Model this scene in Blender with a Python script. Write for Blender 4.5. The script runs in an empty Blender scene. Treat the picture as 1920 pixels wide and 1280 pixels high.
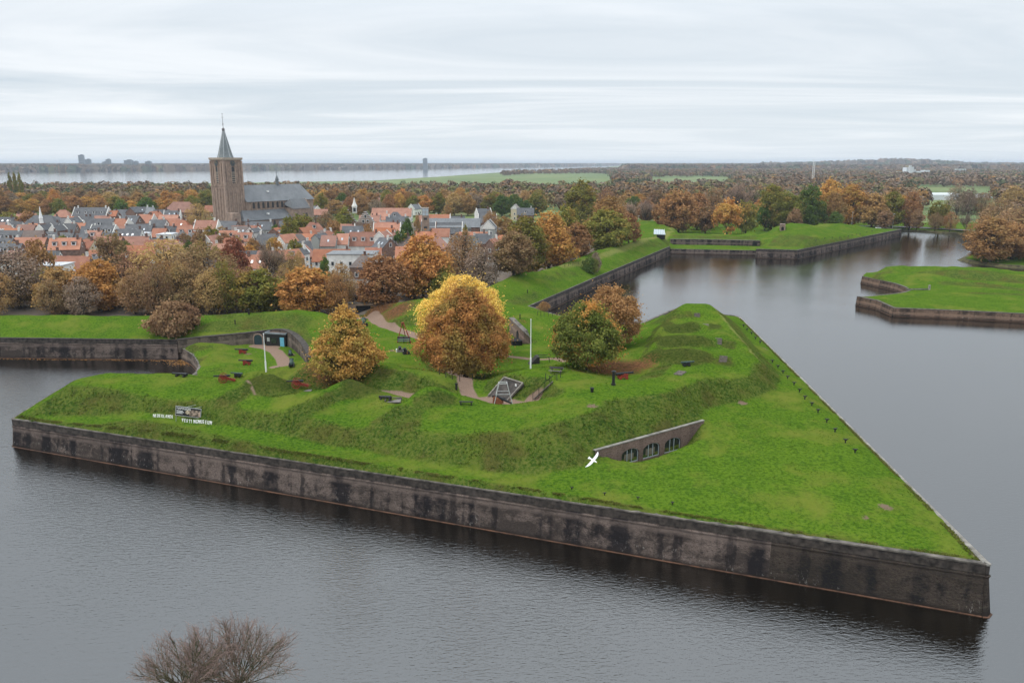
import bpy, math, random
import numpy as np
from mathutils import Vector, Matrix, Euler
from mathutils.geometry import delaunay_2d_cdt

sc = bpy.context.scene
C = sc.collection
R = math.radians

# ---------------------------------------------------------------- camera
CAM_H, PITCH, FPX = 40.0, R(12.67), 1490.0
cd = bpy.data.cameras.new('camera'); cam = bpy.data.objects.new('camera', cd); C.objects.link(cam)
cam.location = (0, 0, CAM_H); cam.rotation_euler = (R(90) - PITCH, 0, 0)
cd.sensor_width = 36; cd.lens = FPX / 1920 * 36; cd.clip_start = 0.5; cd.clip_end = 60000
sc.camera = cam

# ---------------------------------------------------------------- world: high overcast over a thin Nishita sky
SUN_EL, SUN_AZ = R(60), R(-104)     # azimuth measured clockwise from +Y
W = bpy.data.worlds.new('World'); sc.world = W; W.use_nodes = True
nt = W.node_tree; N = nt.nodes; L = nt.links; N.clear()
def wn(t, **k):
    n = N.new(t)
    for a, b in k.items(): setattr(n, a, b)
    return n
def wmath(op, a, b=None, clamp=False):
    n = wn('ShaderNodeMath', operation=op); n.use_clamp = clamp
    for i, v in enumerate((a, b)):
        if v is None: continue
        if isinstance(v, (int, float)): n.inputs[i].default_value = v
        else: L.new(v, n.inputs[i])
    return n.outputs[0]
sky = wn('ShaderNodeTexSky', sky_type='NISHITA'); sky.sun_disc = False
sky.sun_elevation = SUN_EL; sky.sun_rotation = SUN_AZ
tc = wn('ShaderNodeTexCoord'); sep = wn('ShaderNodeSeparateXYZ'); L.new(tc.outputs['Generated'], sep.inputs[0])
zc = wmath('MAXIMUM', sep.outputs['Z'], 0.0)
zz = wmath('ADD', zc, 0.035)
cx = wmath('DIVIDE', sep.outputs['X'], zz); cy = wmath('DIVIDE', sep.outputs['Y'], zz)
comb = wn('ShaderNodeCombineXYZ')
L.new(wmath('MULTIPLY', cx, 0.24), comb.inputs[0]); L.new(wmath('MULTIPLY', cy, 0.50), comb.inputs[1])
n1 = wn('ShaderNodeTexNoise'); n1.inputs['Scale'].default_value = 0.62; n1.inputs['Detail'].default_value = 7
n1.inputs['Roughness'].default_value = 0.58; n1.inputs['Distortion'].default_value = 0.9; L.new(comb.outputs[0], n1.inputs['Vector'])
cr = wn('ShaderNodeValToRGB'); L.new(n1.outputs['Fac'], cr.inputs[0])
e = cr.color_ramp.elements
e[0].position = 0.30; e[0].color = (0.56, 0.64, 0.71, 1)
e[1].position = 0.74; e[1].color = (0.90, 0.925, 0.95, 1)
m = e.new(0.47); m.color = (0.67, 0.73, 0.785, 1)
m = e.new(0.58); m.color = (0.80, 0.84, 0.88, 1)
# bright haze towards the horizon, brighter cloud overhead (as an overcast sky is)
hz1 = wn('ShaderNodeValToRGB'); L.new(sep.outputs['Z'], hz1.inputs[0])
e = hz1.color_ramp.elements; e[0].position = 0.0; e[0].color = (0.7,)*3 + (1,); e[1].position = 0.075; e[1].color = (0, 0, 0, 1)
mixh = wn('ShaderNodeMix', data_type='RGBA'); L.new(hz1.outputs[0], mixh.inputs['Factor'])
L.new(cr.outputs[0], mixh.inputs[6]); mixh.inputs[7].default_value = (0.76, 0.82, 0.87, 1)
gr = wn('ShaderNodeMapRange'); L.new(sep.outputs['Z'], gr.inputs[0])
gr.inputs[1].default_value = 0.15; gr.inputs[2].default_value = 0.75; gr.inputs[3].default_value = 1.0; gr.inputs[4].default_value = 2.0
vm = wn('ShaderNodeVectorMath', operation='SCALE'); L.new(mixh.outputs[2], vm.inputs[0]); L.new(gr.outputs[0], vm.inputs['Scale'])
vs = wn('ShaderNodeVectorMath', operation='SCALE'); L.new(sky.outputs[0], vs.inputs[0]); vs.inputs['Scale'].default_value = 0.1
mx = wn('ShaderNodeMix', data_type='RGBA'); mx.inputs['Factor'].default_value = 0.93
L.new(vs.outputs[0], mx.inputs[6]); L.new(vm.outputs[0], mx.inputs[7])
bg = wn('ShaderNodeBackground'); L.new(mx.outputs[2], bg.inputs[0]); bg.inputs[1].default_value = 1.0
L.new(bg.outputs[0], wn('ShaderNodeOutputWorld').inputs[0])

# ---------------------------------------------------------------- sun behind the cloud
sd = bpy.data.lights.new('sun', 'SUN'); sd.energy = 1.5; sd.angle = R(18); sd.color = (1, 0.96, 0.9)
so = bpy.data.objects.new('sun', sd); C.objects.link(so)
sdir = Vector((math.sin(SUN_AZ) * math.cos(SUN_EL), math.cos(SUN_AZ) * math.cos(SUN_EL), math.sin(SUN_EL)))
so.rotation_euler = sdir.to_track_quat('Z', 'Y').to_euler()
so.location = (0, 0, 300)

sc.view_settings.view_transform = 'Standard'; sc.view_settings.look = 'None'
sc.view_settings.exposure = 0.2; sc.view_settings.gamma = 1.0
sc.render.engine = 'CYCLES'
sc.cycles.max_bounces = 6; sc.cycles.diffuse_bounces = 2; sc.cycles.glossy_bounces = 3
sc.cycles.transmission_bounces = 2; sc.cycles.transparent_max_bounces = 6; sc.cycles.volume_bounces = 0
sc.cycles.use_denoising = True

# ---------------------------------------------------------------- survey: a sight line of the camera met with a level
CP, SP = math.cos(PITCH), math.sin(PITCH)
def ray(px, py):
    u = (px - 960) / FPX; v = (640 - py) / FPX
    return Vector((u, CP + v * SP, -SP + v * CP))
def P(px, py, z):
    d = ray(px, py); t = (z - CAM_H) / d.z
    return Vector((d.x * t, d.y * t, z))
def at_dist(px, py, Y):
    d = ray(px, py); t = Y / d.y
    return Vector((d.x * t, Y, CAM_H + d.z * t))
def pix(p):
    y = p[1] * CP - (p[2] - CAM_H) * SP; v = p[1] * SP + (p[2] - CAM_H) * CP
    return 960 + FPX * p[0] / y, 640 - FPX * v / y

# ---------------------------------------------------------------- object helpers
def tag(o, label=None, cat=None, group=None, kind=None):
    if label: o['label'] = label
    if cat: o['category'] = cat
    if group: o['group'] = group
    if kind: o['kind'] = kind
    return o
def link_mesh(name, me, parent=None, mats=None):
    o = bpy.data.objects.new(name, me); C.objects.link(o)
    if parent is not None: o.parent = parent
    for m_ in (mats if isinstance(mats, (list, tuple)) else [mats] if mats else []): me.materials.append(m_)
    return o
def empty(name, loc, rz=0.0, scale=1.0):
    o = bpy.data.objects.new(name, None); C.objects.link(o); o.location = loc; o.rotation_euler = (0, 0, rz)
    o.scale = (scale,) * 3; o.empty_display_size = 0.5
    return o
def mesh_np(name, V, quads=None, tris=None):
    """fast mesh from numpy arrays"""
    me = bpy.data.meshes.new(name); V = np.asarray(V, dtype=np.float32)
    nq = 0 if quads is None else len(quads); ntr = 0 if tris is None else len(tris)
    me.vertices.add(len(V)); me.vertices.foreach_set('co', V.ravel())
    loops = []
    if nq: loops.append(np.asarray(quads, dtype=np.int32).ravel())
    if ntr: loops.append(np.asarray(tris, dtype=np.int32).ravel())
    lp = np.concatenate(loops); me.loops.add(len(lp)); me.loops.foreach_set('vertex_index', lp)
    me.polygons.add(nq + ntr)
    st = np.concatenate([np.arange(nq) * 4, nq * 4 + np.arange(ntr) * 3]).astype(np.int32)
    me.polygons.foreach_set('loop_start', st)
    me.update(calc_edges=True); me.validate()
    return me
def smooth(me, on=True):
    me.polygons.foreach_set('use_smooth', [on] * len(me.polygons)); me.update()
class MB:
    def __init__(s): s.v = []; s.f = []
    def add(s, vs, fs):
        b = len(s.v); s.v += [tuple(x) for x in vs]; s.f += [tuple(b + i for i in f) for f in fs]; return s
    def box(s, c, d, rz=0.0, M=None, taper=1.0):
        x, y, z = d[0] / 2, d[1] / 2, d[2] / 2; t = taper
        vs = [(-x, -y, -z), (x, -y, -z), (x, y, -z), (-x, y, -z), (-x*t, -y*t, z), (x*t, -y*t, z), (x*t, y*t, z), (-x*t, y*t, z)]
        Mt = Matrix.Translation(c) @ (M if M is not None else Matrix.Rotation(rz, 4, 'Z'))
        return s.add([Mt @ Vector(v) for v in vs], [(0,3,2,1),(4,5,6,7),(0,1,5,4),(1,2,6,5),(2,3,7,6),(3,0,4,7)])
    def bar(s, a, b, w, h=None, up=(0, 0, 1)):
        a = Vector(a); b = Vector(b); d = b - a; h = h or w
        z = d.normalized(); u = Vector(up)
        if abs(z.dot(u)) > .98: u = Vector((1, 0, 0))
        x = z.cross(u).normalized(); y = x.cross(z)
        vs = [p + x * (i * w / 2) + y * (j * h / 2) for p in (a, b) for i, j in ((-1,-1),(1,-1),(1,1),(-1,1))]
        return s.add(vs, [(3,2,1,0),(4,5,6,7),(0,1,5,4),(1,2,6,5),(2,3,7,6),(3,0,4,7)])
    def tube(s, pts, rs, n=8, cap=True):
        pts = [Vector(p) for p in pts]
        if isinstance(rs, (int, float)): rs = [rs] * len(pts)
        b = len(s.v); prev = None
        for i, p in enumerate(pts):
            d = (pts[min(i+1, len(pts)-1)] - pts[max(i-1, 0)]).normalized()
            if prev is None:
                u = Vector((0, 0, 1)) if abs(d.z) < .9 else Vector((1, 0, 0)); x = d.cross(u).normalized()
            else: x = (prev - d * prev.dot(d)).normalized()
            prev = x; y = d.cross(x)
            for k in range(n):
                a = 2 * math.pi * k / n; s.v.append(tuple(p + (x * math.cos(a) + y * math.sin(a)) * rs[i]))
        for i in range(len(pts) - 1):
            for k in range(n):
                s.f.append((b+i*n+k, b+i*n+(k+1) % n, b+(i+1)*n+(k+1) % n, b+(i+1)*n+k))
        if cap: s.f.append(tuple(b + k for k in reversed(range(n)))); e_ = b + (len(pts)-1)*n; s.f.append(tuple(e_ + k for k in range(n)))
        return s
    def prism(s, prof, a, b, flat=False):
        """closed outline prof (list of 3-D points) swept from offset a to offset b"""
        a = Vector(a); b = Vector(b); n = len(prof)
        return s.add([Vector(p) + a for p in prof] + [Vector(p) + b for p in prof],
                     [tuple(reversed(range(n))), tuple(range(n, 2*n))] + [(i, (i+1) % n, n+(i+1) % n, n+i) for i in range(n)])
    def build(s, name, mat, parent=None, sm=False):
        me = bpy.data.meshes.new(name); me.from_pydata(s.v, [], s.f); me.update()
        import bmesh
        bm = bmesh.new(); bm.from_mesh(me); bmesh.ops.recalc_face_normals(bm, faces=bm.faces); bm.to_mesh(me); bm.free()
        if sm: smooth(me)
        return link_mesh(name, me, parent, mat)
def children(o): return [c for c in bpy.data.objects if c.parent == o]
def copy_thing(o, kids, parent=None):
    """kids: nested list [(child, [(grandchild, [])...])...]"""
    c = o.copy(); C.objects.link(c); c.parent = parent
    for ch, sub in kids: copy_thing(ch, sub, c)
    return c

# ---------------------------------------------------------------- materials
def new_mat(name):
    m_ = bpy.data.materials.new(name); m_.use_nodes = True; t = m_.node_tree; t.nodes.clear()
    o = t.nodes.new('ShaderNodeOutputMaterial'); b = t.nodes.new('ShaderNodeBsdfPrincipled'); t.links.new(b.outputs[0], o.inputs[0])
    return m_, t, b, o
class NG:
    """tiny node-graph helper"""
    def __init__(s, t): s.t = t
    def n(s, ty, ins=None, **k):
        n_ = s.t.nodes.new(ty)
        for a, b in k.items(): setattr(n_, a, b)
        for a, b in (ins or {}).items(): s.set(n_.inputs[a], b)
        return n_
    def set(s, inp, v):
        if hasattr(v, 'is_linked') or isinstance(v, bpy.types.NodeSocket): s.t.links.new(v, inp)
        else: inp.default_value = v
    def math(s, op, a, b=0.0, c=None, clamp=False):
        n_ = s.n('ShaderNodeMath', {0: a, 1: b}, operation=op, use_clamp=clamp)
        if c is not None: s.set(n_.inputs[2], c)
        return n_.outputs[0]
    def noise(s, vec, scale, detail=4, rough=.55, dist=0.0):
        n_ = s.n('ShaderNodeTexNoise', {'Scale': scale, 'Detail': detail, 'Roughness': rough, 'Distortion': dist})
        if vec is not None: s.t.links.new(vec, n_.inputs['Vector'])
        return n_.outputs['Fac']
    def ramp(s, fac, stops, interp='LINEAR'):
        n_ = s.n('ShaderNodeValToRGB'); s.set(n_.inputs[0], fac); e_ = n_.color_ramp.elements; n_.color_ramp.interpolation = interp
        for i, (p, c) in enumerate(stops):
            if isinstance(c, (int, float)): c = (c, c, c)
            el = e_[i] if i < 2 else e_.new(p)
            el.position = p; el.color = tuple(c) + (1,)
        return n_.outputs[0]
    def mix(s, f, a, b, blend='MIX'):
        n_ = s.n('ShaderNodeMix', data_type='RGBA', blend_type=blend)
        s.set(n_.inputs[0], f)
        for i, v in ((6, a), (7, b)): s.set(n_.inputs[i], tuple(v) + (1,) if isinstance(v, tuple) and len(v) == 3 else v)
        return n_.outputs[2]
    def rng(s, v, a, b, c=0.0, d=1.0):
        return s.n('ShaderNodeMapRange', {0: v, 1: a, 2: b, 3: c, 4: d}).outputs[0]
    def vmul(s, vec, xyz):
        return s.n('ShaderNodeVectorMath', {0: vec, 1: xyz}, operation='MULTIPLY').outputs[0]
    def bump(s, h, strength=.5, dist=.1):
        return s.n('ShaderNodeBump', {'Height': h, 'Strength': strength, 'Distance': dist}).outputs[0]
def plain(name, col, rough=.7, metal=0.0, var=.18, scale=3.0, bump=0.0, spec=.4):
    m_, t, b, o = new_mat(name); g = NG(t); tcn = g.n('ShaderNodeTexCoord').outputs['Object']
    nz = g.noise(tcn, scale, 5)
    c1 = tuple(max(0, c * (1 - var * 1.6)) for c in col); c2 = tuple(min(1, c * (1 + var)) for c in col)
    t.links.new(g.ramp(nz, [(.32, c1), (.68, c2)]), b.inputs['Base Color'])
    b.inputs['Roughness'].default_value = rough; b.inputs['Metallic'].default_value = metal
    b.inputs['Specular IOR Level'].default_value = spec
    if bump: t.links.new(g.bump(g.noise(tcn, scale * 6, 4), bump, .03), b.inputs['Normal'])
    return m_
# ================================================================ TERRAIN
def wallA(px): return 4.0 + (px - 22) / 1835 * .8
# moat edge of the main land, read along the wall tops (pixel, pixel, level)
MB_EDGE = [(-620,628,4.1),(0,634,4.1),(332,638,4.1),(335,650,2.4),(345,655,2.3),(360,664,2.1),(371,678,1.9),(373,688,1.8),(366,700,1.8),
  (352,708,2.4),(280,722,4.2),(200,727,4.1),(110,731,4.0),(22,786,4.0),
  (1857,1060,4.8),(1388,595,4.8),(1378,592,4.8),(1320,586,4.8),(1262,580,4.8),(1200,607,4.8),(1140,610,4.8),(1080,600,4.8),(1035,588,4.8),
  (992,574,3.5),(1115,521,3.3),(1256,462,3.8),(1257,467,2.1),(1417,470,2.1),(1418,467,3.8),(1495,469,3.8),(1690,430,3.8),
  (1692,429.5,1.0),(1837,437,.9),(1842,455,.9),(1830,471,.9),(1803,484,.9),(1830,490,.9),(1882,496,.9),(2000,503,.9)]
edgeW = [P(*p) for p in MB_EDGE]
XMIN, XMAX, YMIN, YMAX = -330., 420., 55., 520.
edge_all = edgeW + [Vector((XMAX, edgeW[-1].y, .9)), Vector((XMAX, YMAX, 2.0)), Vector((XMIN, YMAX, 2.4)), Vector((XMIN, edgeW[0].y, 4.1))]
LINES = []        # break lines (world)
CLIFFS = []       # (top line, bottom line)
def bl(*pts): LINES.append([P(*p) for p in pts])
def off(line, dx, dy, z=None): LINES.append([Vector((p.x + dx, p.y + dy, p.z if z is None else z)) for p in line])
def cliff(pts, zb, side, gap=.35):
    top = [P(*p) for p in pts]; bot = []
    for i, p in enumerate(top):
        a = top[max(i-1, 0)]; b = top[min(i+1, len(top)-1)]; d = (b - a); d.z = 0; d.normalize(); n_ = Vector((d.y, -d.x, 0)) * side
        bot.append(Vector((p.x + n_.x * gap, p.y + n_.y * gap, zb[i] if isinstance(zb, (list, tuple)) else zb)))
    CLIFFS.append((top, bot)); return top, bot
# --- front rampart: profiles run back from the wall, each leg given by its row and its slope
def tt(py): return math.tan(PITCH + math.atan((py - 640) / FPX))
def profile(px, legs):
    z = wallA(px); y0 = legs[0]; d = (CAM_H - z) / tt(y0); out = [P(px, y0, z)]
    for y, s_ in legs[1:]:
        k = math.tan(R(s_)); t = tt(y); z = (z + k * (CAM_H / t - d)) / (1 + k / t); d = (CAM_H - z) / t; out.append(P(px, y, z))
    return out
PR = {130:[802,(783,7),(722,34)],200:[812.6,(782,8),(728,34)],270:[823,(778,8),(738,34)],330:[832,(788,8),(750,34)],400:[842,(802,8),(752,34)],
 415:[844.5,(804,8),(756,34),(741,30)],430:[847,(806,8),(758,34),(729,32)],
 450:[850,(810,8),(762,34),(745,4),(716,38)],475:[853,(814,8),(765,34),(742,4),(710,38)],505:[857,(819,8),(768,34),(740,4),(702,38)],530:[861,(824,8),(771,34),(738,4),(712,38)],560:[866,(830,8),(776,34),(735,3)],
 580:[869,(834,8),(780,34),(752,32)],
 600:[872,(838,8),(787,34),(772,3),(735,38)],625:[876,(843,8),(793,34),(762,3),(722,38)],650:[880,(848,8),(800,34),(754,4),(710,38)],675:[883,(852,8),(800,34),(750,4),(718,38)],700:[887,(857,8),(798,34),(747,4),(732,33)],
 725:[891,(861,8),(797,34),(779,32)],
 750:[895,(865,8),(800,34),(785,3),(761,38)],775:[898,(869,8),(803,34),(776,3),(740,38)],800:[902,(872,8),(805,34),(776,3),(727,38)],825:[906,(875,8),(807,34),(767,3),(727,38)],850:[910,(878,8),(808,34),(760,3),(739,33)],
 900:[917,(884,8),(809,34),(757,2)],950:[924,(888,8),(809,34),(760,2)],1000:[932,(890,8),(800,34),(760,2)],1050:[939.5,(888,8),(787,34),(750,1)],1100:[947,(872,8),(775,34),(744,2)]}
PC = {k: profile(k, v) for k, v in PR.items()}
LINES.append([PC[k][1] for k in PR]); LINES.append([PC[k][2] for k in PR])
for grp in ((450,475,505,530,560), (600,625,650,675,700), (750,775,800,825,850)): LINES.append([PC[k][3] for k in grp])
KN = [[PC[k][-1] for k in (415,430)] + [PC[k][4] for k in (450,475,505,530)], [PC[580][3]] + [PC[k][4] for k in (600,625,650,675,700)], [PC[725][3]] + [PC[k][4] for k in (750,775,800,825,850)]]
for l in KN:
    LINES.append(l); LINES.append([Vector((q.x - .3, q.y + 1.5 + max(.8, (q.z - 7.4) * 1.15), max(7.2, q.z - 2.9) if q.z > 8 else q.z - .3)) for q in l[1:]]); LINES.append([Vector((q.x - .2, q.y + 1.5, q.z - .05)) for q in l[1:]])
LINES.append([PC[k][3] for k in (900,950,1000,1050,1100)])
bl((190,794,4.6),(250,790,5.4),(330,808,5.5),(420,833,5.4),(520,858,4.9))
bl((150,707,8.2),(200,698,8.3),(320,699,8.1),(380,711,7.8),(415,718,7.8))
# dark slope, right part
bl((1110,773,9.95),(1135,749,10.3),(1180,743,10.5),(1250,735,10.5),(1325,706,10.1),(1369,711,9.6),(1402,702,9.7),(1415,682,10.0))
bl((1330,786,6.9),(1336,763,6.9),(1391,754,6.8),(1424,748,6.8),(1458,730,6.8),(1466,712,6.9),(1452,690,6.9),(1430,668,6.9),(1400,632,6.8),(1372,600,6.6))
bl((1458,735,6.8),(1600,880,5.9),(1700,960,5.4))
# terreplein behind the knolls
bl((533,732,8.0),(556,733,8.0),(600,728,7.6),(640,726,7.3),(680,735,7.1),(700,741,7.0),(770,746,6.8),(850,748,6.5),(880,751,6.5))
# leaf-strewn traverse with the small oak
bl((545,706,8.6),(560,694,9.4),(583,677,9.9),(640,676,10.1),(700,684,10.1),(760,689,10.1),(800,703,9.6),(840,723,8.4),(862,741,6.8))
bl((600,655,4.8),(640,660,4.7),(700,668,4.6),(760,680,4.8),(810,695,5.0),(850,712,5.2))
# inner green
bl((640,620,4.6),(700,630,4.5),(760,650,4.6),(820,665,4.8),(870,700,5.2),(930,693,5.2),(985,670,5.2),(1040,674,5.6),(1060,682,6.4))
bl((690,604,3.6),(720,608,3.6),(760,626,4.0),(800,638,4.2),(850,650,4.4),(930,650,4.9),(985,660,5.1))
bl((655,590,3.0),(680,592,3.2),(700,594,3.2))
bl((728,606,4.0),(740,597,5.8),(765,588,7.0),(800,583,7.2),(850,588,7.2),(900,598,7.2),(930,604,7.2)); bl((745,612,4.2),(790,612,4.6),(850,620,4.8),(920,630,5))
bl((720,568,6.0),(765,563,7.8),(800,558,8.0),(860,553,8.4),(925,533,8.2),(977,509,8.8),(1010,506,8.6),(1050,497,8.0),(1080,485,7.4),(1117,469,8.2),(1160,459,8.4),(1205,446,8.8),(1238,440,7.6))
off([P(800,558,8),P(860,553,8.4),P(925,533,8.2),P(1000,508,8.6),P(1117,469,8.2),P(1205,446,8.8)], -7, 7, 3.0)
bl((930,562,5.4),(975,556,5.2),(1020,545,4.8),(1040,536,4.6),(1080,520,4.4))
# mound with the arched wing wall
bl((940,600,6.6),(956,592,7.6),(975,590,7.8),(1000,588,7.9),(1031,590,7.4),(1070,605,6.5))
bl((945,584,5.6),(965,578,6.0),(988,576,5.9))
# flagpole mound
bl((912,712,7.4),(930,704,8.8),(946,700,9.4),(1000,689,10.1),(1060,690,10.2),(1085,699,10.3),(1140,718,10.4),(1190,717,10.4),(1232,702,10.3),(1252,692,10.2))
bl((900,744,6.5),(925,755,6.5),(958,758,6.5),(1005,752,6.8),(1040,746,8.6))
bl((1060,722,10.2),(1036,719,10.1),(1012,705,10.1))
bl((1110,700,8.9),(1155,706,8.9),(1200,700,8.9),(1225,690,9.1),(1200,674,9.3),(1150,670,9.0),(1110,676,8.7))
bl((1205,668,9.8),(1240,674,10.0),(1262,684,10.0))
# traverses on the right face
bl((1200,668,9.0),(1215,659,10.6),(1237,651.5,11.9),(1281,651,12.0),(1325,657.5,11.8),(1369,669,11.0),(1400,674,10.6))
bl((1212,676,9.3),(1259,682,9.8),(1303,687,10.0),(1336,680,10.1),(1375,691,9.9))
bl((1212,647,8.8),(1222,636,10.2),(1238,626,12.0),(1281,625.5,12.2),(1321,629,12.0),(1347,634,11.3),(1380,639,11.0))
bl((1218,652,9.4),(1281,651,9.9),(1321,656,9.9),(1347,651,10.1),(1372,657,10.0))
bl((1226,619,9.4),(1244,602.5,12.0),(1303,601,12.2),(1347,607,11.8))
bl((1222,629,9.0),(1260,625,9.9),(1303,625,10.0),(1347,619,10.3),(1360,622,10.2))
bl((1240,600,9.0),(1262,585,11.5),(1303,584.5,11.6),(1343,587,11.3))
bl((1236,604,9.0),(1262,600,10.1),(1303,600,10.3),(1343,598,10.5))
bl((1262,583,9.6),(1285,567,12.4),(1329,567.5,12.4),(1343,581,11.6),(1369,612,11.1),(1391,638,10.8),(1412,662,10.5),(1430,680,9.7),(1440,692,8.8))
LINES.append([Vector((q.x, q.y + 8, 8.5)) for q in (P(1285,567,12.4), P(1329,567.5,12.4))])
bl((1180,640,7.6),(1195,625,7.2),(1215,610,7.0))
# left curtain rampart
LC = [(-620,583,6.8),(0,589,6.8),(270,591,6.8),(350,590,7.0),(420,588,7.2),(500,583,7.8),(555,579,8.3),(600,583,7.8),(640,597,6.4),(668,611,4.6)]
bl(*LC)
off([P(*p) for p in LC[:8]], 0, 9, 3.0)
# far front
bl((1243,425,7.0),(1262,437,6.4),(1300,437,6.6),(1400,441,6.0),(1430,444,5.0))
bl((1195,409,9.0),(1240,414,10.0),(1262,424,8.0))
off([P(1195,409,9), P(1240,414,10), P(1300,437,6.6), P(1400,441,6)], -2, 16, 2.8)
bl((1436,463,4.3),(1500,465,4.3),(1560,454,4.5),(1620,442,4.3))
bl((1440,452,5.8),(1450,443,7.8),(1480,440,8.6),(1515,441,8.2),(1545,447,6.2)); LINES.append([Vector((q.x, q.y + 6, q.z - 2.2)) for q in (P(1450,443,7.8), P(1480,440,8.6), P(1515,441,8.2))])
bl((1437,436,6.0),(1462,420,10.6),(1480,417,11.2),(1500,417.5,10.8),(1522,421,9.6),(1545,426,7.4)); bl((1520,428,7.0),(1540,419,9.2),(1565,417,9.6),(1590,419.5,8.6),(1612,424,6.0),(1640,428,4.7))
bl((1378,441,6.2),(1408,434,8.0),(1428,438,6.6))
off([P(1464,418.5,10), P(1560,417.5,9), P(1640,426,5)], 4, 17, 2.8)
# causeway and far bank
bl((1700,424,2.0),(1837,431,2.0),(1870,440,2.0))
# yard
bl((345,649,2.7),(368,640,4.2),(410,641,3.7),(440,645,2.5)); bl((376,662,2.3),(400,660,2.3),(425,656,2.3))
bl((365,669,2.8),(398,659,3.8),(432,659,2.6)); bl((380,683,2.1),(410,681,2.1),(440,677,2.2))
bl((379,691,2.6),(415,681,3.6),(445,685,2.4)); bl((378,702,2.0),(440,702,2.0))
bl((470,650,2.3),(520,672,2.2),(556,672,2.4)); bl((500,690,2.2),(540,690,2.4))
bl((375,706,2.0),(450,709,2.0),(520,706,2.2),(560,691,3.0),(578,681,3.6))
# cliffs: yard wall, arcade wall, wing wall, far second wall
cliff([(333,638,4.1),(385,632,4.2),(430,628,4.5),(480,623,4.7),(525,617,5.4),(548,624,5.3),(565,640,5.1),(575,655,4.8),(581,671,4.2)],
      [2.4,2.4,2.3,2.3,2.3,2.3,2.4,2.5,3.4], 1)
CAS_T, CAS_B = cliff([(1114,843,6.9),(1140,835.5,6.95),(1163,828.8,7.0),(1212,815.2,7.1),(1262,801.7,7.2),(1283,796,7.25),(1311,789,7.3)], [6.5,5.3,4.1,4.1,4.1,4.7,7.1], 1, .5)
dC = (CAS_T[-1] - CAS_T[0]); dC.z = 0; dC.normalize(); nC = Vector((dC.y, -dC.x, 0))
LINES.append([CAS_T[2] + nC * 1.7 + Vector((0,0,-2.9)), CAS_T[4] + nC * 1.9 + Vector((0,0,-3.1)), CAS_T[5] + nC * 2.0 + Vector((0,0,-2.2))])
bl((1110,851,6.3),(1135,858,5.9),(1162,861,5.8),(1202,862,5.8),(1240,852,5.9),(1290,828,6.3),(1340,806,6.6),(1378,794,6.8))
bl((1100,862,6.3),(1112,839,7.0),(1212,811,7.3),(1310,785,7.45),(1332,783,7.1))
cliff([(959,597,7.9),(985,622,7.0),(994,634,5.8)], 4.8, 1, .4)
FW_T, FW_B = cliff([(1257,449,4.6),(1340,450,4.6),(1425,452,4.6)], 2.3, 1, .6)

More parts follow.
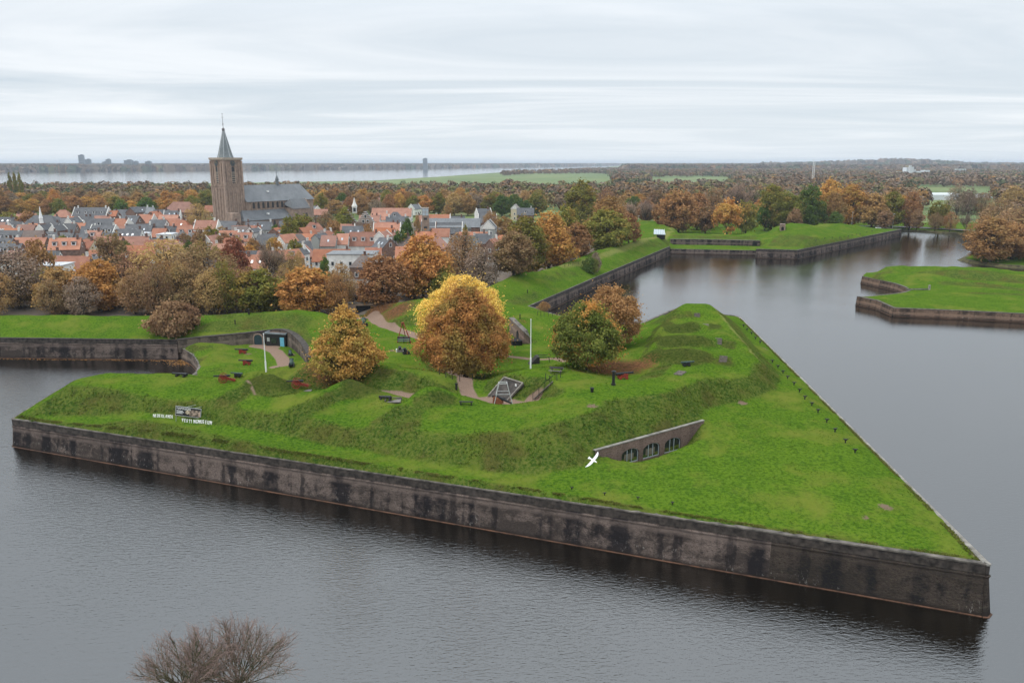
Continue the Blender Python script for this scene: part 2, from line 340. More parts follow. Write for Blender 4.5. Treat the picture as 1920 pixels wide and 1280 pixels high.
# ---------------------------------------------------------------- height raster
RES = .6
nx = int((XMAX - XMIN) / RES) + 1; ny = int((YMAX - YMIN) / RES) + 1
def build_raster():
    pts, idx, edges = [], {}, []
    def add(p):
        k = (round(p.x, 2), round(p.y, 2))
        if k not in idx: idx[k] = len(pts); pts.append((k[0], k[1], p.z))
        return idx[k]
    def chain(line, close=False):
        ii = [add(p) for p in line]
        for a, b in zip(ii, ii[1:] + ([ii[0]] if close else [])):
            if a != b: edges.append((a, b))
    for a, b in CLIFFS: chain(a); chain(b)
    chain(edge_all, True)
    for l in LINES: chain(l)
    rnd = random.Random(3)
    for c in ((-330, YMIN), (XMAX, YMIN)): add(Vector((c[0], c[1], 4.0)))
    # flat town ground
    for y in range(225, 520, 25):
        for x in range(-320, 60, 30):
            if x < -10 or y > 300 + 0.0 * x:
                q = pix((x, y, 3));
                if q[0] < 900 or (y > 380 and q[0] < 1150): add(Vector((x + rnd.uniform(-3, 3), y, 3.0)))
    r = delaunay_2d_cdt([Vector(p[:2]) for p in pts], edges, [], 0, 1e-4)
    v2, _, faces, orig, _, _ = r
    z = np.zeros(len(v2)); need = []
    for i, o in enumerate(orig):
        if o: z[i] = pts[o[0]][2]
        else: need.append(i)
    A = np.array(pts)
    # crossings of two break lines take the mean of the lines there
    for i in need:
        best = []
        for a, b in edges:
            pa, pb = A[a], A[b]; d = pb[:2] - pa[:2]; l2 = d @ d
            t = ((np.array(v2[i]) - pa[:2]) @ d) / max(l2, 1e-9)
            if -1e-3 <= t <= 1.001:
                q = pa[:2] + d * t
                if np.hypot(*(q - np.array(v2[i]))) < .02: best.append(pa[2] + (pb[2] - pa[2]) * t)
        z[i] = np.mean(best) if best else 4.0
    Z = np.full((ny, nx), np.nan); V = np.array([list(v) for v in v2])
    for f in faces:
        a, b, c = V[f[0]], V[f[1]], V[f[2]]; za, zb, zc_ = z[f[0]], z[f[1]], z[f[2]]
        x0 = max(0, int((min(a[0], b[0], c[0]) - XMIN) / RES)); x1 = min(nx - 1, int((max(a[0], b[0], c[0]) - XMIN) / RES) + 1)
        y0 = max(0, int((min(a[1], b[1], c[1]) - YMIN) / RES)); y1 = min(ny - 1, int((max(a[1], b[1], c[1]) - YMIN) / RES) + 1)
        if x1 < x0 or y1 < y0: continue
        gx, gy = np.meshgrid(XMIN + np.arange(x0, x1 + 1) * RES, YMIN + np.arange(y0, y1 + 1) * RES)
        det = (b[1]-c[1])*(a[0]-c[0]) + (c[0]-b[0])*(a[1]-c[1])
        if abs(det) < 1e-9: continue
        w1 = ((b[1]-c[1])*(gx-c[0]) + (c[0]-b[0])*(gy-c[1])) / det
        w2 = ((c[1]-a[1])*(gx-c[0]) + (a[0]-c[0])*(gy-c[1])) / det
        w3 = 1 - w1 - w2; m_ = (w1 > -1e-6) & (w2 > -1e-6) & (w3 > -1e-6)
        sub = Z[y0:y1+1, x0:x1+1]; sub[m_] = (w1*za + w2*zb + w3*zc_)[m_]
    Z[np.isnan(Z)] = 3.0
    return Z
def gauss(Z, s):
    k = np.arange(-int(3*s)-1, int(3*s)+2); w = np.exp(-k**2 / (2*s*s)); w /= w.sum(); h = len(k) // 2
    Q = np.pad(Z, h, mode='edge')
    Q = sum(w[i] * Q[i:i+Z.shape[0], :] for i in range(len(k)))
    return sum(w[i] * Q[:, i:i+Z.shape[1]] for i in range(len(k)))
GX, GY = np.meshgrid(XMIN + np.arange(nx) * RES, YMIN + np.arange(ny) * RES)
def seg_dist(X, Y, line):
    D = np.full(X.shape, 1e9)
    for a, b in zip(line, line[1:]):
        dx, dy = b[0]-a[0], b[1]-a[1]; l2 = max(dx*dx+dy*dy, 1e-9)
        t = np.clip(((X-a[0])*dx + (Y-a[1])*dy) / l2, 0, 1)
        D = np.minimum(D, np.hypot(X - a[0] - t*dx, Y - a[1] - t*dy))
    return D
def vnoise(X, Y, s, seed):
    r = np.random.RandomState(seed); G = r.rand(256, 256)
    x = X / s + 1000; y = Y / s + 1000; xi = np.floor(x).astype(int); yi = np.floor(y).astype(int)
    fx = x - xi; fy = y - yi; fx = fx*fx*(3-2*fx); fy = fy*fy*(3-2*fy)
    g = lambda i, j: G[(yi + j) % 256, (xi + i) % 256]
    return (g(0,0)*(1-fx)+g(1,0)*fx)*(1-fy) + (g(0,1)*(1-fx)+g(1,1)*fx)*fy - .5
ZR = build_raster()
ZB = gauss(ZR, .7)
dc = np.full(GX.shape, 1e9)
for a, b in CLIFFS: dc = np.minimum(dc, seg_dist(GX, GY, a))
wc = np.clip((dc - .7) / 2.0, 0, 1)
ZF = ZR * (1 - wc) + ZB * wc
de = seg_dist(GX, GY, edgeW)
amp = np.clip(de / 3, 0, 1) * np.clip(dc / 2, 0, 1)
ZF = ZF + amp * (.17 * vnoise(GX, GY, 7, 1) + .16 * vnoise(GX, GY, 2.6, 2) + .10 * vnoise(GX, GY, 1.2, 5))
def hz(x, y):
    fx = min(max((x - XMIN) / RES, 0), nx - 1.001); fy = min(max((y - YMIN) / RES, 0), ny - 1.001)
    i, j = int(fx), int(fy); a, b = fx - i, fy - j
    return (ZF[j,i]*(1-a)+ZF[j,i+1]*a)*(1-b) + (ZF[j+1,i]*(1-a)+ZF[j+1,i+1]*a)*b
def hzv(X, Y):
    fx = np.clip((X - XMIN) / RES, 0, nx - 1.001); fy = np.clip((Y - YMIN) / RES, 0, ny - 1.001)
    i = fx.astype(int); j = fy.astype(int); a = fx - i; b = fy - j
    return (ZF[j,i]*(1-a)+ZF[j,i+1]*a)*(1-b) + (ZF[j+1,i]*(1-a)+ZF[j+1,i+1]*a)*b
def on(px, py, y0=60, y1=515):
    """the spot of ground a sight line meets first"""
    d = ray(px, py); y = y0
    while y < y1:
        t = y / d.y; z = CAM_H + d.z * t
        if z <= hz(d.x * t, y): return Vector((d.x * t, y, hz(d.x * t, y)))
        y += .25
    return P(px, py, 3.0)
def inside_poly(X, Y, poly):
    r = np.zeros(X.shape, bool); n = len(poly)
    for i in range(n):
        x1, y1 = poly[i][0], poly[i][1]; x2, y2 = poly[(i+1) % n][0], poly[(i+1) % n][1]
        c = ((y1 > Y) != (y2 > Y)) & (X < (x2-x1) * (Y-y1) / (y2-y1 + 1e-12) + x1); r ^= c
    return r

# ---------------------------------------------------------------- paths and litter masks (world polylines)
PATHS = [([P(700,593,3.3),P(704,602,3.5),P(722,613,3.8),P(750,622,4),P(790,632,4.2),P(830,643,4.4),P(850,655,4.6)], 1.5),
         ([P(905,660,5),P(950,667,5.2),P(1000,673,5.4),P(1040,672,5.6),P(1060,677,6.2)], .7),
         ([P(842,690,5.0),P(872,712,5.4),P(872,733,6.6),P(885,748,6.7),P(915,752,6.8),P(945,754,6.9),P(985,757,7),P(1003,750,7.2)], 1.2),
         ([P(885,749,6.7),P(925,752,6.8),P(945,757,6.9)], 1.9),
         ([P(690,739,7.05),P(715,741,7.0),P(745,743,6.9),P(775,747,6.8)], .7),
         ([P(497,650,2.3),P(518,660,2.2),P(530,674,2.2),P(535,690,2.4),P(533,706,3)], 1.3),
         ([P(480,648,2.3),P(500,651,2.3),P(512,652,2.3)], 1.5), ([P(513,690,2.2),P(530,690,2.2)], .9),
         ([P(452,722,8.2),P(468,730,8.2),P(480,738,8.2)], .18), ([P(660,598,3.2),P(700,596,3.3)], 1.5)]
TRACK = [([P(1262,432,6),P(1240,443,6.8),P(1205,456,6.6),P(1165,471,6.4),P(1125,483,6.4),P(1085,494,6.6),P(1050,503,7)], 2.2),
         ([P(1329,569,12),P(1343,582,11),P(1369,613,10.4),P(1391,639,10.3),P(1412,663,10.1),P(1428,680,9.4)], .5)]
LITTER = [(P(640,690,9), 9.5, 1.0), (P(560,715,8.6), 3.5, .8), (P(1150,695,8.4), 7.5, 1.1), (P(1195,690,8.6), 5, .9), (P(870,722,6), 6, .8), (P(745,590,5), 9, .8), (P(715,585,4), 9, .9), (P(790,570,6), 7, .5), (P(1090,705,9), 4.5, .5), (P(980,602,7.5), 3, .5)]
BARE = [P(*p) for p in ((984,555,6),(1434,651,6),(1835,1040,4.9),(1393,754,7),(1110,778,8.8),(1660,958,5),(735,655,4.8),(763,662,4.8),(465,665,2.2),(547,666,2.2))]

def grid_land(name, poly, breaks, spacing_fn, hfun, seed=1):
    """CDT of the outline, break lines and a jittered grid; returns mesh + arrays"""
    pts = []; edges = []; zs = []
    idx = {}
    def add(p):
        k = (round(p[0], 2), round(p[1], 2))
        if k not in idx: idx[k] = len(pts); pts.append(k); zs.append(p[2])
        return idx[k]
    def chain(line, close=False, step=2.0):
        dens = []
        seq = list(line) + ([line[0]] if close else [])
        for a, b in zip(seq, seq[1:]):
            n_ = max(1, int((Vector(b) - Vector(a)).length / step))
            dens += [Vector(a).lerp(Vector(b), k / n_) for k in range(n_)]
        dens.append(Vector(seq[-1])); ii = [add(p) for p in dens]
        for a, b in zip(ii, ii[1:]):
            if a != b: edges.append((a, b))
    chain(poly, True)
    for a, b in breaks: chain(a, step=1.2); chain(b, step=1.2)
    nfix = len(pts)
    X, Y = spacing_fn()
    m_ = inside_poly(X, Y, poly)
    X, Y = X[m_], Y[m_]
    pl = list(poly) + [poly[0]]
    D = seg_dist(X, Y, pl)
    for a, b in breaks: D = np.minimum(D, np.minimum(seg_dist(X, Y, a), seg_dist(X, Y, b)))
    k = D > .3; X, Y = X[k], Y[k]
    allp = [Vector(p) for p in pts] + [Vector((float(x), float(y))) for x, y in zip(X, Y)]
    v2, _, faces, orig, _, _ = delaunay_2d_cdt(allp, edges, [tuple(range(0))] if False else [], 0, 1e-4)
    V = np.array([[v[0], v[1]] for v in v2]); H = hfun(V[:, 0], V[:, 1])
    for i, o in enumerate(orig):
        if o and o[0] < nfix: H[i] = zs[o[0]]
    F = np.array(faces); cxy = V[F].mean(1); F = F[inside_poly(cxy[:, 0], cxy[:, 1], poly)]
    a = V[F[:, 1]] - V[F[:, 0]]; b = V[F[:, 2]] - V[F[:, 0]]; fl = (a[:, 0]*b[:, 1] - a[:, 1]*b[:, 0]) < 0
    F[fl] = F[fl][:, ::-1]
    me = mesh_np(name, np.column_stack([V, H]), tris=F); smooth(me)
    return me, V, H
def spacing_main():
    r = np.random.RandomState(4); out = []
    def grid(x0, x1, y0, y1, s):
        gx, gy = np.meshgrid(np.arange(x0, x1, s), np.arange(y0, y1, s)); gx = gx + r.uniform(-.3, .3, gx.shape)*s; gy = gy + r.uniform(-.3, .3, gy.shape)*s
        out.append((gx.ravel(), gy.ravel()))
    grid(-76, 62, 60, 200, .72)
    grid(-150, -76, 155, 200, 1.8); grid(-76, 0, 200, 225, 1.8); grid(-330, -150, 155, 225, 4)
    grid(0, 115, 200, 400, 2.0); grid(115, 240, 300, 520, 3.0); grid(0, 115, 400, 520, 4)
    grid(-330, 0, 225, 520, 7); grid(240, 420, 250, 520, 6)
    return np.concatenate([a for a, b in out]), np.concatenate([b for a, b in out])
def point_attr(me, name, arr):
    a = me.attributes.new(name, 'FLOAT', 'POINT'); a.data.foreach_set('value', np.asarray(arr, dtype=np.float32))

# ---------------------------------------------------------------- grass / ground material
def grass_material(name, masks=True):
    m_, t, b, o = new_mat(name); g = NG(t)
    geo = g.n('ShaderNodeNewGeometry'); pos = geo.outputs['Position']; nrm = g.n('ShaderNodeSeparateXYZ', {0: geo.outputs['Normal']}).outputs[2]
    big = g.noise(pos, .045, 3); mid = g.noise(pos, .35, 4); fine = g.noise(pos, 2.6, 4, .7); vf = g.noise(pos, 9.0, 3, .75)
    lawn = g.mix(g.rng(g.math('ADD', g.math('MULTIPLY', mid, .6), g.math('MULTIPLY', big, .4)), .38, .62), (.040, .095, .008), (.076, .136, .011))
    lawn = g.mix(g.rng(fine, .42, .72), lawn, (.100, .160, .016))
    lawn = g.mix(g.rng(fine, .52, .30), lawn, (.030, .066, .008))
    dry = g.rng(g.noise(pos, .14, 5, .62), .50, .68)
    lawn = g.mix(g.math('MULTIPLY', dry, .75), lawn, (.135, .150, .026))
    # long rough grass grows on the banks that are too steep to mow
    rough = g.mix(g.rng(mid, .35, .65), (.037, .076, .010), (.076, .112, .016))
    rough = g.mix(g.rng(fine, .46, .70), rough, (.130, .140, .034))
    rough = g.mix(g.rng(fine, .46, .30), rough, (.016, .034, .008))
    rough = g.mix(g.math('MULTIPLY', g.rng(g.noise(pos, .22, 4), .5, .66), .5), rough, (.085, .060, .022))
    steep = g.rng(g.math('ADD', nrm, g.math('MULTIPLY', g.math('SUBTRACT', mid, .5), .10)), .90, .83)
    if masks:
        ra = g.n('ShaderNodeAttribute', attribute_name='rough').outputs['Fac']
        steep = g.math('MAXIMUM', steep, g.rng(g.math('ADD', ra, g.math('MULTIPLY', g.math('SUBTRACT', fine, .5), .7)), .25, .75), clamp=True)
    col = g.mix(steep, lawn, rough)
    if masks:
        ta = g.n('ShaderNodeAttribute', attribute_name='tall').outputs['Fac']  # mask for a darker olive mixed over the bank fronts
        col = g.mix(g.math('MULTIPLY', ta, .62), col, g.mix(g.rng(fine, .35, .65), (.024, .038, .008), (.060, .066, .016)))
        li = g.n('ShaderNodeAttribute', attribute_name='litter').outputs['Fac']
        lit = g.mix(g.rng(fine, .4, .62), (.070, .036, .020), (.17, .082, .035))
        col = g.mix(g.rng(g.math('ADD', li, g.math('MULTIPLY', g.math('SUBTRACT', fine, .5), 1.6)), .35, .7), col, lit)
        tr = g.n('ShaderNodeAttribute', attribute_name='track').outputs['Fac']
        col = g.mix(g.math('MULTIPLY', g.rng(g.math('ADD', tr, g.math('SUBTRACT', fine, .5)), .4, .8), .6), col, (.20, .19, .065))
        ba = g.n('ShaderNodeAttribute', attribute_name='bare').outputs['Fac']
        col = g.mix(g.rng(g.math('ADD', ba, g.math('MULTIPLY', g.math('SUBTRACT', fine, .5), 1.2)), .45, .65), col, (.16, .115, .08))
        pa = g.n('ShaderNodeAttribute', attribute_name='path').outputs['Fac']
        brick = g.mix(g.rng(vf, .35, .65), (.17, .115, .085), (.27, .19, .145))
        pm = g.rng(g.math('ADD', pa, g.math('MULTIPLY', g.math('SUBTRACT', fine, .5), .5)), .12, -.12)
        col = g.mix(pm, col, brick)
        ci = g.n('ShaderNodeAttribute', attribute_name='street').outputs['Fac']
        st = g.mix(g.rng(g.noise(pos, .08, 4), .4, .6), (.13, .115, .10), (.19, .155, .125))
        col = g.mix(ci, col, st)
    dots = g.n('ShaderNodeTexVoronoi', {'Vector': pos, 'Scale': .55}, feature='F1')
    t.links.new(col, b.inputs['Base Color']); b.inputs['Roughness'].default_value = .85; b.inputs['Specular IOR Level'].default_value = .0
    h = g.math('ADD', g.math('MULTIPLY', fine, .7), g.math('MULTIPLY', vf, .35))
    bs = g.math('ADD', .45, g.math('MULTIPLY', steep, .5))
    bn = g.n('ShaderNodeBump', {'Height': h, 'Strength': bs, 'Distance': .28}); t.links.new(bn.outputs[0], b.inputs['Normal'])
    return m_
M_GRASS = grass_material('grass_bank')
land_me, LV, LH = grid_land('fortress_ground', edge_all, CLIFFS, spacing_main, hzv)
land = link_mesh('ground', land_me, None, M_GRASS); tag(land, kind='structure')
pd = np.full(len(LV), 9.0)
for l, w in PATHS: pd = np.minimum(pd, seg_dist(LV[:, 0], LV[:, 1], l) - w)
point_attr(land_me, 'path', np.clip(pd, -1, 3))
tr = np.zeros(len(LV))
for l, w in TRACK: tr = np.maximum(tr, np.clip(1.3 - seg_dist(LV[:, 0], LV[:, 1], l) / w, 0, 1))
point_attr(land_me, 'track', tr)
li = np.zeros(len(LV))
for p, r_, a in LITTER: li = np.maximum(li, np.clip(a * 1.2 * (1 - np.hypot(LV[:, 0]-p.x, (LV[:, 1]-p.y)) / r_), 0, 1))
point_attr(land_me, 'litter', li)
ba = np.zeros(len(LV))
for p in BARE: ba = np.maximum(ba, np.clip(1.2 - np.hypot(LV[:, 0]-p.x, LV[:, 1]-p.y) / 1.1, 0, 1))
_mr = random.Random(77)
for _ in range(46):
    a_, b_ = _mr.uniform(-60, 42), _mr.uniform(68, 175)
    if inside_poly(np.array([a_]), np.array([b_]), edgeW)[0]: ba = np.maximum(ba, np.clip(1.05 - np.hypot(LV[:, 0]-a_, LV[:, 1]-b_) / _mr.uniform(.5, 1.0), 0, 1) * _mr.uniform(.5, .9))
point_attr(land_me, 'bare', ba)
# rough margin along the front wall and the low ridge on the left
front = [edgeW[13], edgeW[14]]
ro = np.clip(1.1 - seg_dist(LV[:, 0], LV[:, 1], front) / 1.6, 0, .75)
ro = np.maximum(ro, np.clip(1.2 - seg_dist(LV[:, 0], LV[:, 1], [P(205,797,4.8),P(260,795,5.2),P(330,810,5.4),P(420,832,5.2),P(500,850,5.2)]) / 2.6, 0, .9))
ro = np.maximum(ro, np.clip(1.2 - seg_dist(LV[:, 0], LV[:, 1], [P(420,588,7),P(500,598,6.8),P(560,598,7)]) / 4, 0, .7))
RPOLY = [[(130,722),(230,731),(330,750),(400,750),(420,738),(470,716),(500,708),(530,716),(560,732),(558,738),(470,742),(445,757),(455,768),(540,772),(600,786),(650,801),(700,801),(760,801),(800,808),(950,811),(1010,801),(1060,786),(1110,775),(1135,751),(1180,746),(1250,738),(1325,708),(1369,713),(1402,704),(1412,680),(1430,690),(1458,712),(1456,728),(1424,748),(1391,753),(1336,763),(1300,783),(1115,842),(1080,880),(1000,893),(900,883),(750,858),(600,830),(450,800),(400,790),(330,780),(250,768),(190,783),(60,778)],
  [(634,720),(662,717),(700,727),(716,741),(668,749),(636,745)], [(534,771),(580,749),(634,745),(634,753),(608,772),(580,787)], [(800,737),(850,741),(872,756),(835,761),(806,757)], [(690,796),(741,762),(770,757),(795,768),(792,786),(790,806),(700,802)], [(456,722),(480,704),(512,700),(548,722),(548,738),(500,737),(462,738)],
  [(1205,673),(1237,654),(1281,653.5),(1325,660),(1336,670),(1303,685),(1259,681)], [(1340,670),(1369,671),(1372,688),(1345,682)], [(1212,650),(1238,629),(1281,628.5),(1321,632),(1330,641),(1321,652),(1281,649)], [(1350,637),(1378,641),(1376,654),(1352,648)],
  [(1226,623),(1244,605.5),(1303,604.5),(1312,612),(1303,621),(1250,622)], [(1244,599),(1262,587),(1292,586.5),(1300,597)],
  [(340,632),(400,602),(470,598),(500,594),(570,600),(590,640),(578,650),(560,630),(548,620),(525,614),(480,619),(430,624)],
  [(548,704,8.8),(583,678,9.9),(640,677,10.1),(700,685,10.1),(760,690,10.1),(800,704,9.6),(838,724,8.4),(850,744,6.7),(770,743,6.9),(700,739,7.1),(680,735,7.2),(640,727,7.3),(600,729,7.6),(565,730,8.0)],
  [(915,714),(945,701),(990,705),(1040,738),(1010,747),(985,738),(955,752),(908,738)], [(790,675),(850,680),(880,700),(930,700),(900,712),(840,712)], [(1240,678),(1265,682),(1235,707),(1190,716),(1222,692)],
  [(1262,440),(1300,440),(1420,444),(1420,450),(1340,448),(1262,446)], [(1440,462),(1462,442),(1500,440),(1530,444),(1540,452),(1490,464)], [(950,565),(1010,545),(1010,560),(965,572)]]
for rp in RPOLY:
    w_ = [on(*q) if len(q) == 2 else P(*q) for q in rp]
    ins = inside_poly(LV[:, 0], LV[:, 1], w_); dd = seg_dist(LV[:, 0], LV[:, 1], w_ + [w_[0]])
    ro = np.maximum(ro, np.clip(np.where(ins, .5 + dd / .9, .5 - dd / .9), 0, 1))
ro = ro * np.clip(.95 + .7 * vnoise(LV[:, 0], LV[:, 1], 5, 21), 0, 1)
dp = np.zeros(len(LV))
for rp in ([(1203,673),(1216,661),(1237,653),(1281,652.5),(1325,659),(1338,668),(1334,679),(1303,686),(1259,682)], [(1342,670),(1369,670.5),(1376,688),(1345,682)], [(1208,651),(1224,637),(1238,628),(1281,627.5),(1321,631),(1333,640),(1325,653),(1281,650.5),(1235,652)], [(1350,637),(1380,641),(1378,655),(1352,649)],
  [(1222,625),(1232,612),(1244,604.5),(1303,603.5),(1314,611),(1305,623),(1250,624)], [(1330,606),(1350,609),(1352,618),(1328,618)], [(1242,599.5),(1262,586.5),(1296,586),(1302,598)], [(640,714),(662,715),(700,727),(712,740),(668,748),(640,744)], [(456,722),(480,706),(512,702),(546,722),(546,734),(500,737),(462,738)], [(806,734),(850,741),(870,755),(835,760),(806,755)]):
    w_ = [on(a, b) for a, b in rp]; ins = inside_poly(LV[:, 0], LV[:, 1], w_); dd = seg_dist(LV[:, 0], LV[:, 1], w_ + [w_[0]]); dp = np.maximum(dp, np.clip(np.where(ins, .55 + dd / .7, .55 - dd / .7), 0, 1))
ro = np.maximum(ro, dp); point_attr(land_me, 'tall', dp)  # 'tall' marks front faces of traverses and knolls to be coloured darker
point_attr(land_me, 'rough', ro)
# paved town ground behind the ramparts
town_poly = [(-140, 184.5), (-60, 184.5), (-36, 193), (-25, 215), (-8, 232), (20, 300), (42, 350), (52, 400), (40, 470), (20, YMAX), (XMIN, YMAX), (XMIN, 455)]
st = inside_poly(LV[:, 0], LV[:, 1], town_poly).astype(float)
point_attr(land_me, 'street', st)

# ---------------------------------------------------------------- ravelin (right)
RAV = [(1616.5,517.5,2.5),(1640,523,2.4),(1675,530,2.4),(1698,538,2.3),(1708,543.5,2.3),(1690,549,2.4),(1650,553,2.5),(1625,556,2.5),(1608,556,2.5),
       (1645,563,2.5),(1676,577,2.3),(1800,582,2.3),(1920,588,2.3),(2200,602,2.3)]
ravW = [P(*p) for p in RAV]
rb = [P(1640,505,3.6), P(1665,497.5,5.6), P(1740,498,5.7), P(1860,501.5,5.7), P(2200,514.5,5.7)]
rav_poly = ravW + [Vector((rb[4].x, rb[4].y + 5, 2)), Vector((rb[3].x, rb[3].y + 5, 2)), Vector((rb[2].x, rb[2].y + 5, 2)), Vector((rb[1].x, rb[1].y + 5, 2)), Vector((rb[0].x - 2, rb[0].y + 2, 2.2))]
RL = [rb[1:], [P(1652,508,3.4),P(1740,507,3.6),P(1860,511,3.6),P(2200,529,3.6)], [P(1645,511,4.3),P(1740,510.5,4.7),P(1860,515.5,4.7),P(2200,535.5,4.7)],
      [P(1640,516,2.9),P(1740,519,3.0),P(1860,527,3.1),P(2200,550,3.1)], [P(1720,522,3.5),P(1800,524,3.6),P(1920,533,3.6),P(2200,556,3.6)], [P(1720,526,2.9),P(1800,530,2.9),P(1920,541,2.9),P(2200,563,2.9)],
      [P(1700,560,2.8),P(1800,565,2.8),P(1920,570,2.8)], [P(1710,540.5,2.7),P(1745,541,2.7)]]
def patch_heights(poly, lines):
    pts, edges, idx = [], [], {}
    def add(p):
        k = (round(p[0], 2), round(p[1], 2))
        if k not in idx: idx[k] = len(pts); pts.append((k[0], k[1], p[2]))
        return idx[k]
    for l in [list(poly) + [poly[0]]] + lines:
        ii = [add(p) for p in l]; edges.extend((a, b) for a, b in zip(ii, ii[1:]) if a != b)
    v2, _, faces, orig, _, _ = delaunay_2d_cdt([Vector(p[:2]) for p in pts], edges, [], 0, 1e-4)
    z = np.array([pts[o[0]][2] if o else 3.0 for o in orig]); V = np.array([[v[0], v[1]] for v in v2])
    def f(X, Y):
        H = np.full(X.shape, 2.5)
        for t3 in faces:
            a, b, c = V[t3[0]], V[t3[1]], V[t3[2]]; det = (b[1]-c[1])*(a[0]-c[0]) + (c[0]-b[0])*(a[1]-c[1])
            if abs(det) < 1e-9: continue
            w1 = ((b[1]-c[1])*(X-c[0]) + (c[0]-b[0])*(Y-c[1])) / det; w2 = ((c[1]-a[1])*(X-c[0]) + (a[0]-c[0])*(Y-c[1])) / det; w3 = 1 - w1 - w2
            k = (w1 > -1e-6) & (w2 > -1e-6) & (w3 > -1e-6); H[k] = (w1*z[t3[0]] + w2*z[t3[1]] + w3*z[t3[2]])[k]
        return H + .15 * vnoise(X, Y, 5, 9)
    return f
def spacing_rav():
    gx, gy = np.meshgrid(np.arange(90, 330, 1.6), np.arange(190, 320, 1.6)); r = np.random.RandomState(5)
    return (gx + r.uniform(-.4, .4, gx.shape)).ravel(), (gy + r.uniform(-.4, .4, gy.shape)).ravel()
fR = patch_heights(rav_poly, RL)
rav_me, RV, RH = grid_land('ravelin_ground', rav_poly, [], spacing_rav, fR)
rr_ = np.zeros(len(RV))
for rp in ([(1650,502),(1740,500.5),(1860,504),(1925,507),(1925,514),(1860,510),(1740,506.5),(1650,507)], [(1690,514),(1742,513),(1860,518),(1925,523),(1925,531),(1860,526),(1742,518)], [(1760,524.5),(1840,528),(1925,538),(1925,543),(1840,534),(1760,529)], [(1640,512),(1670,511),(1680,515),(1640,518)], [(1816,543),(1925,546),(1925,550),(1816,546)]):
    w_ = [P(a, b, 3.5) for a, b in rp]; ins = inside_poly(RV[:, 0], RV[:, 1], w_); dd = seg_dist(RV[:, 0], RV[:, 1], w_ + [w_[0]]); rr_ = np.maximum(rr_, np.clip(np.where(ins, .5 + dd / 2, .5 - dd / 2), 0, .9))
rr_ = np.maximum(rr_, np.clip(1.2 - seg_dist(RV[:, 0], RV[:, 1], ravW[8:]) / 1.8, 0, .8))
point_attr(rav_me, 'rough', rr_); point_attr(rav_me, 'path', np.full(len(RV), 3.0))
rav = link_mesh('island_ground', rav_me, None, M_GRASS); tag(rav, kind='structure')

# ---------------------------------------------------------------- far land, lake shore, near bank
def flat_land(name, pts, mat, z=None):
    mb = MB(); V = [Vector((p[0], p[1], z if z is not None else p[2])) for p in pts]
    tri = delaunay_2d_cdt([v.xy for v in V], [(i, (i+1) % len(V)) for i in range(len(V))], [], 1, 1e-4)
    me = bpy.data.meshes.new(name); me.from_pydata([(v[0], v[1], V[0].z) for v in tri[0]], [], [f for f in tri[2]]); me.update()
    import bmesh
    bm = bmesh.new(); bm.from_mesh(me)
    for f in bm.faces:
        if f.normal.z < 0: f.normal_flip()
    bm.to_mesh(me); bm.free()
    return tag(link_mesh(name, me, None, mat), kind='structure')
def field_material():
    m_, t, b, o = new_mat('meadow'); g = NG(t); pos = g.n('ShaderNodeNewGeometry').outputs['Position']
    c = g.mix(g.rng(g.noise(pos, .006, 5), .4, .6), (.075, .125, .022), (.13, .17, .040))
    c = g.mix(g.rng(g.noise(pos, .03, 4), .55, .7), c, (.15, .14, .06))
    t.links.new(c, b.inputs['Base Color']); b.inputs['Roughness'].default_value = .9; return m_
M_FIELD = field_material()
# lake: near shore line and far shore line
NS = [(-1800,349),(0,347),(400,345),(700,340),(815,333),(870,329),(940,324),(1050,321),(1120,316),(1158,311.5)]
FS = [(1165,310.3),(1100,311.6),(1000,313),(900,314),(800,315.5),(600,317),(400,318.5),(200,320),(0,321.5),(-1800,326)]
nsW = [P(a, b, 0) for a, b in NS]; fsW = [P(a, b, 0) for a, b in FS]
far = 26000
lake_edge = [(p.x, p.y) for p in nsW] + [(p.x, p.y) for p in fsW]
flat_land('far_ground', [(XMIN, edgeW[0].y), (XMIN, YMAX), (XMAX, YMAX), (XMAX, edgeW[-1].y), (far, edgeW[-1].y), (far, far), (-far, far), (-far, fsW[-1].y)] + [(p.x, p.y) for p in reversed(fsW[:-1])] + [(p.x, p.y) for p in reversed(nsW)] + [(-far, nsW[0].y), (-far, edgeW[0].y)], M_FIELD, 1.5)
near_bank = flat_land('near_bank', [(-200, -60), (200, -60), (200, 30), (60, 34), (0, 42), (-60, 45), (-200, 45)], M_FIELD, .8)

# ---------------------------------------------------------------- water
def water_material():
    m_, t, b, o = new_mat('moat_water'); g = NG(t); pos = g.n('ShaderNodeNewGeometry').outputs['Position']
    b.inputs['Base Color'].default_value = (.004, .003, .0015, 1); b.inputs['Roughness'].default_value = .06
    b.inputs['IOR'].default_value = 2.2; b.inputs['Specular IOR Level'].default_value = .62
    rot = g.n('ShaderNodeMapping', {'Vector': pos, 'Rotation': (0, 0, R(-24)), 'Scale': (.6, 1.6, 1)}).outputs[0]
    r1 = g.noise(rot, 1.9, 3, .6, .4); r2 = g.noise(rot, 5.0, 2, .5)
    h = g.math('ADD', r1, g.math('MULTIPLY', r2, .35))
    # wind ruffles the open water in front; sheltered reaches lie calm
    sy = g.n('ShaderNodeSeparateXYZ', {0: pos})
    near = g.rng(g.math('ADD', sy.outputs[1], g.math('MULTIPLY', sy.outputs[0], .55)), 150, 60, .28, 1.0)
    gust = g.rng(g.noise(pos, .03, 3), .35, .65, .55, 1.0)
    far_ = g.rng(sy.outputs[1], 700, 1200, 0, .3)
    amp = g.math('MULTIPLY', g.math('MAXIMUM', g.math('MULTIPLY', near, gust), far_), .50)
    bn = g.n('ShaderNodeBump', {'Height': h, 'Strength': amp, 'Distance': .16}); t.links.new(bn.outputs[0], b.inputs['Normal'])
    return m_
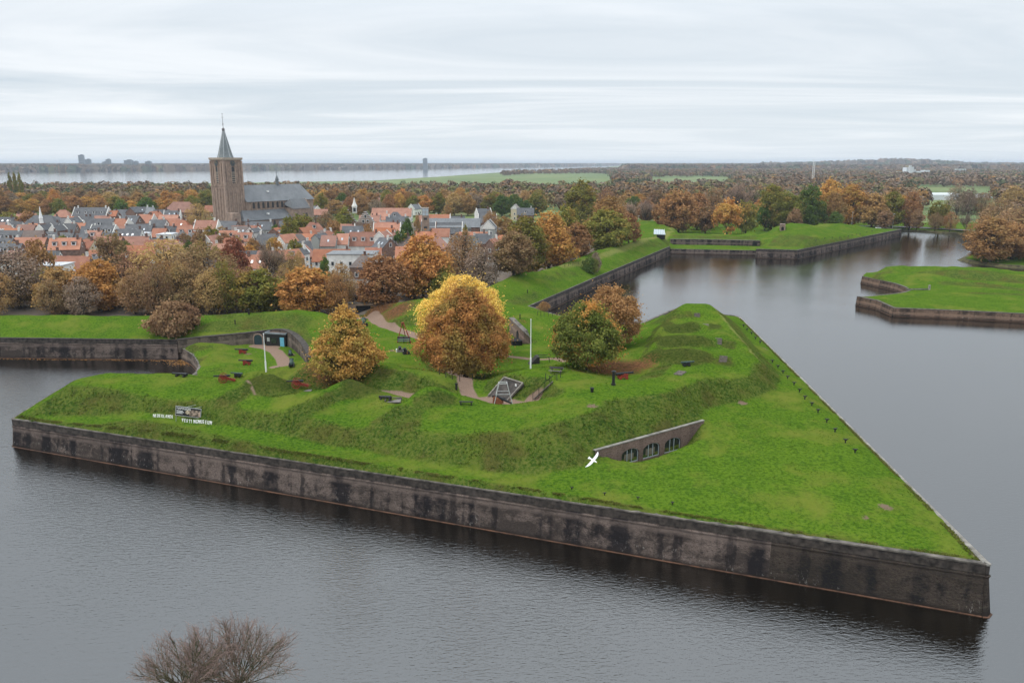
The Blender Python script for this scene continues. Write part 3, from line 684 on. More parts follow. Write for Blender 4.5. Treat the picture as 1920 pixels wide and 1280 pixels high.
M_WATER = water_material()
wm = MB(); wm.add([(-far, -200, 0), (far, -200, 0), (far, far, 0), (-far, far, 0)], [(0, 1, 2, 3)])
water = tag(wm.build('water', M_WATER), kind='structure')
# ================================================================ RAMPART WALLS
def brick_wall_material(name, base=(.108, .083, .071), dark=.9, pale=.3, moss=0.0):
    m_, t, b, o = new_mat(name); g = NG(t)
    uv = g.n('ShaderNodeUVMap', uv_map='UVMap').outputs[0]
    sp = g.n('ShaderNodeSeparateXYZ', {0: uv}); u, v = sp.outputs[0], sp.outputs[1]
    uv2 = g.n('ShaderNodeUVMap', uv_map='FromTop').outputs[0]; tv = g.n('ShaderNodeSeparateXYZ', {0: uv2}).outputs[1]     # metres below the coping
    n_big = g.noise(g.vmul(uv, (.11, .30, 1)), 1, 5, .62, .8)
    n_mid = g.noise(g.vmul(uv, (.75, .75, 1)), 1, 6, .7, .5)
    n_fine = g.noise(g.vmul(uv, (3.2, 6.5, 1)), 1, 3, .75)
    n_gr = g.noise(g.vmul(uv, (7.0, 9.0, 1)), 1, 2, .8)
    wob = g.vmul(g.n('ShaderNodeTexNoise', {'Vector': uv, 'Scale': 1.1, 'Detail': 5.0}).outputs['Color'], (.35, .6, 0))
    pil = g.noise(g.n('ShaderNodeVectorMath', {0: g.vmul(uv, (.30, .02, 1)), 1: wob}).outputs[0], 1, 2, .5)
    pil2 = g.noise(g.n('ShaderNodeVectorMath', {0: g.vmul(uv, (.85, .03, 1)), 1: wob}).outputs[0], 1, 2, .5)
    br = g.n('ShaderNodeTexBrick', {'Vector': uv, 'Scale': 1.0, 'Mortar Size': .016, 'Brick Width': .24, 'Row Height': .085,
             'Color1': tuple(c * 1.15 for c in base) + (1,), 'Color2': tuple(c * .70 for c in base) + (1,), 'Mortar': tuple(min(1, c * 1.7) for c in base) + (1,)})
    col = g.mix(g.rng(n_mid, .38, .68), br.outputs[0], tuple(c * 1.55 for c in base))
    col = g.mix(g.math('MULTIPLY', g.rng(g.math('ADD', g.math('MULTIPLY', n_fine, .6), g.math('MULTIPLY', n_gr, .4)), .50, .40), .75), col, tuple(c * .38 for c in base))
    col = g.mix(g.math('MULTIPLY', g.rng(n_fine, .56, .76), pale), col, (.34, .30, .27))
    col = g.mix(g.math('MULTIPLY', g.rng(g.math('ADD', n_big, g.math('MULTIPLY', g.math('SUBTRACT', n_mid, .5), .7)), .43, .60), dark * .85), col, (.024, .020, .018))
    col = g.mix(g.math('MULTIPLY', g.rng(g.math('ADD', pil, g.math('MULTIPLY', g.math('SUBTRACT', n_mid, .5), .25)), .505, .60), dark), col, (.013, .012, .014))
    col = g.mix(g.math('MULTIPLY', g.rng(g.math('ADD', pil2, g.math('MULTIPLY', g.math('SUBTRACT', n_mid, .5), .4)), .55, .66), dark * .85), col, (.015, .013, .014))
    # lighter brick washed clean under the cordon
    band = g.math('MULTIPLY', g.rng(tv, 1.9, 1.35), g.rng(tv, .95, 1.15))
    col = g.mix(g.math('MULTIPLY', band, g.rng(n_mid, .40, .60, .15, .75)), col, tuple(c * 2.0 for c in base))
    # lime bloom low on the wall
    low = g.rng(v, 1.9, .5)
    bloom = g.rng(g.noise(g.vmul(uv, (3.0, 1.2, 1)), 1, 6, .8), .58, .66)
    spread_ = g.rng(g.noise(g.vmul(uv, (.13, .2, 1)), 1, 2), .46, .56)
    col = g.mix(g.math('MULTIPLY', g.math('MULTIPLY', bloom, low), g.math('MULTIPLY', spread_, .85)), col, (.50, .47, .43))
    col = g.mix(g.math('MULTIPLY', g.rng(g.noise(g.vmul(uv, (1.6, .8, 1)), 1, 6, .8), .64, .72), .5), col, (.40, .35, .31))
    if moss: col = g.mix(g.math('MULTIPLY', g.rng(n_fine, .5, .75), moss), col, (.10, .11, .02))
    # wet foot of the wall
    col = g.mix(g.math('MULTIPLY', g.rng(g.math('ADD', v, g.math('MULTIPLY', n_mid, .5)), .75, .35), .8), col, (.02, .016, .014))
    t.links.new(col, b.inputs['Base Color']); b.inputs['Roughness'].default_value = .85; b.inputs['Specular IOR Level'].default_value = .08
    t.links.new(g.bump(g.math('ADD', g.math('MULTIPLY', n_fine, .6), n_mid), .6, .12), b.inputs['Normal'])
    return m_
M_WALL = brick_wall_material('rampart_brick')
M_WALL_D = brick_wall_material('rampart_brick_dark', (.040, .031, .026), .9, .10, .16)
M_WALL_L = brick_wall_material('rampart_brick_pale', (.125, .098, .080), .6, .3)
M_WALL_R = brick_wall_material('ravelin_brick', (.13, .085, .062), .65, .3, .25)
M_COPE = plain('coping_stone', (.13, .115, .098), .9, var=.45, scale=.9)
M_COPE_L = plain('coping_stone_pale', (.22, .205, .18), .9, var=.3, scale=1.3)
M_PARAPET = plain('parapet_brick', (.050, .040, .034), .9, var=.5, scale=1.6)
M_RUST = plain('footing_rust', (.105, .052, .030), .8, var=.4, scale=.7)
def offsets(line):
    out = []
    for i, p in enumerate(line):
        ds = []
        if i > 0: d = line[i] - line[i-1]; d.z = 0; ds.append(d.normalized())
        if i < len(line) - 1: d = line[i+1] - line[i]; d.z = 0; ds.append(d.normalized())
        d = sum(ds, Vector()).normalized(); n_ = Vector((d.y, -d.x, 0)); c = max(.5, n_.dot(Vector((ds[0].y, -ds[0].x, 0))))
        out.append(n_ / c)
    return out
def sweep(name, line, prof, mat, parent, uv=True, sm=False):
    """prof(i) -> list of (outward, level); swept along the line"""
    line = [Vector(p) for p in line]; of = offsets(line); n = len(prof(0)); V, F = [], []
    dist = [0.0]
    for a, b in zip(line, line[1:]): dist.append(dist[-1] + (b - a).length)
    for i, p in enumerate(line):
        for o_, z in prof(i): V.append((p.x + of[i].x * o_, p.y + of[i].y * o_, z))
    for i in range(len(line) - 1):
        for k in range(n - 1): F.append((i*n+k, i*n+k+1, (i+1)*n+k+1, (i+1)*n+k))
    F.append(tuple(range(n))); F.append(tuple(reversed(range((len(line)-1)*n, len(line)*n))))
    me = bpy.data.meshes.new(name); me.from_pydata(V, [], F); me.update()
    import bmesh
    bm = bmesh.new(); bm.from_mesh(me); bmesh.ops.recalc_face_normals(bm, faces=bm.faces); bm.to_mesh(me); bm.free()
    if uv:
        lay = me.uv_layers.new(name='UVMap'); lay2 = me.uv_layers.new(name='FromTop')
        for pl in me.polygons:
            for li_ in pl.loop_indices:
                vi = me.loops[li_].vertex_index; i = vi // n
                me.uv_layers['UVMap'].data[li_].uv = (dist[i] + name.__len__() * 7.3 + line[0].x, V[vi][2]); me.uv_layers['FromTop'].data[li_].uv = (0, line[i].z - V[vi][2])
    if sm: smooth(me)
    return link_mesh(name, me, parent, mat)
def dens(line, step=6.0):
    out = []
    for a, b in zip(line, line[1:]):
        k = max(1, int((b - a).length / step)); out += [a.lerp(b, j / k) for j in range(k)]
    return out + [line[-1]]
def rampart_wall(label, line, mat, cope=M_COPE, zb=-.4, batter=.13, cordon=True, par=.95, foot=True, group='retaining walls of the fortress', lift=.12, split=None):
    line = dens([Vector(p) for p in line]); root = empty('retaining_wall', line[len(line)//2].copy()); root.location.z = 0
    tag(root, label, 'wall', group, 'thing'); inv = -Vector((root.location.x, root.location.y, 0))
    L2 = [p + inv for p in line]
    def prof(i):
        t = L2[i].z + lift - .12; h = t - zb; pr = min(par, h * .3)
        if cordon: return [(-.9, zb), (-.9, t), (.0, t), (.0, t-pr), (.13, t-pr-.04), (.16, t-pr-.12), (.13, t-pr-.2), (.03, t-pr-.24), (batter*(h-pr), zb)]
        return [(-.9, zb), (-.9, t), (.0, t), (batter*h, zb)]
    if split:
        k_ = min(range(len(line)), key=lambda i: abs(pix(line[i])[0] - split[0])); sweep('wall', L2[:k_+1], prof, mat, root)
        sweep('wall', L2[k_:], lambda i: prof(i + k_), split[1], root)['label'] = 'darker, almost black end section'
    else: sweep('wall', L2, prof, mat, root)
    sweep('coping', L2, lambda i: [(-.5, L2[i].z+lift-.14), (-.5, L2[i].z+lift), (.07, L2[i].z+lift), (.07, L2[i].z+lift-.14)], cope, root)
    if cordon: sweep('parapet_band', L2, lambda i: [(-.02, L2[i].z+lift-.14), (.015, L2[i].z+lift-.14), (.015, L2[i].z+lift-.14-min(par, (L2[i].z-zb)*.3)+.1), (-.02, L2[i].z+lift-.14-min(par, (L2[i].z-zb)*.3)+.1)], M_PARAPET, root)
    if foot:
        def pf(i):
            h = L2[i].z - zb; o_ = batter * (h - min(par, h*.3)) if cordon else batter*h
            return [(o_-.3, -.3), (o_-.3, .09), (o_+.10, .05), (o_+.10, -.3)]
        sweep('footing', L2, pf, M_RUST, root, uv=False)
    return root
E = edgeW
rampart_wall('longest dark-stained brick wall, along the whole water front of the near bastion', [E[13], E[14] + Vector((-.25, .05, 0))], M_WALL, split=(1452, M_WALL_D))
# the sharp salient is rounded and capped in pale stone
bB = E[14]
dB1 = (E[13] - bB).normalized(); dB2 = (E[15] - bB).normalized()
rampart_wall('brick wall down the right edge of the near bastion, pale cap at its sharp tip', [bB + Vector((-.35, .0, 0)), bB + Vector((-.1, -.02, 0)), bB + Vector((.08, .15, 0)), bB + dB2 * .5 , bB + dB2 * 40, bB + dB2 * 80, E[15]], M_WALL_D, M_COPE_L)
rampart_wall('hidden flank wall behind the stepped grass traverses', [E[i] for i in range(15, 24)], M_WALL)
rampart_wall('left flank wall of the near bastion beside the small basin', [E[i] for i in range(9, 14)], M_WALL)
rampart_wall('long straight wall at the left under a green rampart', [E[0], E[1], E[2]], M_WALL, M_PARAPET)
def rounded(pts, k=2):
    for _ in range(k):
        out = [pts[0]]
        for a, b in zip(pts, pts[1:]): out += [a.lerp(b, .25), a.lerp(b, .75)]
        out.append(pts[-1]); pts = out
    return pts
rampart_wall('low curved wall round the end of the small basin', rounded([E[3], E[4], E[5], E[6], E[7], E[8], E[9]]), M_WALL_L, M_COPE, cordon=False)
yt = CLIFFS[0][0]; yb = CLIFFS[0][1]
ytr = [p + Vector((0, 0, 0)) for p in rounded(yt, 2)]
def yard_wall():
    root = empty('retaining_wall', (-50, 160, 0)); tag(root, 'grey-brown curved retaining wall round the sunken cannon yard', 'wall', 'retaining walls of the fortress', 'thing')
    L2 = [p - Vector((-50, 160, 0)) for p in ytr]
    sweep('wall', L2, lambda i: [(-.7, 1.6), (-.7, L2[i].z+.1), (.42, L2[i].z+.1), (.55, 1.6)], M_WALL_L, root)
    sweep('coping', L2, lambda i: [(-.75, L2[i].z+.1), (-.75, L2[i].z+.2), (.5, L2[i].z+.2), (.5, L2[i].z+.1)], M_PARAPET, root)
yard_wall()
rampart_wall('dark curtain wall running away from the near bastion to the right', [E[23], E[24], E[25]], M_WALL)
rampart_wall('low wall of the far ditch between the two bastions', [E[26], E[27]], M_WALL, cordon=False)
rampart_wall('short left face of the far bastion', [E[28], E[29]], M_WALL)
rampart_wall('long right face of the far bastion', [E[29], E[30], E[30] + Vector((-4, 14, 0))], M_WALL)
def back_wall():
    root = empty('retaining_wall', FW_T[1].copy()); root.location.z = 0; tag(root, 'upper far wall behind the grass strip, dark arch at its right end', 'wall', 'retaining walls of the fortress', 'thing')
    o_ = Vector((root.location.x, root.location.y, 0)); L2 = dens([p - o_ for p in FW_T])
    sweep('wall', L2, lambda i: [(-.8, 1.6), (-.8, 4.7), (.7, 4.7), (.8, 1.6)], M_WALL, root)
    sweep('coping', L2, lambda i: [(-.8, 4.7), (-.8, 4.9), (.8, 4.9), (.8, 4.7)], M_COPE, root)
    MB().tube([L2[-1] + Vector((-1.5, -1.5, 3.2)), L2[-1] + Vector((-1.5, -.6, 3.2))], [1.25, 1.25], 14)
    a = L2[-2].lerp(L2[-1], .7); arc = [(a.x - 1.6, 2.0), (a.x + 1.6, 2.0)] + [(a.x + 1.6*math.cos(q), 3.1 + 1.1*math.sin(q)) for q in np.linspace(0, math.pi, 9)]
    MB().prism([(x, a.y - .95, z) for x, z in arc], (0, 0, 0), (0, .3, 0)).build('arch_opening', plain('dark_opening', (.008, .008, .009)), root)
back_wall()
rv = ravW
rampart_wall('long low wall of the grassy ravelin at the right', [rv[10], rv[11], rv[12], rv[13]], M_WALL_R, cordon=False, lift=.05)
rampart_wall('mossy broken end wall of the ravelin, lower prong', [rv[8] + Vector((0,.4,0)), rv[9], rv[10]], M_WALL_R, cordon=False, lift=.05)
rampart_wall('curved inner wall between the two prongs of the ravelin', rounded([rv[0], rv[1], rv[2], rv[3], rv[4], rv[5], rv[6], rv[7], rv[8]]), M_WALL_R, M_COPE, cordon=False, lift=.05)
rampart_wall('hidden back wall of the ravelin', [rav_poly[-2], rav_poly[-1], rv[0]], M_WALL_R, cordon=False, lift=.05)

# ---------------------------------------------------------------- arcade wall with three arched windows
M_CASBRICK = brick_wall_material('arcade_brick', (.165, .115, .095), .22, .25)
M_DARKGLASS = plain('window_glass_dark', (.02, .026, .028), .12, spec=.9, var=.1)
M_FRAME = plain('window_frame_pale', (.42, .47, .50), .5, var=.1)
def arcade():
    a = CAS_T[0].copy(); b_ = CAS_T[-1].copy(); Lw = (b_ - a).length; ang = math.atan2(b_.y - a.y, b_.x - a.x)
    root = empty('arcade_wall', (a.x, a.y, 4.0), ang); tag(root, 'brown brick wall with three arched windows sunk in the grass slope', 'wall', kind='thing')
    H0, H1 = a.z - 4.0 + .10, b_.z - 4.0 + .12
    spots = []
    for pxw in (1177, 1217, 1257):
        # where the sight line of that column meets the wall plane
        best = min(range(0, 400), key=lambda k: abs(pix(a.lerp(b_, k / 400.))[0] - pxw)); spots.append(best / 400. * Lw)
    hw, sill, spring, rise = 1.42, .3, 1.45, .72
    import bmesh
    # front face as a strip with arched holes, extruded
    def arch(x, n=10): return [(x + hw * math.cos(q), spring + rise * math.sin(q)) for q in np.linspace(0, math.pi, n)]
    V, F = [], []
    def q(*p): b0 = len(V); V.extend(p); F.append(tuple(range(b0, b0 + len(p))))
    top = lambda x: H0 + (H1 - H0) * x / Lw
    x0 = -.3
    yf = -.56
    P3 = lambda x, z: (x, yf, z)
    cur = x0
    for s_ in spots:
        q(P3(cur, -.3), P3(s_-hw, -.3), P3(s_-hw, top(s_-hw)), P3(cur, top(cur)))
        q(P3(s_-hw, -.3), P3(s_+hw, -.3), P3(s_+hw, sill), P3(s_-hw, sill))
        ar = arch(s_)[::-1]
        for (xa, za), (xb, zb_) in zip(ar, ar[1:]): q(P3(xa, za), P3(xb, zb_), P3(xb, top(xb)), P3(xa, top(xa)))
        # reveals
        lo = [(s_-hw, sill)] + ar + [(s_+hw, sill)]
        for (xa, za), (xb, zb_) in zip(lo, lo[1:] + [lo[0]]): q((xa, yf, za), (xb, yf, zb_), (xb, yf+.35, zb_), (xa, yf+.35, za))
        cur = s_ + hw
    q(P3(cur, -.3), P3(Lw+.3, -.3), P3(Lw+.3, top(Lw)), P3(cur, top(cur)))
    q((x0, yf, top(x0)), (Lw+.3, yf, top(Lw)), (Lw+.3, .0, top(Lw)), (x0, .0, top(x0)))
    q((Lw+.3, yf, -.3), (Lw+.3, .0, -.3), (Lw+.3, .0, top(Lw)), (Lw+.3, yf, top(Lw)))
    me = bpy.data.meshes.new('wall'); me.from_pydata(V, [], F); me.update()
    lay = me.uv_layers.new(name='UVMap')
    for pl in me.polygons:
        for li_ in pl.loop_indices: v = me.vertices[me.loops[li_].vertex_index].co; lay.data[li_].uv = (v.x + 40, v.z + 1.2 + v.y * .5)
    link_mesh('wall', me, root, M_CASBRICK)
    MB().add([(x0, -.64, top(x0)), (Lw+.35, -.64, top(Lw)), (Lw+.35, -.2, top(Lw)), (x0, -.2, top(x0)), (x0, -.64, top(x0)+.1), (Lw+.35, -.64, top(Lw)+.1), (Lw+.35, -.2, top(Lw)+.1), (x0, -.2, top(x0)+.1)],
             [(0,1,2,3),(4,5,6,7),(0,1,5,4),(1,2,6,5),(2,3,7,6),(3,0,4,7)]).build('coping', M_COPE_L, root)
    blind = plain('window_blind', (.17, .145, .105), .8, var=.15)
    for j, s_ in enumerate(spots):
        f = MB(); y = yf + .22
        f.box((s_-hw+.05, y, (sill+spring)/2), (.1, .08, spring-sill)); f.box((s_+hw-.05, y, (sill+spring)/2), (.1, .08, spring-sill)); f.box((s_, y, sill+.05), (2*hw-.2, .08, .1))
        f.box((s_-.36, y, (sill+spring+.55)/2+.04), (.07, .07, spring+.5-sill-.1)); f.box((s_+.36, y, (sill+spring+.55)/2+.04), (.07, .07, spring+.5-sill-.1))
        ar = [(s_ + (hw-.05)*math.cos(q_), y, spring + (rise-.05)*math.sin(q_)) for q_ in np.linspace(0, math.pi, 10)]
        for p, r_ in zip(ar, ar[1:]): f.bar(p, r_, .1, .08)
        w = f.build('window', M_FRAME, root)
        prof = [(s_-hw, yf+.29, sill)] + [(s_ + hw*math.cos(q_), yf+.29, spring + rise*math.sin(q_)) for q_ in np.linspace(math.pi, 0, 12)] + [(s_+hw, yf+.29, sill)]
        MB().prism(prof, (0, 0, 0), (0, .04, 0)).build('pane', M_DARKGLASS, w)
        if j < 2: MB().box((s_, yf+.27, sill + .62), (1.5, .02, 1.05)).build('blind', blind, w)
arcade()

def shore_bank(line):
    L2 = dens([Vector(p) for p in line], 4.0); r = random.Random(3)
    o = sweep('shore_bank', L2, lambda i: [(-1.2, L2[i].z + .03), (.0, L2[i].z + .02), (.7, .45), (1.6, .0), (2.2, -.5), (-1.2, -.5)], plain('bank_soil', (.085,.075,.030), .95, var=.45, scale=.6), None, uv=False)
    tag(o, kind='structure')
shore_bank([E[i] for i in range(31, len(E))] + [Vector((XMAX, E[-1].y, .9))])
# ================================================================ TREES
def leaf_material(name, cols, patch=None, patch_amt=.5, rough=.8, trans=.34, patch_pos=(.52, .66)):
    m_, t, b, o = new_mat(name); g = NG(t)
    rnd = g.n('ShaderNodeAttribute', attribute_name='rnd').outputs['Fac']
    oi = g.n('ShaderNodeObjectInfo').outputs['Random']; oc = g.n('ShaderNodeTexCoord').outputs['Object']
    nz = g.noise(oc, .55, 3, .6); nz2 = g.noise(g.n('ShaderNodeVectorMath', {0: oc, 1: g.n('ShaderNodeCombineXYZ', {0: g.math('MULTIPLY', oi, 50)}).outputs[0]}).outputs[0], .22, 2, .5)
    f = g.math('ADD', g.math('MULTIPLY', rnd, .55), g.math('MULTIPLY', g.math('SUBTRACT', nz, .25), .9), clamp=True)
    col = g.ramp(f, [(0.05, cols[0]), (.95, cols[2]), (.5, cols[1])])
    if patch: col = g.mix(g.math('MULTIPLY', g.rng(g.math('ADD', nz2, g.math('MULTIPLY', g.math('SUBTRACT', rnd, .5), .12)), *patch_pos), patch_amt), col, patch)
    hsv = g.n('ShaderNodeHueSaturation', {'Saturation': .92, 'Hue': g.rng(oi, 0, 1, .488, .512), 'Value': g.rng(g.math('FRACT', g.math('MULTIPLY', oi, 7.31)), 0, 1, 1.9, 2.6), 'Color': col}).outputs[0]
    t.links.new(hsv, b.inputs['Base Color']); b.inputs['Roughness'].default_value = rough; b.inputs['Specular IOR Level'].default_value = .0
    tl = g.n('ShaderNodeBsdfTranslucent', {0: hsv}); ms = g.n('ShaderNodeMixShader', {0: trans, 1: b.outputs[0], 2: tl.outputs[0]}); t.links.new(ms.outputs[0], o.inputs[0])
    return m_
LM = {
 'orange': leaf_material('leaves_orange', [(.12,.052,.012), (.24,.112,.022), (.37,.19,.040)], (.20,.15,.022), .5),
 'rust': leaf_material('leaves_rust', [(.085,.042,.016), (.165,.084,.028), (.26,.145,.052)], (.14,.10,.028), .4),
 'brown': leaf_material('leaves_brown', [(.075,.040,.020), (.14,.08,.038), (.21,.13,.065)], (.13,.11,.035), .5),
 'golden': leaf_material('leaves_golden', [(.115,.072,.026), (.19,.122,.042), (.27,.18,.065)], (.20,.10,.03), .5),
 'olive': leaf_material('leaves_olive', [(.045,.050,.009), (.095,.095,.015), (.17,.15,.028)], (.20,.10,.018), .55),
 'green': leaf_material('leaves_green', [(.018,.036,.008), (.040,.070,.013), (.080,.115,.022)], (.14,.10,.018), .35),
 'yellow': leaf_material('leaves_yellow', [(.24,.15,.022), (.40,.27,.038), (.55,.40,.08)], (.36,.21,.04), .6, trans=.3),
 'darkred': leaf_material('leaves_darkred', [(.060,.017,.010), (.115,.036,.018), (.17,.06,.03)], (.12,.05,.02), .4),
 'mixed': leaf_material('leaves_mixed', [(.030,.046,.008), (.068,.086,.013), (.13,.13,.022)], (.30,.14,.018), .85, patch_pos=(.51, .60)),
 'amber': leaf_material('leaves_amber', [(.13,.062,.013), (.25,.125,.022), (.39,.21,.038)], (.135,.120,.022), .7, patch_pos=(.46, .58)),
 'grey': leaf_material('twigs_grey', [(.070,.050,.034), (.115,.082,.056), (.175,.128,.088)], (.15,.105,.05), .4, trans=.05),
 'pinkgrey': leaf_material('twigs_pinkgrey', [(.115,.075,.055), (.18,.122,.09), (.25,.18,.14)], None, trans=.05),
}
M_BARK = plain('bark', (.060, .047, .036), .95, var=.35, scale=2.5, bump=.5)
M_BARK_G = plain('bark_greenish', (.085, .078, .040), .95, var=.4, scale=2.5, bump=.4)
M_TWIG = plain('fine_twigs', (.235, .160, .135), .95, var=.2, scale=1.0)
def quads_from(Cn, A, B):
    """leaf quads: centres, half-axes"""
    n = len(Cn); V = np.empty((n, 4, 3)); V[:, 0] = Cn - A - B; V[:, 1] = Cn + A - B; V[:, 2] = Cn + A + B; V[:, 3] = Cn - A + B
    return V.reshape(-1, 3), np.arange(4 * n).reshape(n, 4)
def unit(v): return v / np.maximum(np.linalg.norm(v, axis=-1, keepdims=True), 1e-9)
def crown(seed, H, Rw, base, n_leaf, leaf, shape='round', nl=42, open_=.0, lobe=.34, flat=1.0):
    """returns lobes, leaf centres, outward dirs.  H total height, Rw half-width, base = crown underside"""
    r = np.random.RandomState(seed); hh = (H - base) / 2; cz = base + hh
    L_ = []
    tries = 0
    PF = {'cone': (.80, 1.0, .74, .42, .10), 'egg': (.72, 1.0, .88, .62, .20), 'tall': (.55, .92, 1.0, .85, .35), 'round': (.52, .96, 1.0, .80, .30), 'spread': (.45, .95, 1.0, .85, .5)}[shape]
    while len(L_) < nl and tries < 6000:
        tries += 1
        zf = r.uniform(-1, 1); ang = r.uniform(0, 6.283); rad = r.uniform(.1, 1.0) ** .45
        w = float(np.interp(zf, (-1, -.55, 0, .5, 1), PF)); lr = lobe * r.choice([.55, .75, .95, 1.15, 1.35]) * Rw * max(.55, min(1, w + .15))
        wob = 1 + .10 * math.sin(ang * 2 + seed) + .07 * math.sin(ang * 3 + seed * 2 + zf * 3)
        c = np.array([math.cos(ang) * rad * max(.05, Rw * w * wob - lr * .75), math.sin(ang) * rad * max(.05, Rw * w * wob - lr * .75), cz + zf * max(.1, hh - lr * .6)])
        if all(np.linalg.norm(c - q[:3]) > .42 * (lr + q[3]) for q in L_): L_.append(np.array([*c, lr]))
    L_ = np.array(L_); k = r.choice(len(L_), n_leaf, p=(L_[:, 3]**2) / (L_[:, 3]**2).sum())
    d = unit(r.normal(size=(n_leaf, 3))); d[:, 2] = d[:, 2] * .9 + .12; d = unit(d)
    rr = L_[k, 3] * (r.uniform(.45, 1.08, n_leaf) ** .5) * (1 + .12 * r.normal(size=n_leaf))
    P_ = L_[k, :3] + d * rr[:, None] * np.array([1, 1, .85 * flat])
    stray = r.rand(n_leaf) < (.22 if seed != 105 else .10); P_ = P_ + stray[:, None] * r.normal(size=(n_leaf, 3)) * (lobe * Rw * .55)
    out = P_ - np.array([0, 0, cz - hh * .3]); keep = r.rand(n_leaf) < np.clip(.35 + (unit(out) * d).sum(1), .12, 1)
    return L_, P_[keep], d[keep], r
def leaf_mesh(name, P_, d, r, leaf, long=1.3, ups=.5):
    n = len(P_); nn = unit(d * .8 + r.normal(size=(n, 3)) * .55 + np.array([0, 0, ups * .5])); a = unit(np.cross(nn, r.normal(size=(n, 3)))); b = np.cross(nn, a)
    s = leaf * r.uniform(.6, 1.3, (n, 1)) * .5
    V, Q = quads_from(P_, a * s * long, b * s)
    me = mesh_np(name, V, quads=Q); rv_ = r.rand(n)
    point_attr(me, 'rnd', np.repeat(rv_, 4)); return me
def limbs(mb, seed, H, base, L_, r0, n_l=9, fork=None, lean=0):
    r = np.random.RandomState(seed + 77); fz = fork if fork is not None else base * .9
    top = np.array([r.normal() * .2, r.normal() * .2, max(fz, .3)])
    mb.tube([(0, 0, -.3), (.0, .0, .25), tuple(top * .5), tuple(top)], [r0 * 1.5, r0 * 1.12, r0, r0 * .88], 8)
    idx = r.permutation(len(L_))[:n_l]
    for j in idx:
        c = L_[j]; mid = top + (c[:3] - top) * .5 + np.array([0, 0, -.05 * H * r.rand()]) + r.normal(size=3) * .03 * H
        st = top * r.uniform(.8, 1.0)
        mb.tube([tuple(st), tuple(mid), tuple(c[:3])], [r0 * .5, r0 * .3, r0 * .08], 5, cap=False)
        for _ in range(2):
            e_ = c[:3] + unit(r.normal(size=3) + np.array([0, 0, .5])) * c[3] * .9
            mb.tube([tuple(mid), tuple((mid + e_) / 2 + r.normal(size=3) * .02 * H), tuple(e_)], [r0 * .2, r0 * .12, r0 * .03], 4, cap=False)
    # leader
    mb.tube([tuple(top), (top[0] * .6, top[1] * .6, (top[2] + H) / 2), (0, 0, H * .93)], [r0 * .8, r0 * .35, r0 * .05], 6, cap=False)
def bare_tree_meshes(seed, H, Rw, fork, lv=4, n0=7, thin=1.0, r0=.32, twig_w=.03, spread=.9, kids=5, up=.12):
    """recursive branching; thick limbs in one mesh, twigs (ribbons) in another"""
    r = np.random.RandomState(seed); mb = MB(); TW = []
    def grow(p, d, ln, rad, lev):
        pts = [p]; q = p.copy(); dd = d.copy()
        nseg = 3
        for _ in range(nseg):
            dd = unit(dd + r.normal(size=3) * .13 + np.array([0, 0, up * .5])); q = q + dd * ln / nseg; pts.append(q.copy())
        rs = [rad * (1 - .22 * i) for i in range(nseg + 1)]
        if rad > .022 * (H / 12): mb.tube([tuple(x) for x in pts], rs, 6 if lev < 2 else 4, cap=False)
        else:
            for a, b in zip(pts, pts[1:]): TW.append((a, b, max(rad, twig_w * .5), max(rad * .75, twig_w * .35)))
        if lev >= lv: return
        k = n0 if lev == 0 else kids
        for j in range(k):
            t = r.uniform(.3 if lev else .75, 1.0); i = min(int(t * nseg), nseg - 1); bp = pts[i] + (pts[i+1] - pts[i]) * (t * nseg - i)
            side = unit(np.cross(dd, r.normal(size=3))); an = r.uniform(.3, .75) * spread if lev else r.uniform(.15, .95) * spread
            nd = unit(dd * math.cos(an) + side * math.sin(an) + np.array([0, 0, up]))
            l2 = ln * r.uniform(.55, .8) if lev else (H - fork) * r.uniform(.40, .52)
            grow(bp, nd, l2, rad * r.uniform(.42, .6) * (1 if lev else 1.1), lev + 1)
    grow(np.array([0, 0, -.2]), np.array([0, 0, 1.0]), fork, r0, 0)
    V, Q, rn = [], [], []
    for a, b, w0, w1 in TW:
        d = unit(b - a); s = unit(np.cross(d, r.normal(size=3))); u = np.cross(d, s); k = len(V)
        V += [a - s*w0, a + s*w0, b + s*w1, b - s*w1]; Q.append((k, k+1, k+2, k+3)); x = r.rand(); rn += [x]*4
    me = mesh_np('twigs', np.array(V), quads=np.array(Q)); point_attr(me, 'rnd', rn)
    zs = np.array(V)[:, 2]; xs = np.array(V)
    return mb, me, zs.max(), np.percentile(np.hypot(xs[:, 0], xs[:, 1]), 97)
PROTO = {}
def trunk_mesh(mb, name='trunk'):
    me = bpy.data.meshes.new(name); me.from_pydata(mb.v, [], mb.f); me.update(); smooth(me); me.materials.append(M_BARK); return me
def make_proto(key, seed, H, Rw, base, n, leaf, **k):
    fk = k.pop('fork', None); r0 = k.pop('r0', .32); twg = k.pop('twigs', 0); nlm = k.pop('limbs', 9)
    L_, P_, d, r = crown(seed, H, Rw, base, n, leaf, **k)
    mb = MB(); limbs(mb, seed, H, base, L_, r0, nlm, fk)
    me = leaf_mesh('crown', P_, d, r, leaf); me.materials.append(LM['orange'])
    PROTO[key] = (trunk_mesh(mb), me, H, Rw)
for i in range(4): make_proto('full%d' % i, 10 + i, 15, 6.0, .9, 17000, .31, nl=90, r0=.33, fork=2.2, lobe=.23, limbs=16)
for i in range(2): make_proto('tall%d' % i, 30 + i, 18, 5.0, 2.0, 14000, .31, nl=80, lobe=.24, shape='tall', r0=.33, fork=3.5)
for i in range(3): make_proto('open%d' % i, 40 + i, 15, 6.0, .9, 9500, .22, nl=80, r0=.30, lobe=.28, fork=3.2, limbs=26)
for i in range(3): make_proto('small%d' % i, 50 + i, 8, 3.4, .7, 5200, .26, nl=40, lobe=.26, r0=.18, fork=1.6)
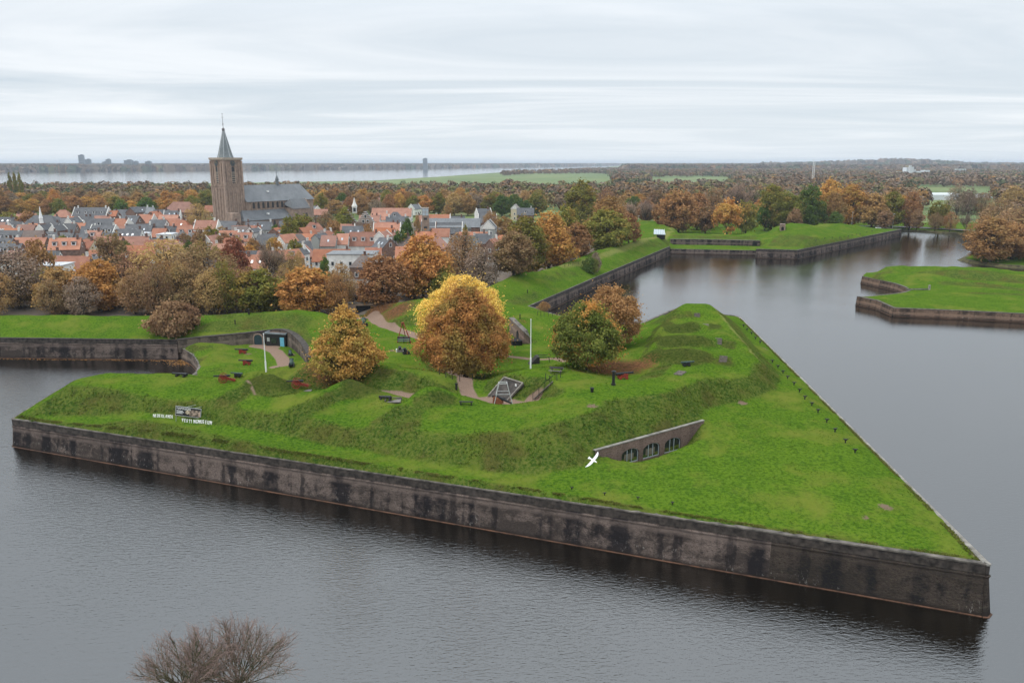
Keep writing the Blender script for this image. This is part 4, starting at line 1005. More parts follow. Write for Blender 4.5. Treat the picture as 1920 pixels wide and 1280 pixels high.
for i in range(2): make_proto('bush%d' % i, 60 + i, 3, 2.4, .0, 6500, .13, nl=50, lobe=.24, r0=.10, fork=.5)
for i in range(3):
    mb, tw, hh, rr = bare_tree_meshes(70 + i, 15, 6, 3.2, lv=4, n0=8, kids=6, r0=.30, twig_w=.07, spread=.95)
    tw.materials.append(LM['grey']); PROTO['bare%d' % i] = (trunk_mesh(mb), tw, hh, rr)
TREE_N = [0]
def tree(label, px, ytop, wpx, D, proto, leaf, name='broadleaf_tree', group=None, base=None, rz=None, cat='tree', xoff=None):
    """crown centre column, crown-top row, crown width on the photograph, distance in metres"""
    tm, cm, H0, R0 = PROTO[proto]; p = at_dist(px, ytop, D)
    gz = base if base is not None else (float(hz(p.x, D)) if D < YMAX and XMIN < p.x < XMAX else 2.0)
    h = max(1.0, p.z - gz); w = wpx / FPX * (D * CP + (CAM_H - gz - h * .5) * SP) / 2
    TREE_N[0] += 1; r = random.Random(TREE_N[0] * 17)
    root = empty(name, (p.x, D, gz - .05), rz if rz is not None else r.uniform(0, 6.28)); root.scale = (w / R0, w / R0, h / H0)
    tag(root, label, cat, group)
    a = link_mesh('trunk', tm, root); b = link_mesh('crown', cm, root)
    if a.material_slots: a.material_slots[0].link = 'OBJECT'; a.material_slots[0].material = M_BARK
    b.material_slots[0].link = 'OBJECT'; b.material_slots[0].material = LM[leaf]
    return root
# ---- the trees standing on the near bastion, each with a crown of its own
make_proto('cone', 101, 12, 5.0, .9, 42000, .175, nl=170, shape='cone', r0=.2, fork=1.2, lobe=.19, limbs=30)
make_proto('big', 102, 15, 7.4, 1.7, 105000, .185, nl=230, r0=.42, fork=2.2, lobe=.17, limbs=34, shape='egg')
make_proto('mix', 103, 11, 6.0, 1.1, 52000, .18, nl=150, r0=.26, fork=1.4, lobe=.20, limbs=24)
make_proto('rus', 104, 12, 5.6, .8, 48000, .18, nl=150, r0=.28, fork=1.6, lobe=.19, limbs=24, shape='tall')
make_proto('yel', 105, 14, 7.2, 1.2, 80000, .15, nl=210, r0=.30, fork=2.2, lobe=.22, limbs=34)
tree('cone-shaped small oak with orange-green leaves on the leaf-strewn bank', 643, 570, 140, 115.8, 'cone', 'amber', 'oak_tree')
tree('biggest round oak on the bastion, brown-orange leaves above a dark forked trunk', 871, 536, 170, 123.5, 'big', 'amber', 'oak_tree')
tree('tree with bright yellow crown showing round the top of the biggest oak', 866, 517, 156, 141, 'yel', 'yellow', 'broadleaf_tree')
tree('green and orange tree in front of a rust-coloured one beside the red cannon', 1100, 568, 145, 117.5, 'mix', 'mixed', 'oak_tree', rz=2.2)
tree('rust-orange tree standing against the moat behind the green one', 1147, 537, 118, 139, 'rus', 'rust', 'oak_tree')
# ---- belt behind the left rampart and beside the town
G1 = 'trees behind the left rampart'
BELT = [
 (22,462,120,203,'open0','grey','thin grey-brown tree at the left edge of the photo'), (105,500,92,199,'full0','rust','rust-brown round tree just left of the vivid orange one'),
 (63,446,62,232,'small0','rust','small rust tree among the roofs near the left edge'), (178,487,100,200,'full1','orange','vivid orange tree left of the brown thicket'),
 (150,520,80,214,'open1','brown','brown half-bare tree behind the vivid orange one'), (238,470,120,212,'open2','brown','brown twiggy tree between the vivid orange one and the widest bare tree'),
 (305,446,150,214,'open1','golden','widest half-bare tree of the belt, golden brown'), (378,452,140,208,'open0','brown','half-bare brown tree just left of the dark red one'),
 (345,500,110,196,'open2','brown','low brown tree right behind the big rampart bush'), (270,505,100,195,'open0','brown','low brown tree left of the big rampart bush'),
 (205,430,56,262,'small1','brown','small brown tree standing among the town roofs left of centre'),
 (436,447,66,225,'full2','darkred','dark red beech among the bare trees'), (500,438,92,222,'bare0','grey','leafless dark tree with fanning limbs below the church'),
 (420,500,90,198,'open1','brown','brown half-bare tree under the dark red beech'), (480,503,112,196,'full3','olive','olive-green tree behind the parked white car'),
 (573,500,118,194,'full0','orange','broad orange tree above the dark parked car'), (545,470,48,214,'open2','golden','slender golden tree beside the tiled roofs'),
 (638,492,64,205,'open1','golden','pale golden half-bare tree left of the large rust oak'), (535,515,80,204,'small1','rust','low rust tree between the olive and orange ones'),
 (716,478,112,200,'full1','rust','large rust oak at the gate path'), (790,441,112,216,'full2','orange','tall orange oak standing behind the large rust oak'),
 (762,478,90,222,'full0','orange','orange oak filling the gap between the two large oaks'), (832,500,52,212,'small2','olive','small olive tree right of the tall orange oak'),
 (868,432,92,240,'open0','brown','brown half-bare tree with a view to the houses behind'), (905,462,76,228,'open1','grey','grey half-bare tree left of the dark rampart tree'),
 (842,470,60,250,'open2','rust','thin rusty tree behind the small olive tree'),
 (963,433,92,229,'full3','brown','dark olive-brown tree with dark trunks on the green rampart'), (985,405,96,262,'full1','olive','olive tree right behind the dark rampart tree'),
 (1030,398,100,272,'full2','orange','orange tree along the curtain rampart'), (1082,418,66,290,'full0','rust','rust tree next to the orange one on the curtain rampart'),
 (1062,386,64,310,'full3','olive','greenish tree peeping out behind the orange rampart tree'),
 (1138,391,100,318,'full3','olive','dark olive tree at the corner of the track'), (1142,367,86,338,'full1','rust','rust-red tree crowning the one at the corner of the track'),
 (1180,400,50,330,'small0','rust','rust tree on the right side of the dark olive one'), (1092,336,62,420,'tall0','olive','tall green-brown tree rising above the rampart trees'),
 (1045,410,50,292,'small1','rust','small reddish tree between the rampart trees')]
_c = {}
_rb = random.Random(8); _ow = ['first','second','third','fourth','fifth','sixth','seventh','eighth','ninth','tenth','eleventh','twelfth']
for i in range(30):
    px = -15 + i * 23 + _rb.uniform(-8, 8)
    if px > 650: break
    lf, nm = _rb.choice([('brown','brown'), ('grey','grey-brown'), ('rust','rusty'), ('golden','dull golden'), ('brown','brown'), ('olive','olive')]); _c[nm] = _c.get(nm, 0) + 1
    BELT.append((px, _rb.uniform(498, 528) - (14 if 230 < px < 420 else 0), _rb.uniform(58, 84), _rb.uniform(191, 224), 'open%d' % (i % 3), lf, '%s low half-bare tree, %s of that colour from left in the undergrowth belt' % (nm, _ow[min(_c[nm], 12) - 1])))
for px, yt_, w_, D, pr, lf, lb in BELT: tree(lb, px, yt_, w_, D, pr, lf, 'bare_tree' if 'bare' in pr else 'broadleaf_tree', G1 if px < 930 else 'trees along the curtain rampart')
FARF = [
 (1275,357,80,432,'full0','rust','rust tree, leftmost of the row on the far rampart'), (1248,372,50,440,'small1','rust','small rust tree left of the leftmost far rampart tree'), (1325,384,44,428,'small0','brown','small grey-brown tree in the far rampart row'),
 (1310,362,60,455,'full2','rust','rust tree behind the small grey-brown one'), (1366,372,52,418,'small2','orange','bright orange tree in the middle of the far rampart row'), (1402,373,48,425,'small1','olive','olive-rust tree right of the bright orange one'),
 (1390,328,88,500,'bare1','pinkgrey','big pinkish leafless tree above the far rampart row'), (1340,352,50,470,'open1','brown','half-bare brown tree left of the big leafless one'),
 (1212,366,42,455,'bare2','pinkgrey','leafless pinkish tree beside the far meadow'), (1188,372,34,448,'bare0','pinkgrey','smaller leafless tree left of the far meadow'),
 (1452,346,66,450,'full1','olive','olive tree with an orange top behind the far bastion'), (1482,362,56,440,'full3','olive','lighter olive tree before the dark green one'),
 (1437,378,34,446,'small2','green','small dark green tree behind the far wall'), (1524,347,58,447,'full0','green','darkest green round tree behind the far bastion'), (1566,362,48,452,'full2','rust','rust tree right of the darkest green one'),
 (1492,390,34,430,'small0','brown','small brown bush-like tree on the far bastion edge'), (1568,396,30,438,'small2','green','small dark green conical tree on the far bastion'),
 (1598,345,70,486,'full1','orange','orange-topped tree left of the lamp post'), (1560,335,60,520,'full3','orange','orange tree behind the far rust tree'),
 (1640,362,64,476,'full0','rust','rust tree above the causeway'), (1678,358,54,478,'full3','olive','olive tree above the causeway'), (1712,360,48,474,'full2','rust','rust tree at the end of the causeway woods'),
 (1660,392,34,462,'small1','brown','small brown tree by the white car'), (1722,392,26,462,'small0','brown','thin brown tree at the water end of the causeway'), (1766,374,46,474,'small1','olive','olive-rust tree alone on the causeway'),
 (1757,398,28,460,'open0','brown','small half-bare tree left on the causeway'), (1785,396,28,460,'open1','rust','small rusty half-bare tree on the causeway'), (1815,396,30,460,'bare1','grey','small leafless tree on the causeway'),
 (1868,408,104,322,'full1','rust','wide rust-brown oak on the point of land at the right'), (1912,388,110,345,'open0','brown','brown tree behind the wide rust-brown oak'), (1852,402,60,352,'open2','rust','reddish half-bare tree left behind the wide oak'),
 (1905,418,96,330,'full0','rust','rust tree at the right edge beside the wide oak'), (1880,372,90,385,'open1','brown','dark brown tree furthest back on the point of land'), (1925,410,90,338,'full2','brown','brown tree cut off by the right edge'),
 (1800,346,50,560,'open2','grey','grey bare-crowned trees beyond the causeway meadow'), (1822,352,44,556,'open0','grey','dark thin-crowned tree in the row beyond the meadow'), (1845,360,40,552,'open1','brown','brown thin-crowned tree beyond the meadow'),
 (1905,350,50,600,'full1','golden','golden tree near the right edge beyond the meadow')]
for px, yt_, w_, D, pr, lf, lb in FARF: tree(lb, px, yt_, w_, D, pr, lf, 'bare_tree' if 'bare' in pr else 'broadleaf_tree', 'trees of the far bastion and causeway')
TOWN_T = [
 (368,380,52,430,'open1','golden','golden half-bare tree left of the church tower'), (395,420,36,330,'small1','olive','olive tree below the church tower'), (372,428,30,318,'small2','brown','brown tree among roofs left of the church'),
 (540,405,38,360,'small0','olive','olive-gold tree under the church choir'), (565,398,44,395,'small1','olive','dark olive tree beside the church choir'), (610,395,40,400,'open0','brown','brown bare tree right of the church'),
 (645,388,44,395,'full2','olive','olive-orange tree left of the stepped gable'), (625,408,30,370,'small1','rust','rust tree behind the tiled roofs'), (688,418,26,330,'small0','rust','rusty tree before the stepped gable'),
 (763,408,26,350,'small2','green','green tree along the street'), (750,428,28,325,'small1','green','second green tree along the street'), (782,402,14,400,'small0','golden','golden shrub beside the small tower'),
 (838,382,20,470,'small2','golden','golden bush before the long slate roof'), (920,395,40,420,'open0','rust','rust twiggy tree right of the slate-roofed hall'), (945,405,40,400,'small0','rust','rust tree beside the cream gable'), (872,420,14,340,'small2','olive','olive shrub in the courtyard of the hall'),
 (560,468,26,240,'open1','golden','narrow golden tree before the white facades'), (608,480,24,236,'small2','green','green shrubs beside the white building'), (225,372,30,520,'small1','green','green tree behind the long slate roof'),
 (50,395,40,430,'small0','rust','rust tree behind the left roofs'), (12,395,40,450,'small1','olive','olive tree at the far left behind the roofs')]
for px, yt_, w_, D, pr, lf, lb in TOWN_T: tree(lb, px, yt_, w_, D, pr, lf, 'broadleaf_tree', 'trees in the town')
# ---- bushes
tree('big brown leafless thicket spilling over the left rampart', 322, 566, 100, 166, 'bush0', 'brown', 'bush', cat='bush'); tree('right shoulder of the brown thicket, beside the big bush', 350, 570, 52, 168, 'bush0', 'brown', 'bush', cat='bush'); tree('lower tip of the brown thicket reaching down to the wall', 302, 588, 50, 163.5, 'bush1', 'brown', 'bush', cat='bush')
tree('dark green evergreen bush on the brink of the curtain wall', 1107, 482, 36, 262, 'bush1', 'green', 'bush', cat='bush'); tree('grey leafless shrub leaning over the evergreen bush', 1116, 474, 26, 266, 'bush0', 'grey', 'bush', cat='bush')
tree('reddish twiggy shrub below the curtain wall', 1020, 566, 26, 190, 'bush0', 'golden', 'bush', cat='bush')
# ---- the park belt beyond the town roofs: individual trees, told apart by colour and order
def belt_rows():
    r = random.Random(11); kinds = [('orange','orange'), ('rust','rust-brown'), ('olive','olive'), ('rust','russet'), ('green','dark green'), ('brown','dull brown'), ('golden','golden'), ('grey','leafless grey'), ('orange','amber')]
    count = {}
    ordw = ['first','second','third','fourth','fifth','sixth','seventh','eighth','ninth','tenth','eleventh','twelfth','thirteenth','fourteenth','fifteenth','sixteenth','seventeenth','eighteenth','nineteenth','twentieth']
    rows = [(598, -20, 1010, 15.0, 9.5, 'front row'), (640, -30, 1020, 15.5, 10, 'middle row'), (690, -30, 1035, 15.5, 11, 'back row')]
    out = []
    for D, x0, x1, H, sp, rn in rows:
        px = x0; stp = sp / (D * CP) * FPX
        while px < x1:
            hh = H * r.uniform(.72, 1.12); Dj = D + r.uniform(-14, 14)
            if 395 < px < 455 and D < 650: hh *= .8
            k = r.choices(kinds, [3, 4, 4.5, 3, 2, 2.5, 1.5, 1.2, 2.5])[0]
            zt = 2.2 + hh; v = ((zt - CAM_H) * CP + Dj * SP) / (Dj * CP - (zt - CAM_H) * SP); yt_ = 640 - FPX * v
            out.append((px, yt_, stp * r.uniform(1.15, 1.7), Dj, k, rn)); px += stp * r.uniform(.8, 1.25)
    for px, yt_, w_, D, k, rn in out:
        key = (k[1], rn); count[key] = count.get(key, 0) + 1
        pr = r.choice(['full0','full1','full2','full3']) if k[0] != 'grey' else r.choice(['open0','open1','open2'])
        n_ = count[key]; o_ = ordw[n_-1] if n_ <= 20 else 'late'
        tree('%s tree, %s of that colour from left, %s behind the town' % (k[1], o_, rn), px, yt_, w_, D, pr, k[0], 'broadleaf_tree', 'park trees behind the town', base=2.2)
    # behind the far bastion, right half
    count.clear()
    rows = [(520, 1150, 1480, 15, 10, 'near row'), (560, 1130, 1700, 16, 10.5, 'second row'), (615, 1110, 1705, 16.5, 11.5, 'third row')]
    for D, x0, x1, H, sp, rn in rows:
        px = x0; stp = sp / (D * CP) * FPX
        while px < x1:
            hh = H * r.uniform(.68, 1.12); Dj = D + r.uniform(-16, 16)
            k = r.choices(kinds, [3, 5, 2.5, 4, 1.5, 3.5, 1, 1.8, 1.5])[0]
            zt = 2.0 + hh; v = ((zt - CAM_H) * CP + Dj * SP) / (Dj * CP - (zt - CAM_H) * SP); yt_ = 640 - FPX * v
            if not (1215 < px < 1245 and D < 600):
                key = (k[1], rn); count[key] = count.get(key, 0) + 1; n_ = count[key]
                pr = r.choice(['full0','full1','full2','full3']) if k[0] != 'grey' else r.choice(['open0','open1','open2'])
                tree('%s tree, %s of that colour from left, %s behind far bastion' % (k[1], ordw[min(n_, 20)-1], rn), px, yt_, stp * r.uniform(1.2, 1.75), Dj, pr, k[0], 'broadleaf_tree', 'woods behind the far bastion', base=2.0)
            px += stp * r.uniform(.8, 1.3)
belt_rows()

# ---------------------------------------------------------------- woods that read as one mass
WC = [(.31,.17,.055), (.25,.14,.065), (.18,.17,.06), (.23,.155,.095), (.085,.11,.05), (.23,.175,.13), (.25,.20,.085), (.19,.12,.075)]
def woods_material(name):
    m_, t, b, o = new_mat(name); g = NG(t)
    at = g.n('ShaderNodeAttribute', attribute_name='tint').outputs['Fac']; rn = g.n('ShaderNodeAttribute', attribute_name='rnd').outputs['Fac']
    stops = [(i / 8. , WC[i]) for i in range(8)]
    col = g.ramp(at, [stops[0], stops[7]] + stops[1:7], 'CONSTANT')
    col = g.mix(g.rng(rn, 0, 1, .0, .55), col, (.05, .035, .018)); t.links.new(col, b.inputs['Base Color']); b.inputs['Roughness'].default_value = .9
    b.inputs['Specular IOR Level'].default_value = .1
    return m_
M_WOODS = woods_material('woods_autumn')
def crown_cloud(name, spots, nleaf, leaf, seed, label, cat='trees'):
    """one mass of many crowns; spots: x, y, ground, height, radius, tint"""
    r = np.random.RandomState(seed); S = np.array(spots); n = len(S)
    k = np.repeat(np.arange(n), nleaf); m_ = len(k)
    d = unit(r.normal(size=(m_, 3)) + np.array([0, 0, .25])); rad = S[k, 4] * r.uniform(.72, 1.05, m_)
    lob = 1 + .16 * np.sin(d[:, 0] * 5 + k * 1.7) * np.cos(d[:, 1] * 6 + k)
    hz_ = S[k, 3] * .42
    Pc = np.column_stack([S[k, 0] + d[:, 0] * rad * lob, S[k, 1] + d[:, 1] * rad * lob, S[k, 2] + S[k, 3] * .58 + d[:, 2] * hz_ * lob])
    nn = unit(d + r.normal(size=(m_, 3)) * .4); a = unit(np.cross(nn, r.normal(size=(m_, 3)))); b = np.cross(nn, a); s = leaf * r.uniform(.6, 1.3, (m_, 1)) * .5
    s = s * (S[k, 4] / S[:, 4].mean())[:, None]
    V, Q = quads_from(Pc, a * s * 1.2, b * s); me = mesh_np(name, V, quads=Q)
    point_attr(me, 'tint', np.repeat((S[k, 5] + .5) / 8., 4)); point_attr(me, 'rnd', np.repeat(r.rand(m_), 4))
    o = link_mesh(name, me, None, M_WOODS); tag(o, label, cat, kind='stuff'); return o
def scatter(D0, D1, growth, sp, keep, seed, H=(12, 17), Rr=(5, 8), pxr=(-520, 2300), tw=None):
    r = random.Random(seed); out = []; D = D0
    while D < D1:
        px = pxr[0]; stp = sp * r.uniform(.9, 1.1) * (1 + .15 * (D / 1500.)) / (D * CP) * FPX
        while px < pxr[1]:
            x = (px - 960) / FPX * (D * CP + 38 * SP); y = D + r.uniform(-.5, .5) * growth * 14
            yg = 640 - FPX * ((2 - CAM_H) * CP + y * SP) / (y * CP - (2 - CAM_H) * SP)
            if keep(px, yg, x, y):
                band = tw(px, yg, r) if tw else None
                t_ = r.choices(range(8), band or [2.2, 4, 3, 3.5, 1.6, 2, 1.5, 3.2])[0]
                out.append((x, y, 1.8, r.uniform(*H), r.uniform(*Rr), t_))
            px += stp * r.uniform(.7, 1.35)
        D += 14 * growth * (D / D0) ** 1.0
    return out
def lake_shore_y(px): return float(np.interp(px, [a for a, b in NS], [b for a, b in NS]))
MEADOWS = [[(925,338),(955,329),(1030,326.5),(1120,326),(1145,329),(1150,340),(1150,356),(1000,358),(940,351)], [(1215,334),(1300,332),(1370,333),(1372,353),(1215,355)],
           [(1725,368),(1790,364),(1870,378),(1880,412),(1735,412)], [(1205,388),(1240,388),(1240,402),(1205,402)], [(1715,350),(1860,352),(1860,372),(1715,372)]]
def in_meadow(px, y): return any(bool(inside_poly(np.array([px]), np.array([y]), m_)[0]) for m_ in MEADOWS)
def keep_mid(px, yg, x, y):
    if in_meadow(px, yg): return False
    if px < 1160 and yg < lake_shore_y(max(px, -400)) + 4.0: return False
    return True
def warm(px, yg, r): return [2.2, 4, 3, 3.5, 1.6, 1.4, 1.5, 3]
spots = scatter(735, 1150, 1.6, 11, keep_mid, 5, H=(9, 14), tw=warm)
crown_cloud('woodland', spots, 70, 1.7, 1, 'autumn woodland beyond the town and the far bastion', 'woodland')
spots2 = scatter(640, 735, 1.3, 11, lambda px, yg, x, y: px > 1700 and not in_meadow(px, yg), 6, tw=warm) + scatter(655, 735, 1.3, 11, lambda px, yg, x, y: 1030 < px <= 1700 and not in_meadow(px, yg), 6, tw=warm)
spots2 += scatter(235, 640, 1.0, 10, lambda px, yg, x, y: px < -70, 18, H=(8, 14), Rr=(3.5, 6), tw=warm)
spots2 += scatter(500, 650, 1.2, 10, lambda px, yg, x, y: px > 1855 and yg > 345 and not in_meadow(px, yg), 8, H=(9, 14), Rr=(4, 6), tw=lambda a, b, r: [1.5, 4, 1, 4, 1, 3, 1, 3])
crown_cloud('park_woodland', spots2, 110, 1.35, 2, 'nearer woods beyond the causeway and meadow at the right', 'woodland')
def purple(px, yg, r): return [.9, 2.5, 1.2, 3.5, 2.2, 4.5, .6, 4]
def keep_far(px, yg, x, y):
    if in_meadow(px, yg): return False
    if px < 1160 and yg < lake_shore_y(px) + (2.5 if px > 950 else 5): return False
    if px < 945: return False
    if 1600 < px < 1750 and 318 < yg < 322: return False
    return True
spots3 = scatter(1160, 4200, 1.7, 17, keep_far, 7, H=(11, 16), Rr=(8, 12), tw=purple)
crown_cloud('distant_forest', spots3, 60, 2.7, 3, 'distant brown forest reaching to the horizon', 'forest')
def keep_shore(px, yg, x, y): return px > 1175 or yg < float(np.interp(px, [a for a, b in reversed(FS)], [b for a, b in reversed(FS)]) if px > 0 else 321.5) - .3
spots4 = scatter(3650, 16000, 1.15, 55, keep_shore, 9, H=(7, 13), Rr=(26, 40), pxr=(-500, 2300), tw=lambda a, b, r: [.4, 1.5, 1, 3, 3, 3.5, .4, 3])
crown_cloud('far_shore_woods', spots4, 22, 24.0, 4, 'blue-grey wooded shore beyond the lake', 'woods')
# low wooded ridge at the right horizon
ridge = []
rr_ = random.Random(5)
for i in range(900):
    px = rr_.uniform(1430, 1990); D = rr_.uniform(5600, 7400); hgt = 6 + 34 * math.exp(-((px - 1700) / 90.) ** 2) + 22 * math.exp(-((px - 1560) / 110.) ** 2) * .5
    x = (px - 960) / FPX * D * CP; ridge.append((x, D, hgt * rr_.uniform(.4, 1.0), rr_.uniform(16, 26), rr_.uniform(26, 40), rr_.choice([3, 4, 4, 5, 7])))
crown_cloud('wooded_ridge', ridge, 26, 20.0, 6, 'low wooded ridge on the right horizon', 'woods')
print('TREES', TREE_N[0], len(spots), len(spots2), len(spots3), len(spots4))
# ================================================================ THE TOWN
def tile_material(name, c1, c2, c3, sc_=1.0):
    m_, t, b, o = new_mat(name); g = NG(t); oc = g.n('ShaderNodeTexCoord').outputs['Object']; oi = g.n('ShaderNodeObjectInfo').outputs['Random']
    v = g.n('ShaderNodeVectorMath', {0: oc, 1: g.n('ShaderNodeCombineXYZ', {0: g.math('MULTIPLY', oi, 90)}).outputs[0]}).outputs[0]
    a = g.noise(v, .45 * sc_, 4, .6); f = g.noise(g.vmul(v, (1, 1, 2.0)), 3.2 * sc_, 3, .7)
    col = g.mix(g.rng(a, .38, .62), c1, c2); col = g.mix(g.rng(f, .5, .75), col, c3)
    wv = g.n('ShaderNodeTexWave', {'Vector': oc, 'Scale': 1.9, 'Distortion': .4, 'Detail': 1.0}, bands_direction='Z').outputs['Fac']
    col = g.mix(g.math('MULTIPLY', g.rng(wv, .35, .0), .3), col, tuple(c * .4 for c in c1))
    hsv = g.n('ShaderNodeHueSaturation', {'Value': g.rng(oi, 0, 1, .8, 1.2), 'Saturation': g.rng(g.math('FRACT', g.math('MULTIPLY', oi, 5.7)), 0, 1, .82, 1.1), 'Color': col}).outputs[0]
    t.links.new(hsv, b.inputs['Base Color']); b.inputs['Roughness'].default_value = .62; b.inputs['Specular IOR Level'].default_value = .35
    t.links.new(g.bump(wv, .35, .08), b.inputs['Normal']); return m_
ROOF = {'g': tile_material('roof_slate_grey', (.062,.064,.070), (.098,.100,.106), (.155,.158,.165)), 'o': tile_material('roof_tile_orange', (.33,.115,.055), (.41,.16,.08), (.27,.12,.08)),
        'r': tile_material('roof_tile_red', (.25,.095,.055), (.33,.14,.085), (.19,.10,.075)), 'b': tile_material('roof_tile_brown', (.115,.085,.075), (.16,.12,.10), (.22,.17,.15)),
        'l': tile_material('roof_lead_pale', (.125,.134,.142), (.17,.178,.186), (.24,.25,.26), .6), 'w': plain('flat_roof_white', (.55,.57,.60), .7, var=.2, scale=.5)}
RN = {'g': 'slate grey', 'o': 'orange tiled', 'r': 'red tiled', 'b': 'brown tiled', 'l': 'pale lead', 'w': 'flat white'}
WALL = {'w': plain('render_white', (.72,.71,.67), .85, var=.12, scale=.6), 'b': plain('house_brick_brown', (.20,.125,.095), .9, var=.25, scale=1.5), 'y': plain('render_cream', (.58,.50,.34), .85, var=.12),
        'g': plain('house_render_grey', (.30,.31,.29), .85, var=.15), 'd': plain('dark_timber', (.05,.045,.045), .8)}
WN = {'w': 'white', 'b': 'brick', 'y': 'cream', 'g': 'grey', 'd': 'dark'}
M_WHITE = plain('paint_white', (.78,.78,.76), .6, var=.05); M_GLASS = plain('glass_dark', (.03,.04,.05), .15, var=.1, spec=.8); M_CHIM = plain('chimney_brick', (.17,.10,.08), .9, var=.3)
M_TRIM = plain('gable_trim', (.68,.67,.62), .8, var=.1)
M_SKYL = plain('skylight_glass', (.50,.55,.60), .15, var=.05, spec=.9)
rh = random.Random(99)
def house(label, x, y, zr, w, d, rz, roof='g', wall='b', hip=False, dorm=0, chim=1, sky=0, eave=None, win=True, gableends=False, base=3.0, name='brick_house', group='houses of the old town', trim=False):
    """ridge along local x; w along the ridge, d across"""
    H = zr - base; e_ = eave if eave is not None else H - d * .5 * rh.uniform(.85, 1.1); e_ = max(2.4, e_)
    root = empty(name, (x, y, base - .1), rz); tag(root, label, 'house', group)
    X, Y = w / 2, d / 2
    m_ = MB()
    m_.add([(-X,-Y,0),(X,-Y,0),(X,Y,0),(-X,Y,0),(-X,-Y,e_),(X,-Y,e_),(X,Y,e_),(-X,Y,e_)], [(0,3,2,1),(0,1,5,4),(1,2,6,5),(2,3,7,6),(3,0,4,7),(4,5,6,7)])
    hx = 0 if not hip else min(Y * .8, X * .8)
    if not hip:
        for s in (-1, 1): m_.add([(s*X,-Y,e_),(s*X,Y,e_),(s*X,0,H-.05),(s*(X-.25),-Y,e_),(s*(X-.25),Y,e_),(s*(X-.25),0,H-.05)], [(0,1,2),(3,5,4),(0,2,5,3),(1,4,5,2),(0,3,4,1)])
    m_.build('wall', WALL[wall], root)
    o_ = .3; k = (H - e_) / Y; t = .16
    rm = MB(); gx = X + (0.05 if gableends else .15)
    if hip:
        lo = [(-X-o_,-Y-o_,e_-k*o_),(X+o_,-Y-o_,e_-k*o_),(X+o_,Y+o_,e_-k*o_),(-X-o_,Y+o_,e_-k*o_)]; hi = [(-X+hx,0,H),(X-hx,0,H)]
        rm.add(lo + hi + [(a,b,c-.14) for a,b,c in lo], [(0,1,5,4),(1,2,5),(2,3,4,5),(3,0,4),(0,6,7,1),(1,7,8,2),(2,8,9,3),(3,9,6,0),(6,9,8,7)])
    else:
        for s in (-1, 1):
            a = [(-gx,0,H),(gx,0,H),(gx,s*(Y+o_),e_-k*o_),(-gx,s*(Y+o_),e_-k*o_)]
            rm.add([(p[0],p[1],p[2]+.02) for p in a] + [(p[0],p[1],p[2]+t) for p in a], [(0,3,2,1),(4,5,6,7),(0,1,5,4),(1,2,6,5),(2,3,7,6),(3,0,4,7)])
    ro = rm.build('roof', ROOF[roof], root)
    if gableends or trim:
        for s in (-1, 1):
            g_ = MB(); g_.prism([(s*(X+.0),-Y-.1,e_-.2),(s*(X+.0),-Y-.1,e_+.35),(s*(X+.0),0,H+.55),(s*(X+.0),Y+.1,e_+.35),(s*(X+.0),Y+.1,e_-.2)], (-.12,0,0), (.2,0,0)); g_.build('gable', M_TRIM if trim else WALL[wall], root)
    for c in range(chim):
        cx_ = (X - .7 - (hx if hip else 0)) * (1 if c % 2 == 0 else -1) * rh.uniform(.75, 1.0); cb = MB().box((cx_, rh.uniform(-.5,.5), H + .35), (.75, .6, 1.7)); cb.box((cx_, 0, H + 1.25), (.85, .7, .12)); cb.build('chimney', M_CHIM if rh.random() < .6 else M_TRIM, ro)
    fs = -1
    for j in range(dorm):
        dx = (j + .5) / dorm * (w - 2*hx - 1) - (w - 2*hx - 1) / 2; zz_ = e_ + (H - e_) * .42; yy = -(Y) + (zz_ - e_) / k
        db = MB().box((dx, yy + .35, zz_ + .35), (1.5, 1.7, 1.35)); dd = db.build('dormer', M_WHITE, ro)
        MB().box((dx, yy - .52, zz_ + .38), (1.0, .06, .85)).build('window', M_GLASS, ro); MB().box((dx, yy + .3, zz_ + 1.06), (1.8, 2.0, .12)).build('dormer_roof', ROOF['l'] if j % 2 else ROOF['g'], ro)
    for j in range(sky):
        dx = (j + .5) / sky * (w*.6) - w*.3; f_ = .45; zz_ = e_ + (H - e_) * f_; yy = -Y + (zz_ - e_) / k
        n_ = Vector((0, -k, 1)).normalized(); sl = Vector((0, 1, k)).normalized() * .55; c0 = Vector((dx, yy, zz_ + t)) + n_ * .08; ax = Vector((.35, 0, 0))
        MB().add([c0-ax-sl, c0+ax-sl, c0+ax+sl, c0-ax+sl, c0-ax-sl-n_*.1, c0+ax-sl-n_*.1, c0+ax+sl-n_*.1, c0-ax+sl-n_*.1], [(0,1,2,3),(4,7,6,5),(0,4,5,1),(1,5,6,2),(2,6,7,3),(3,7,4,0)]).build('skylight', M_SKYL, ro)
    if win:
        nf = max(1, int(e_ / 2.9)); pos_ = []
        for fl in range(nf):
            n_ = max(2, min(6, int(w / 2.6)))
            for j in range(n_): pos_.append((((j + .5) / n_ - .5) * (w - .8), -Y - .04, .1 + 1.5 + fl * 2.8, 0))
            n2 = max(1, int(d / 3))
            for s in (-1, 1):
                if (s == 1) == (math.cos(rz) * 0 + (x < 0)): pass
            for j in range(n2): pos_.append(((X + .04) if (math.sin(rz) < -.05 or x < -60) else (-X - .04), ((j + .5) / n2 - .5) * (d - 1), 1.6 + fl * 2.8, 1))
        if H - e_ > 3 and not hip: pos_.append(((X + .04) if (math.sin(rz) < -.05 or x < -60) else (-X - .04), 0, e_ + 1.2, 1))
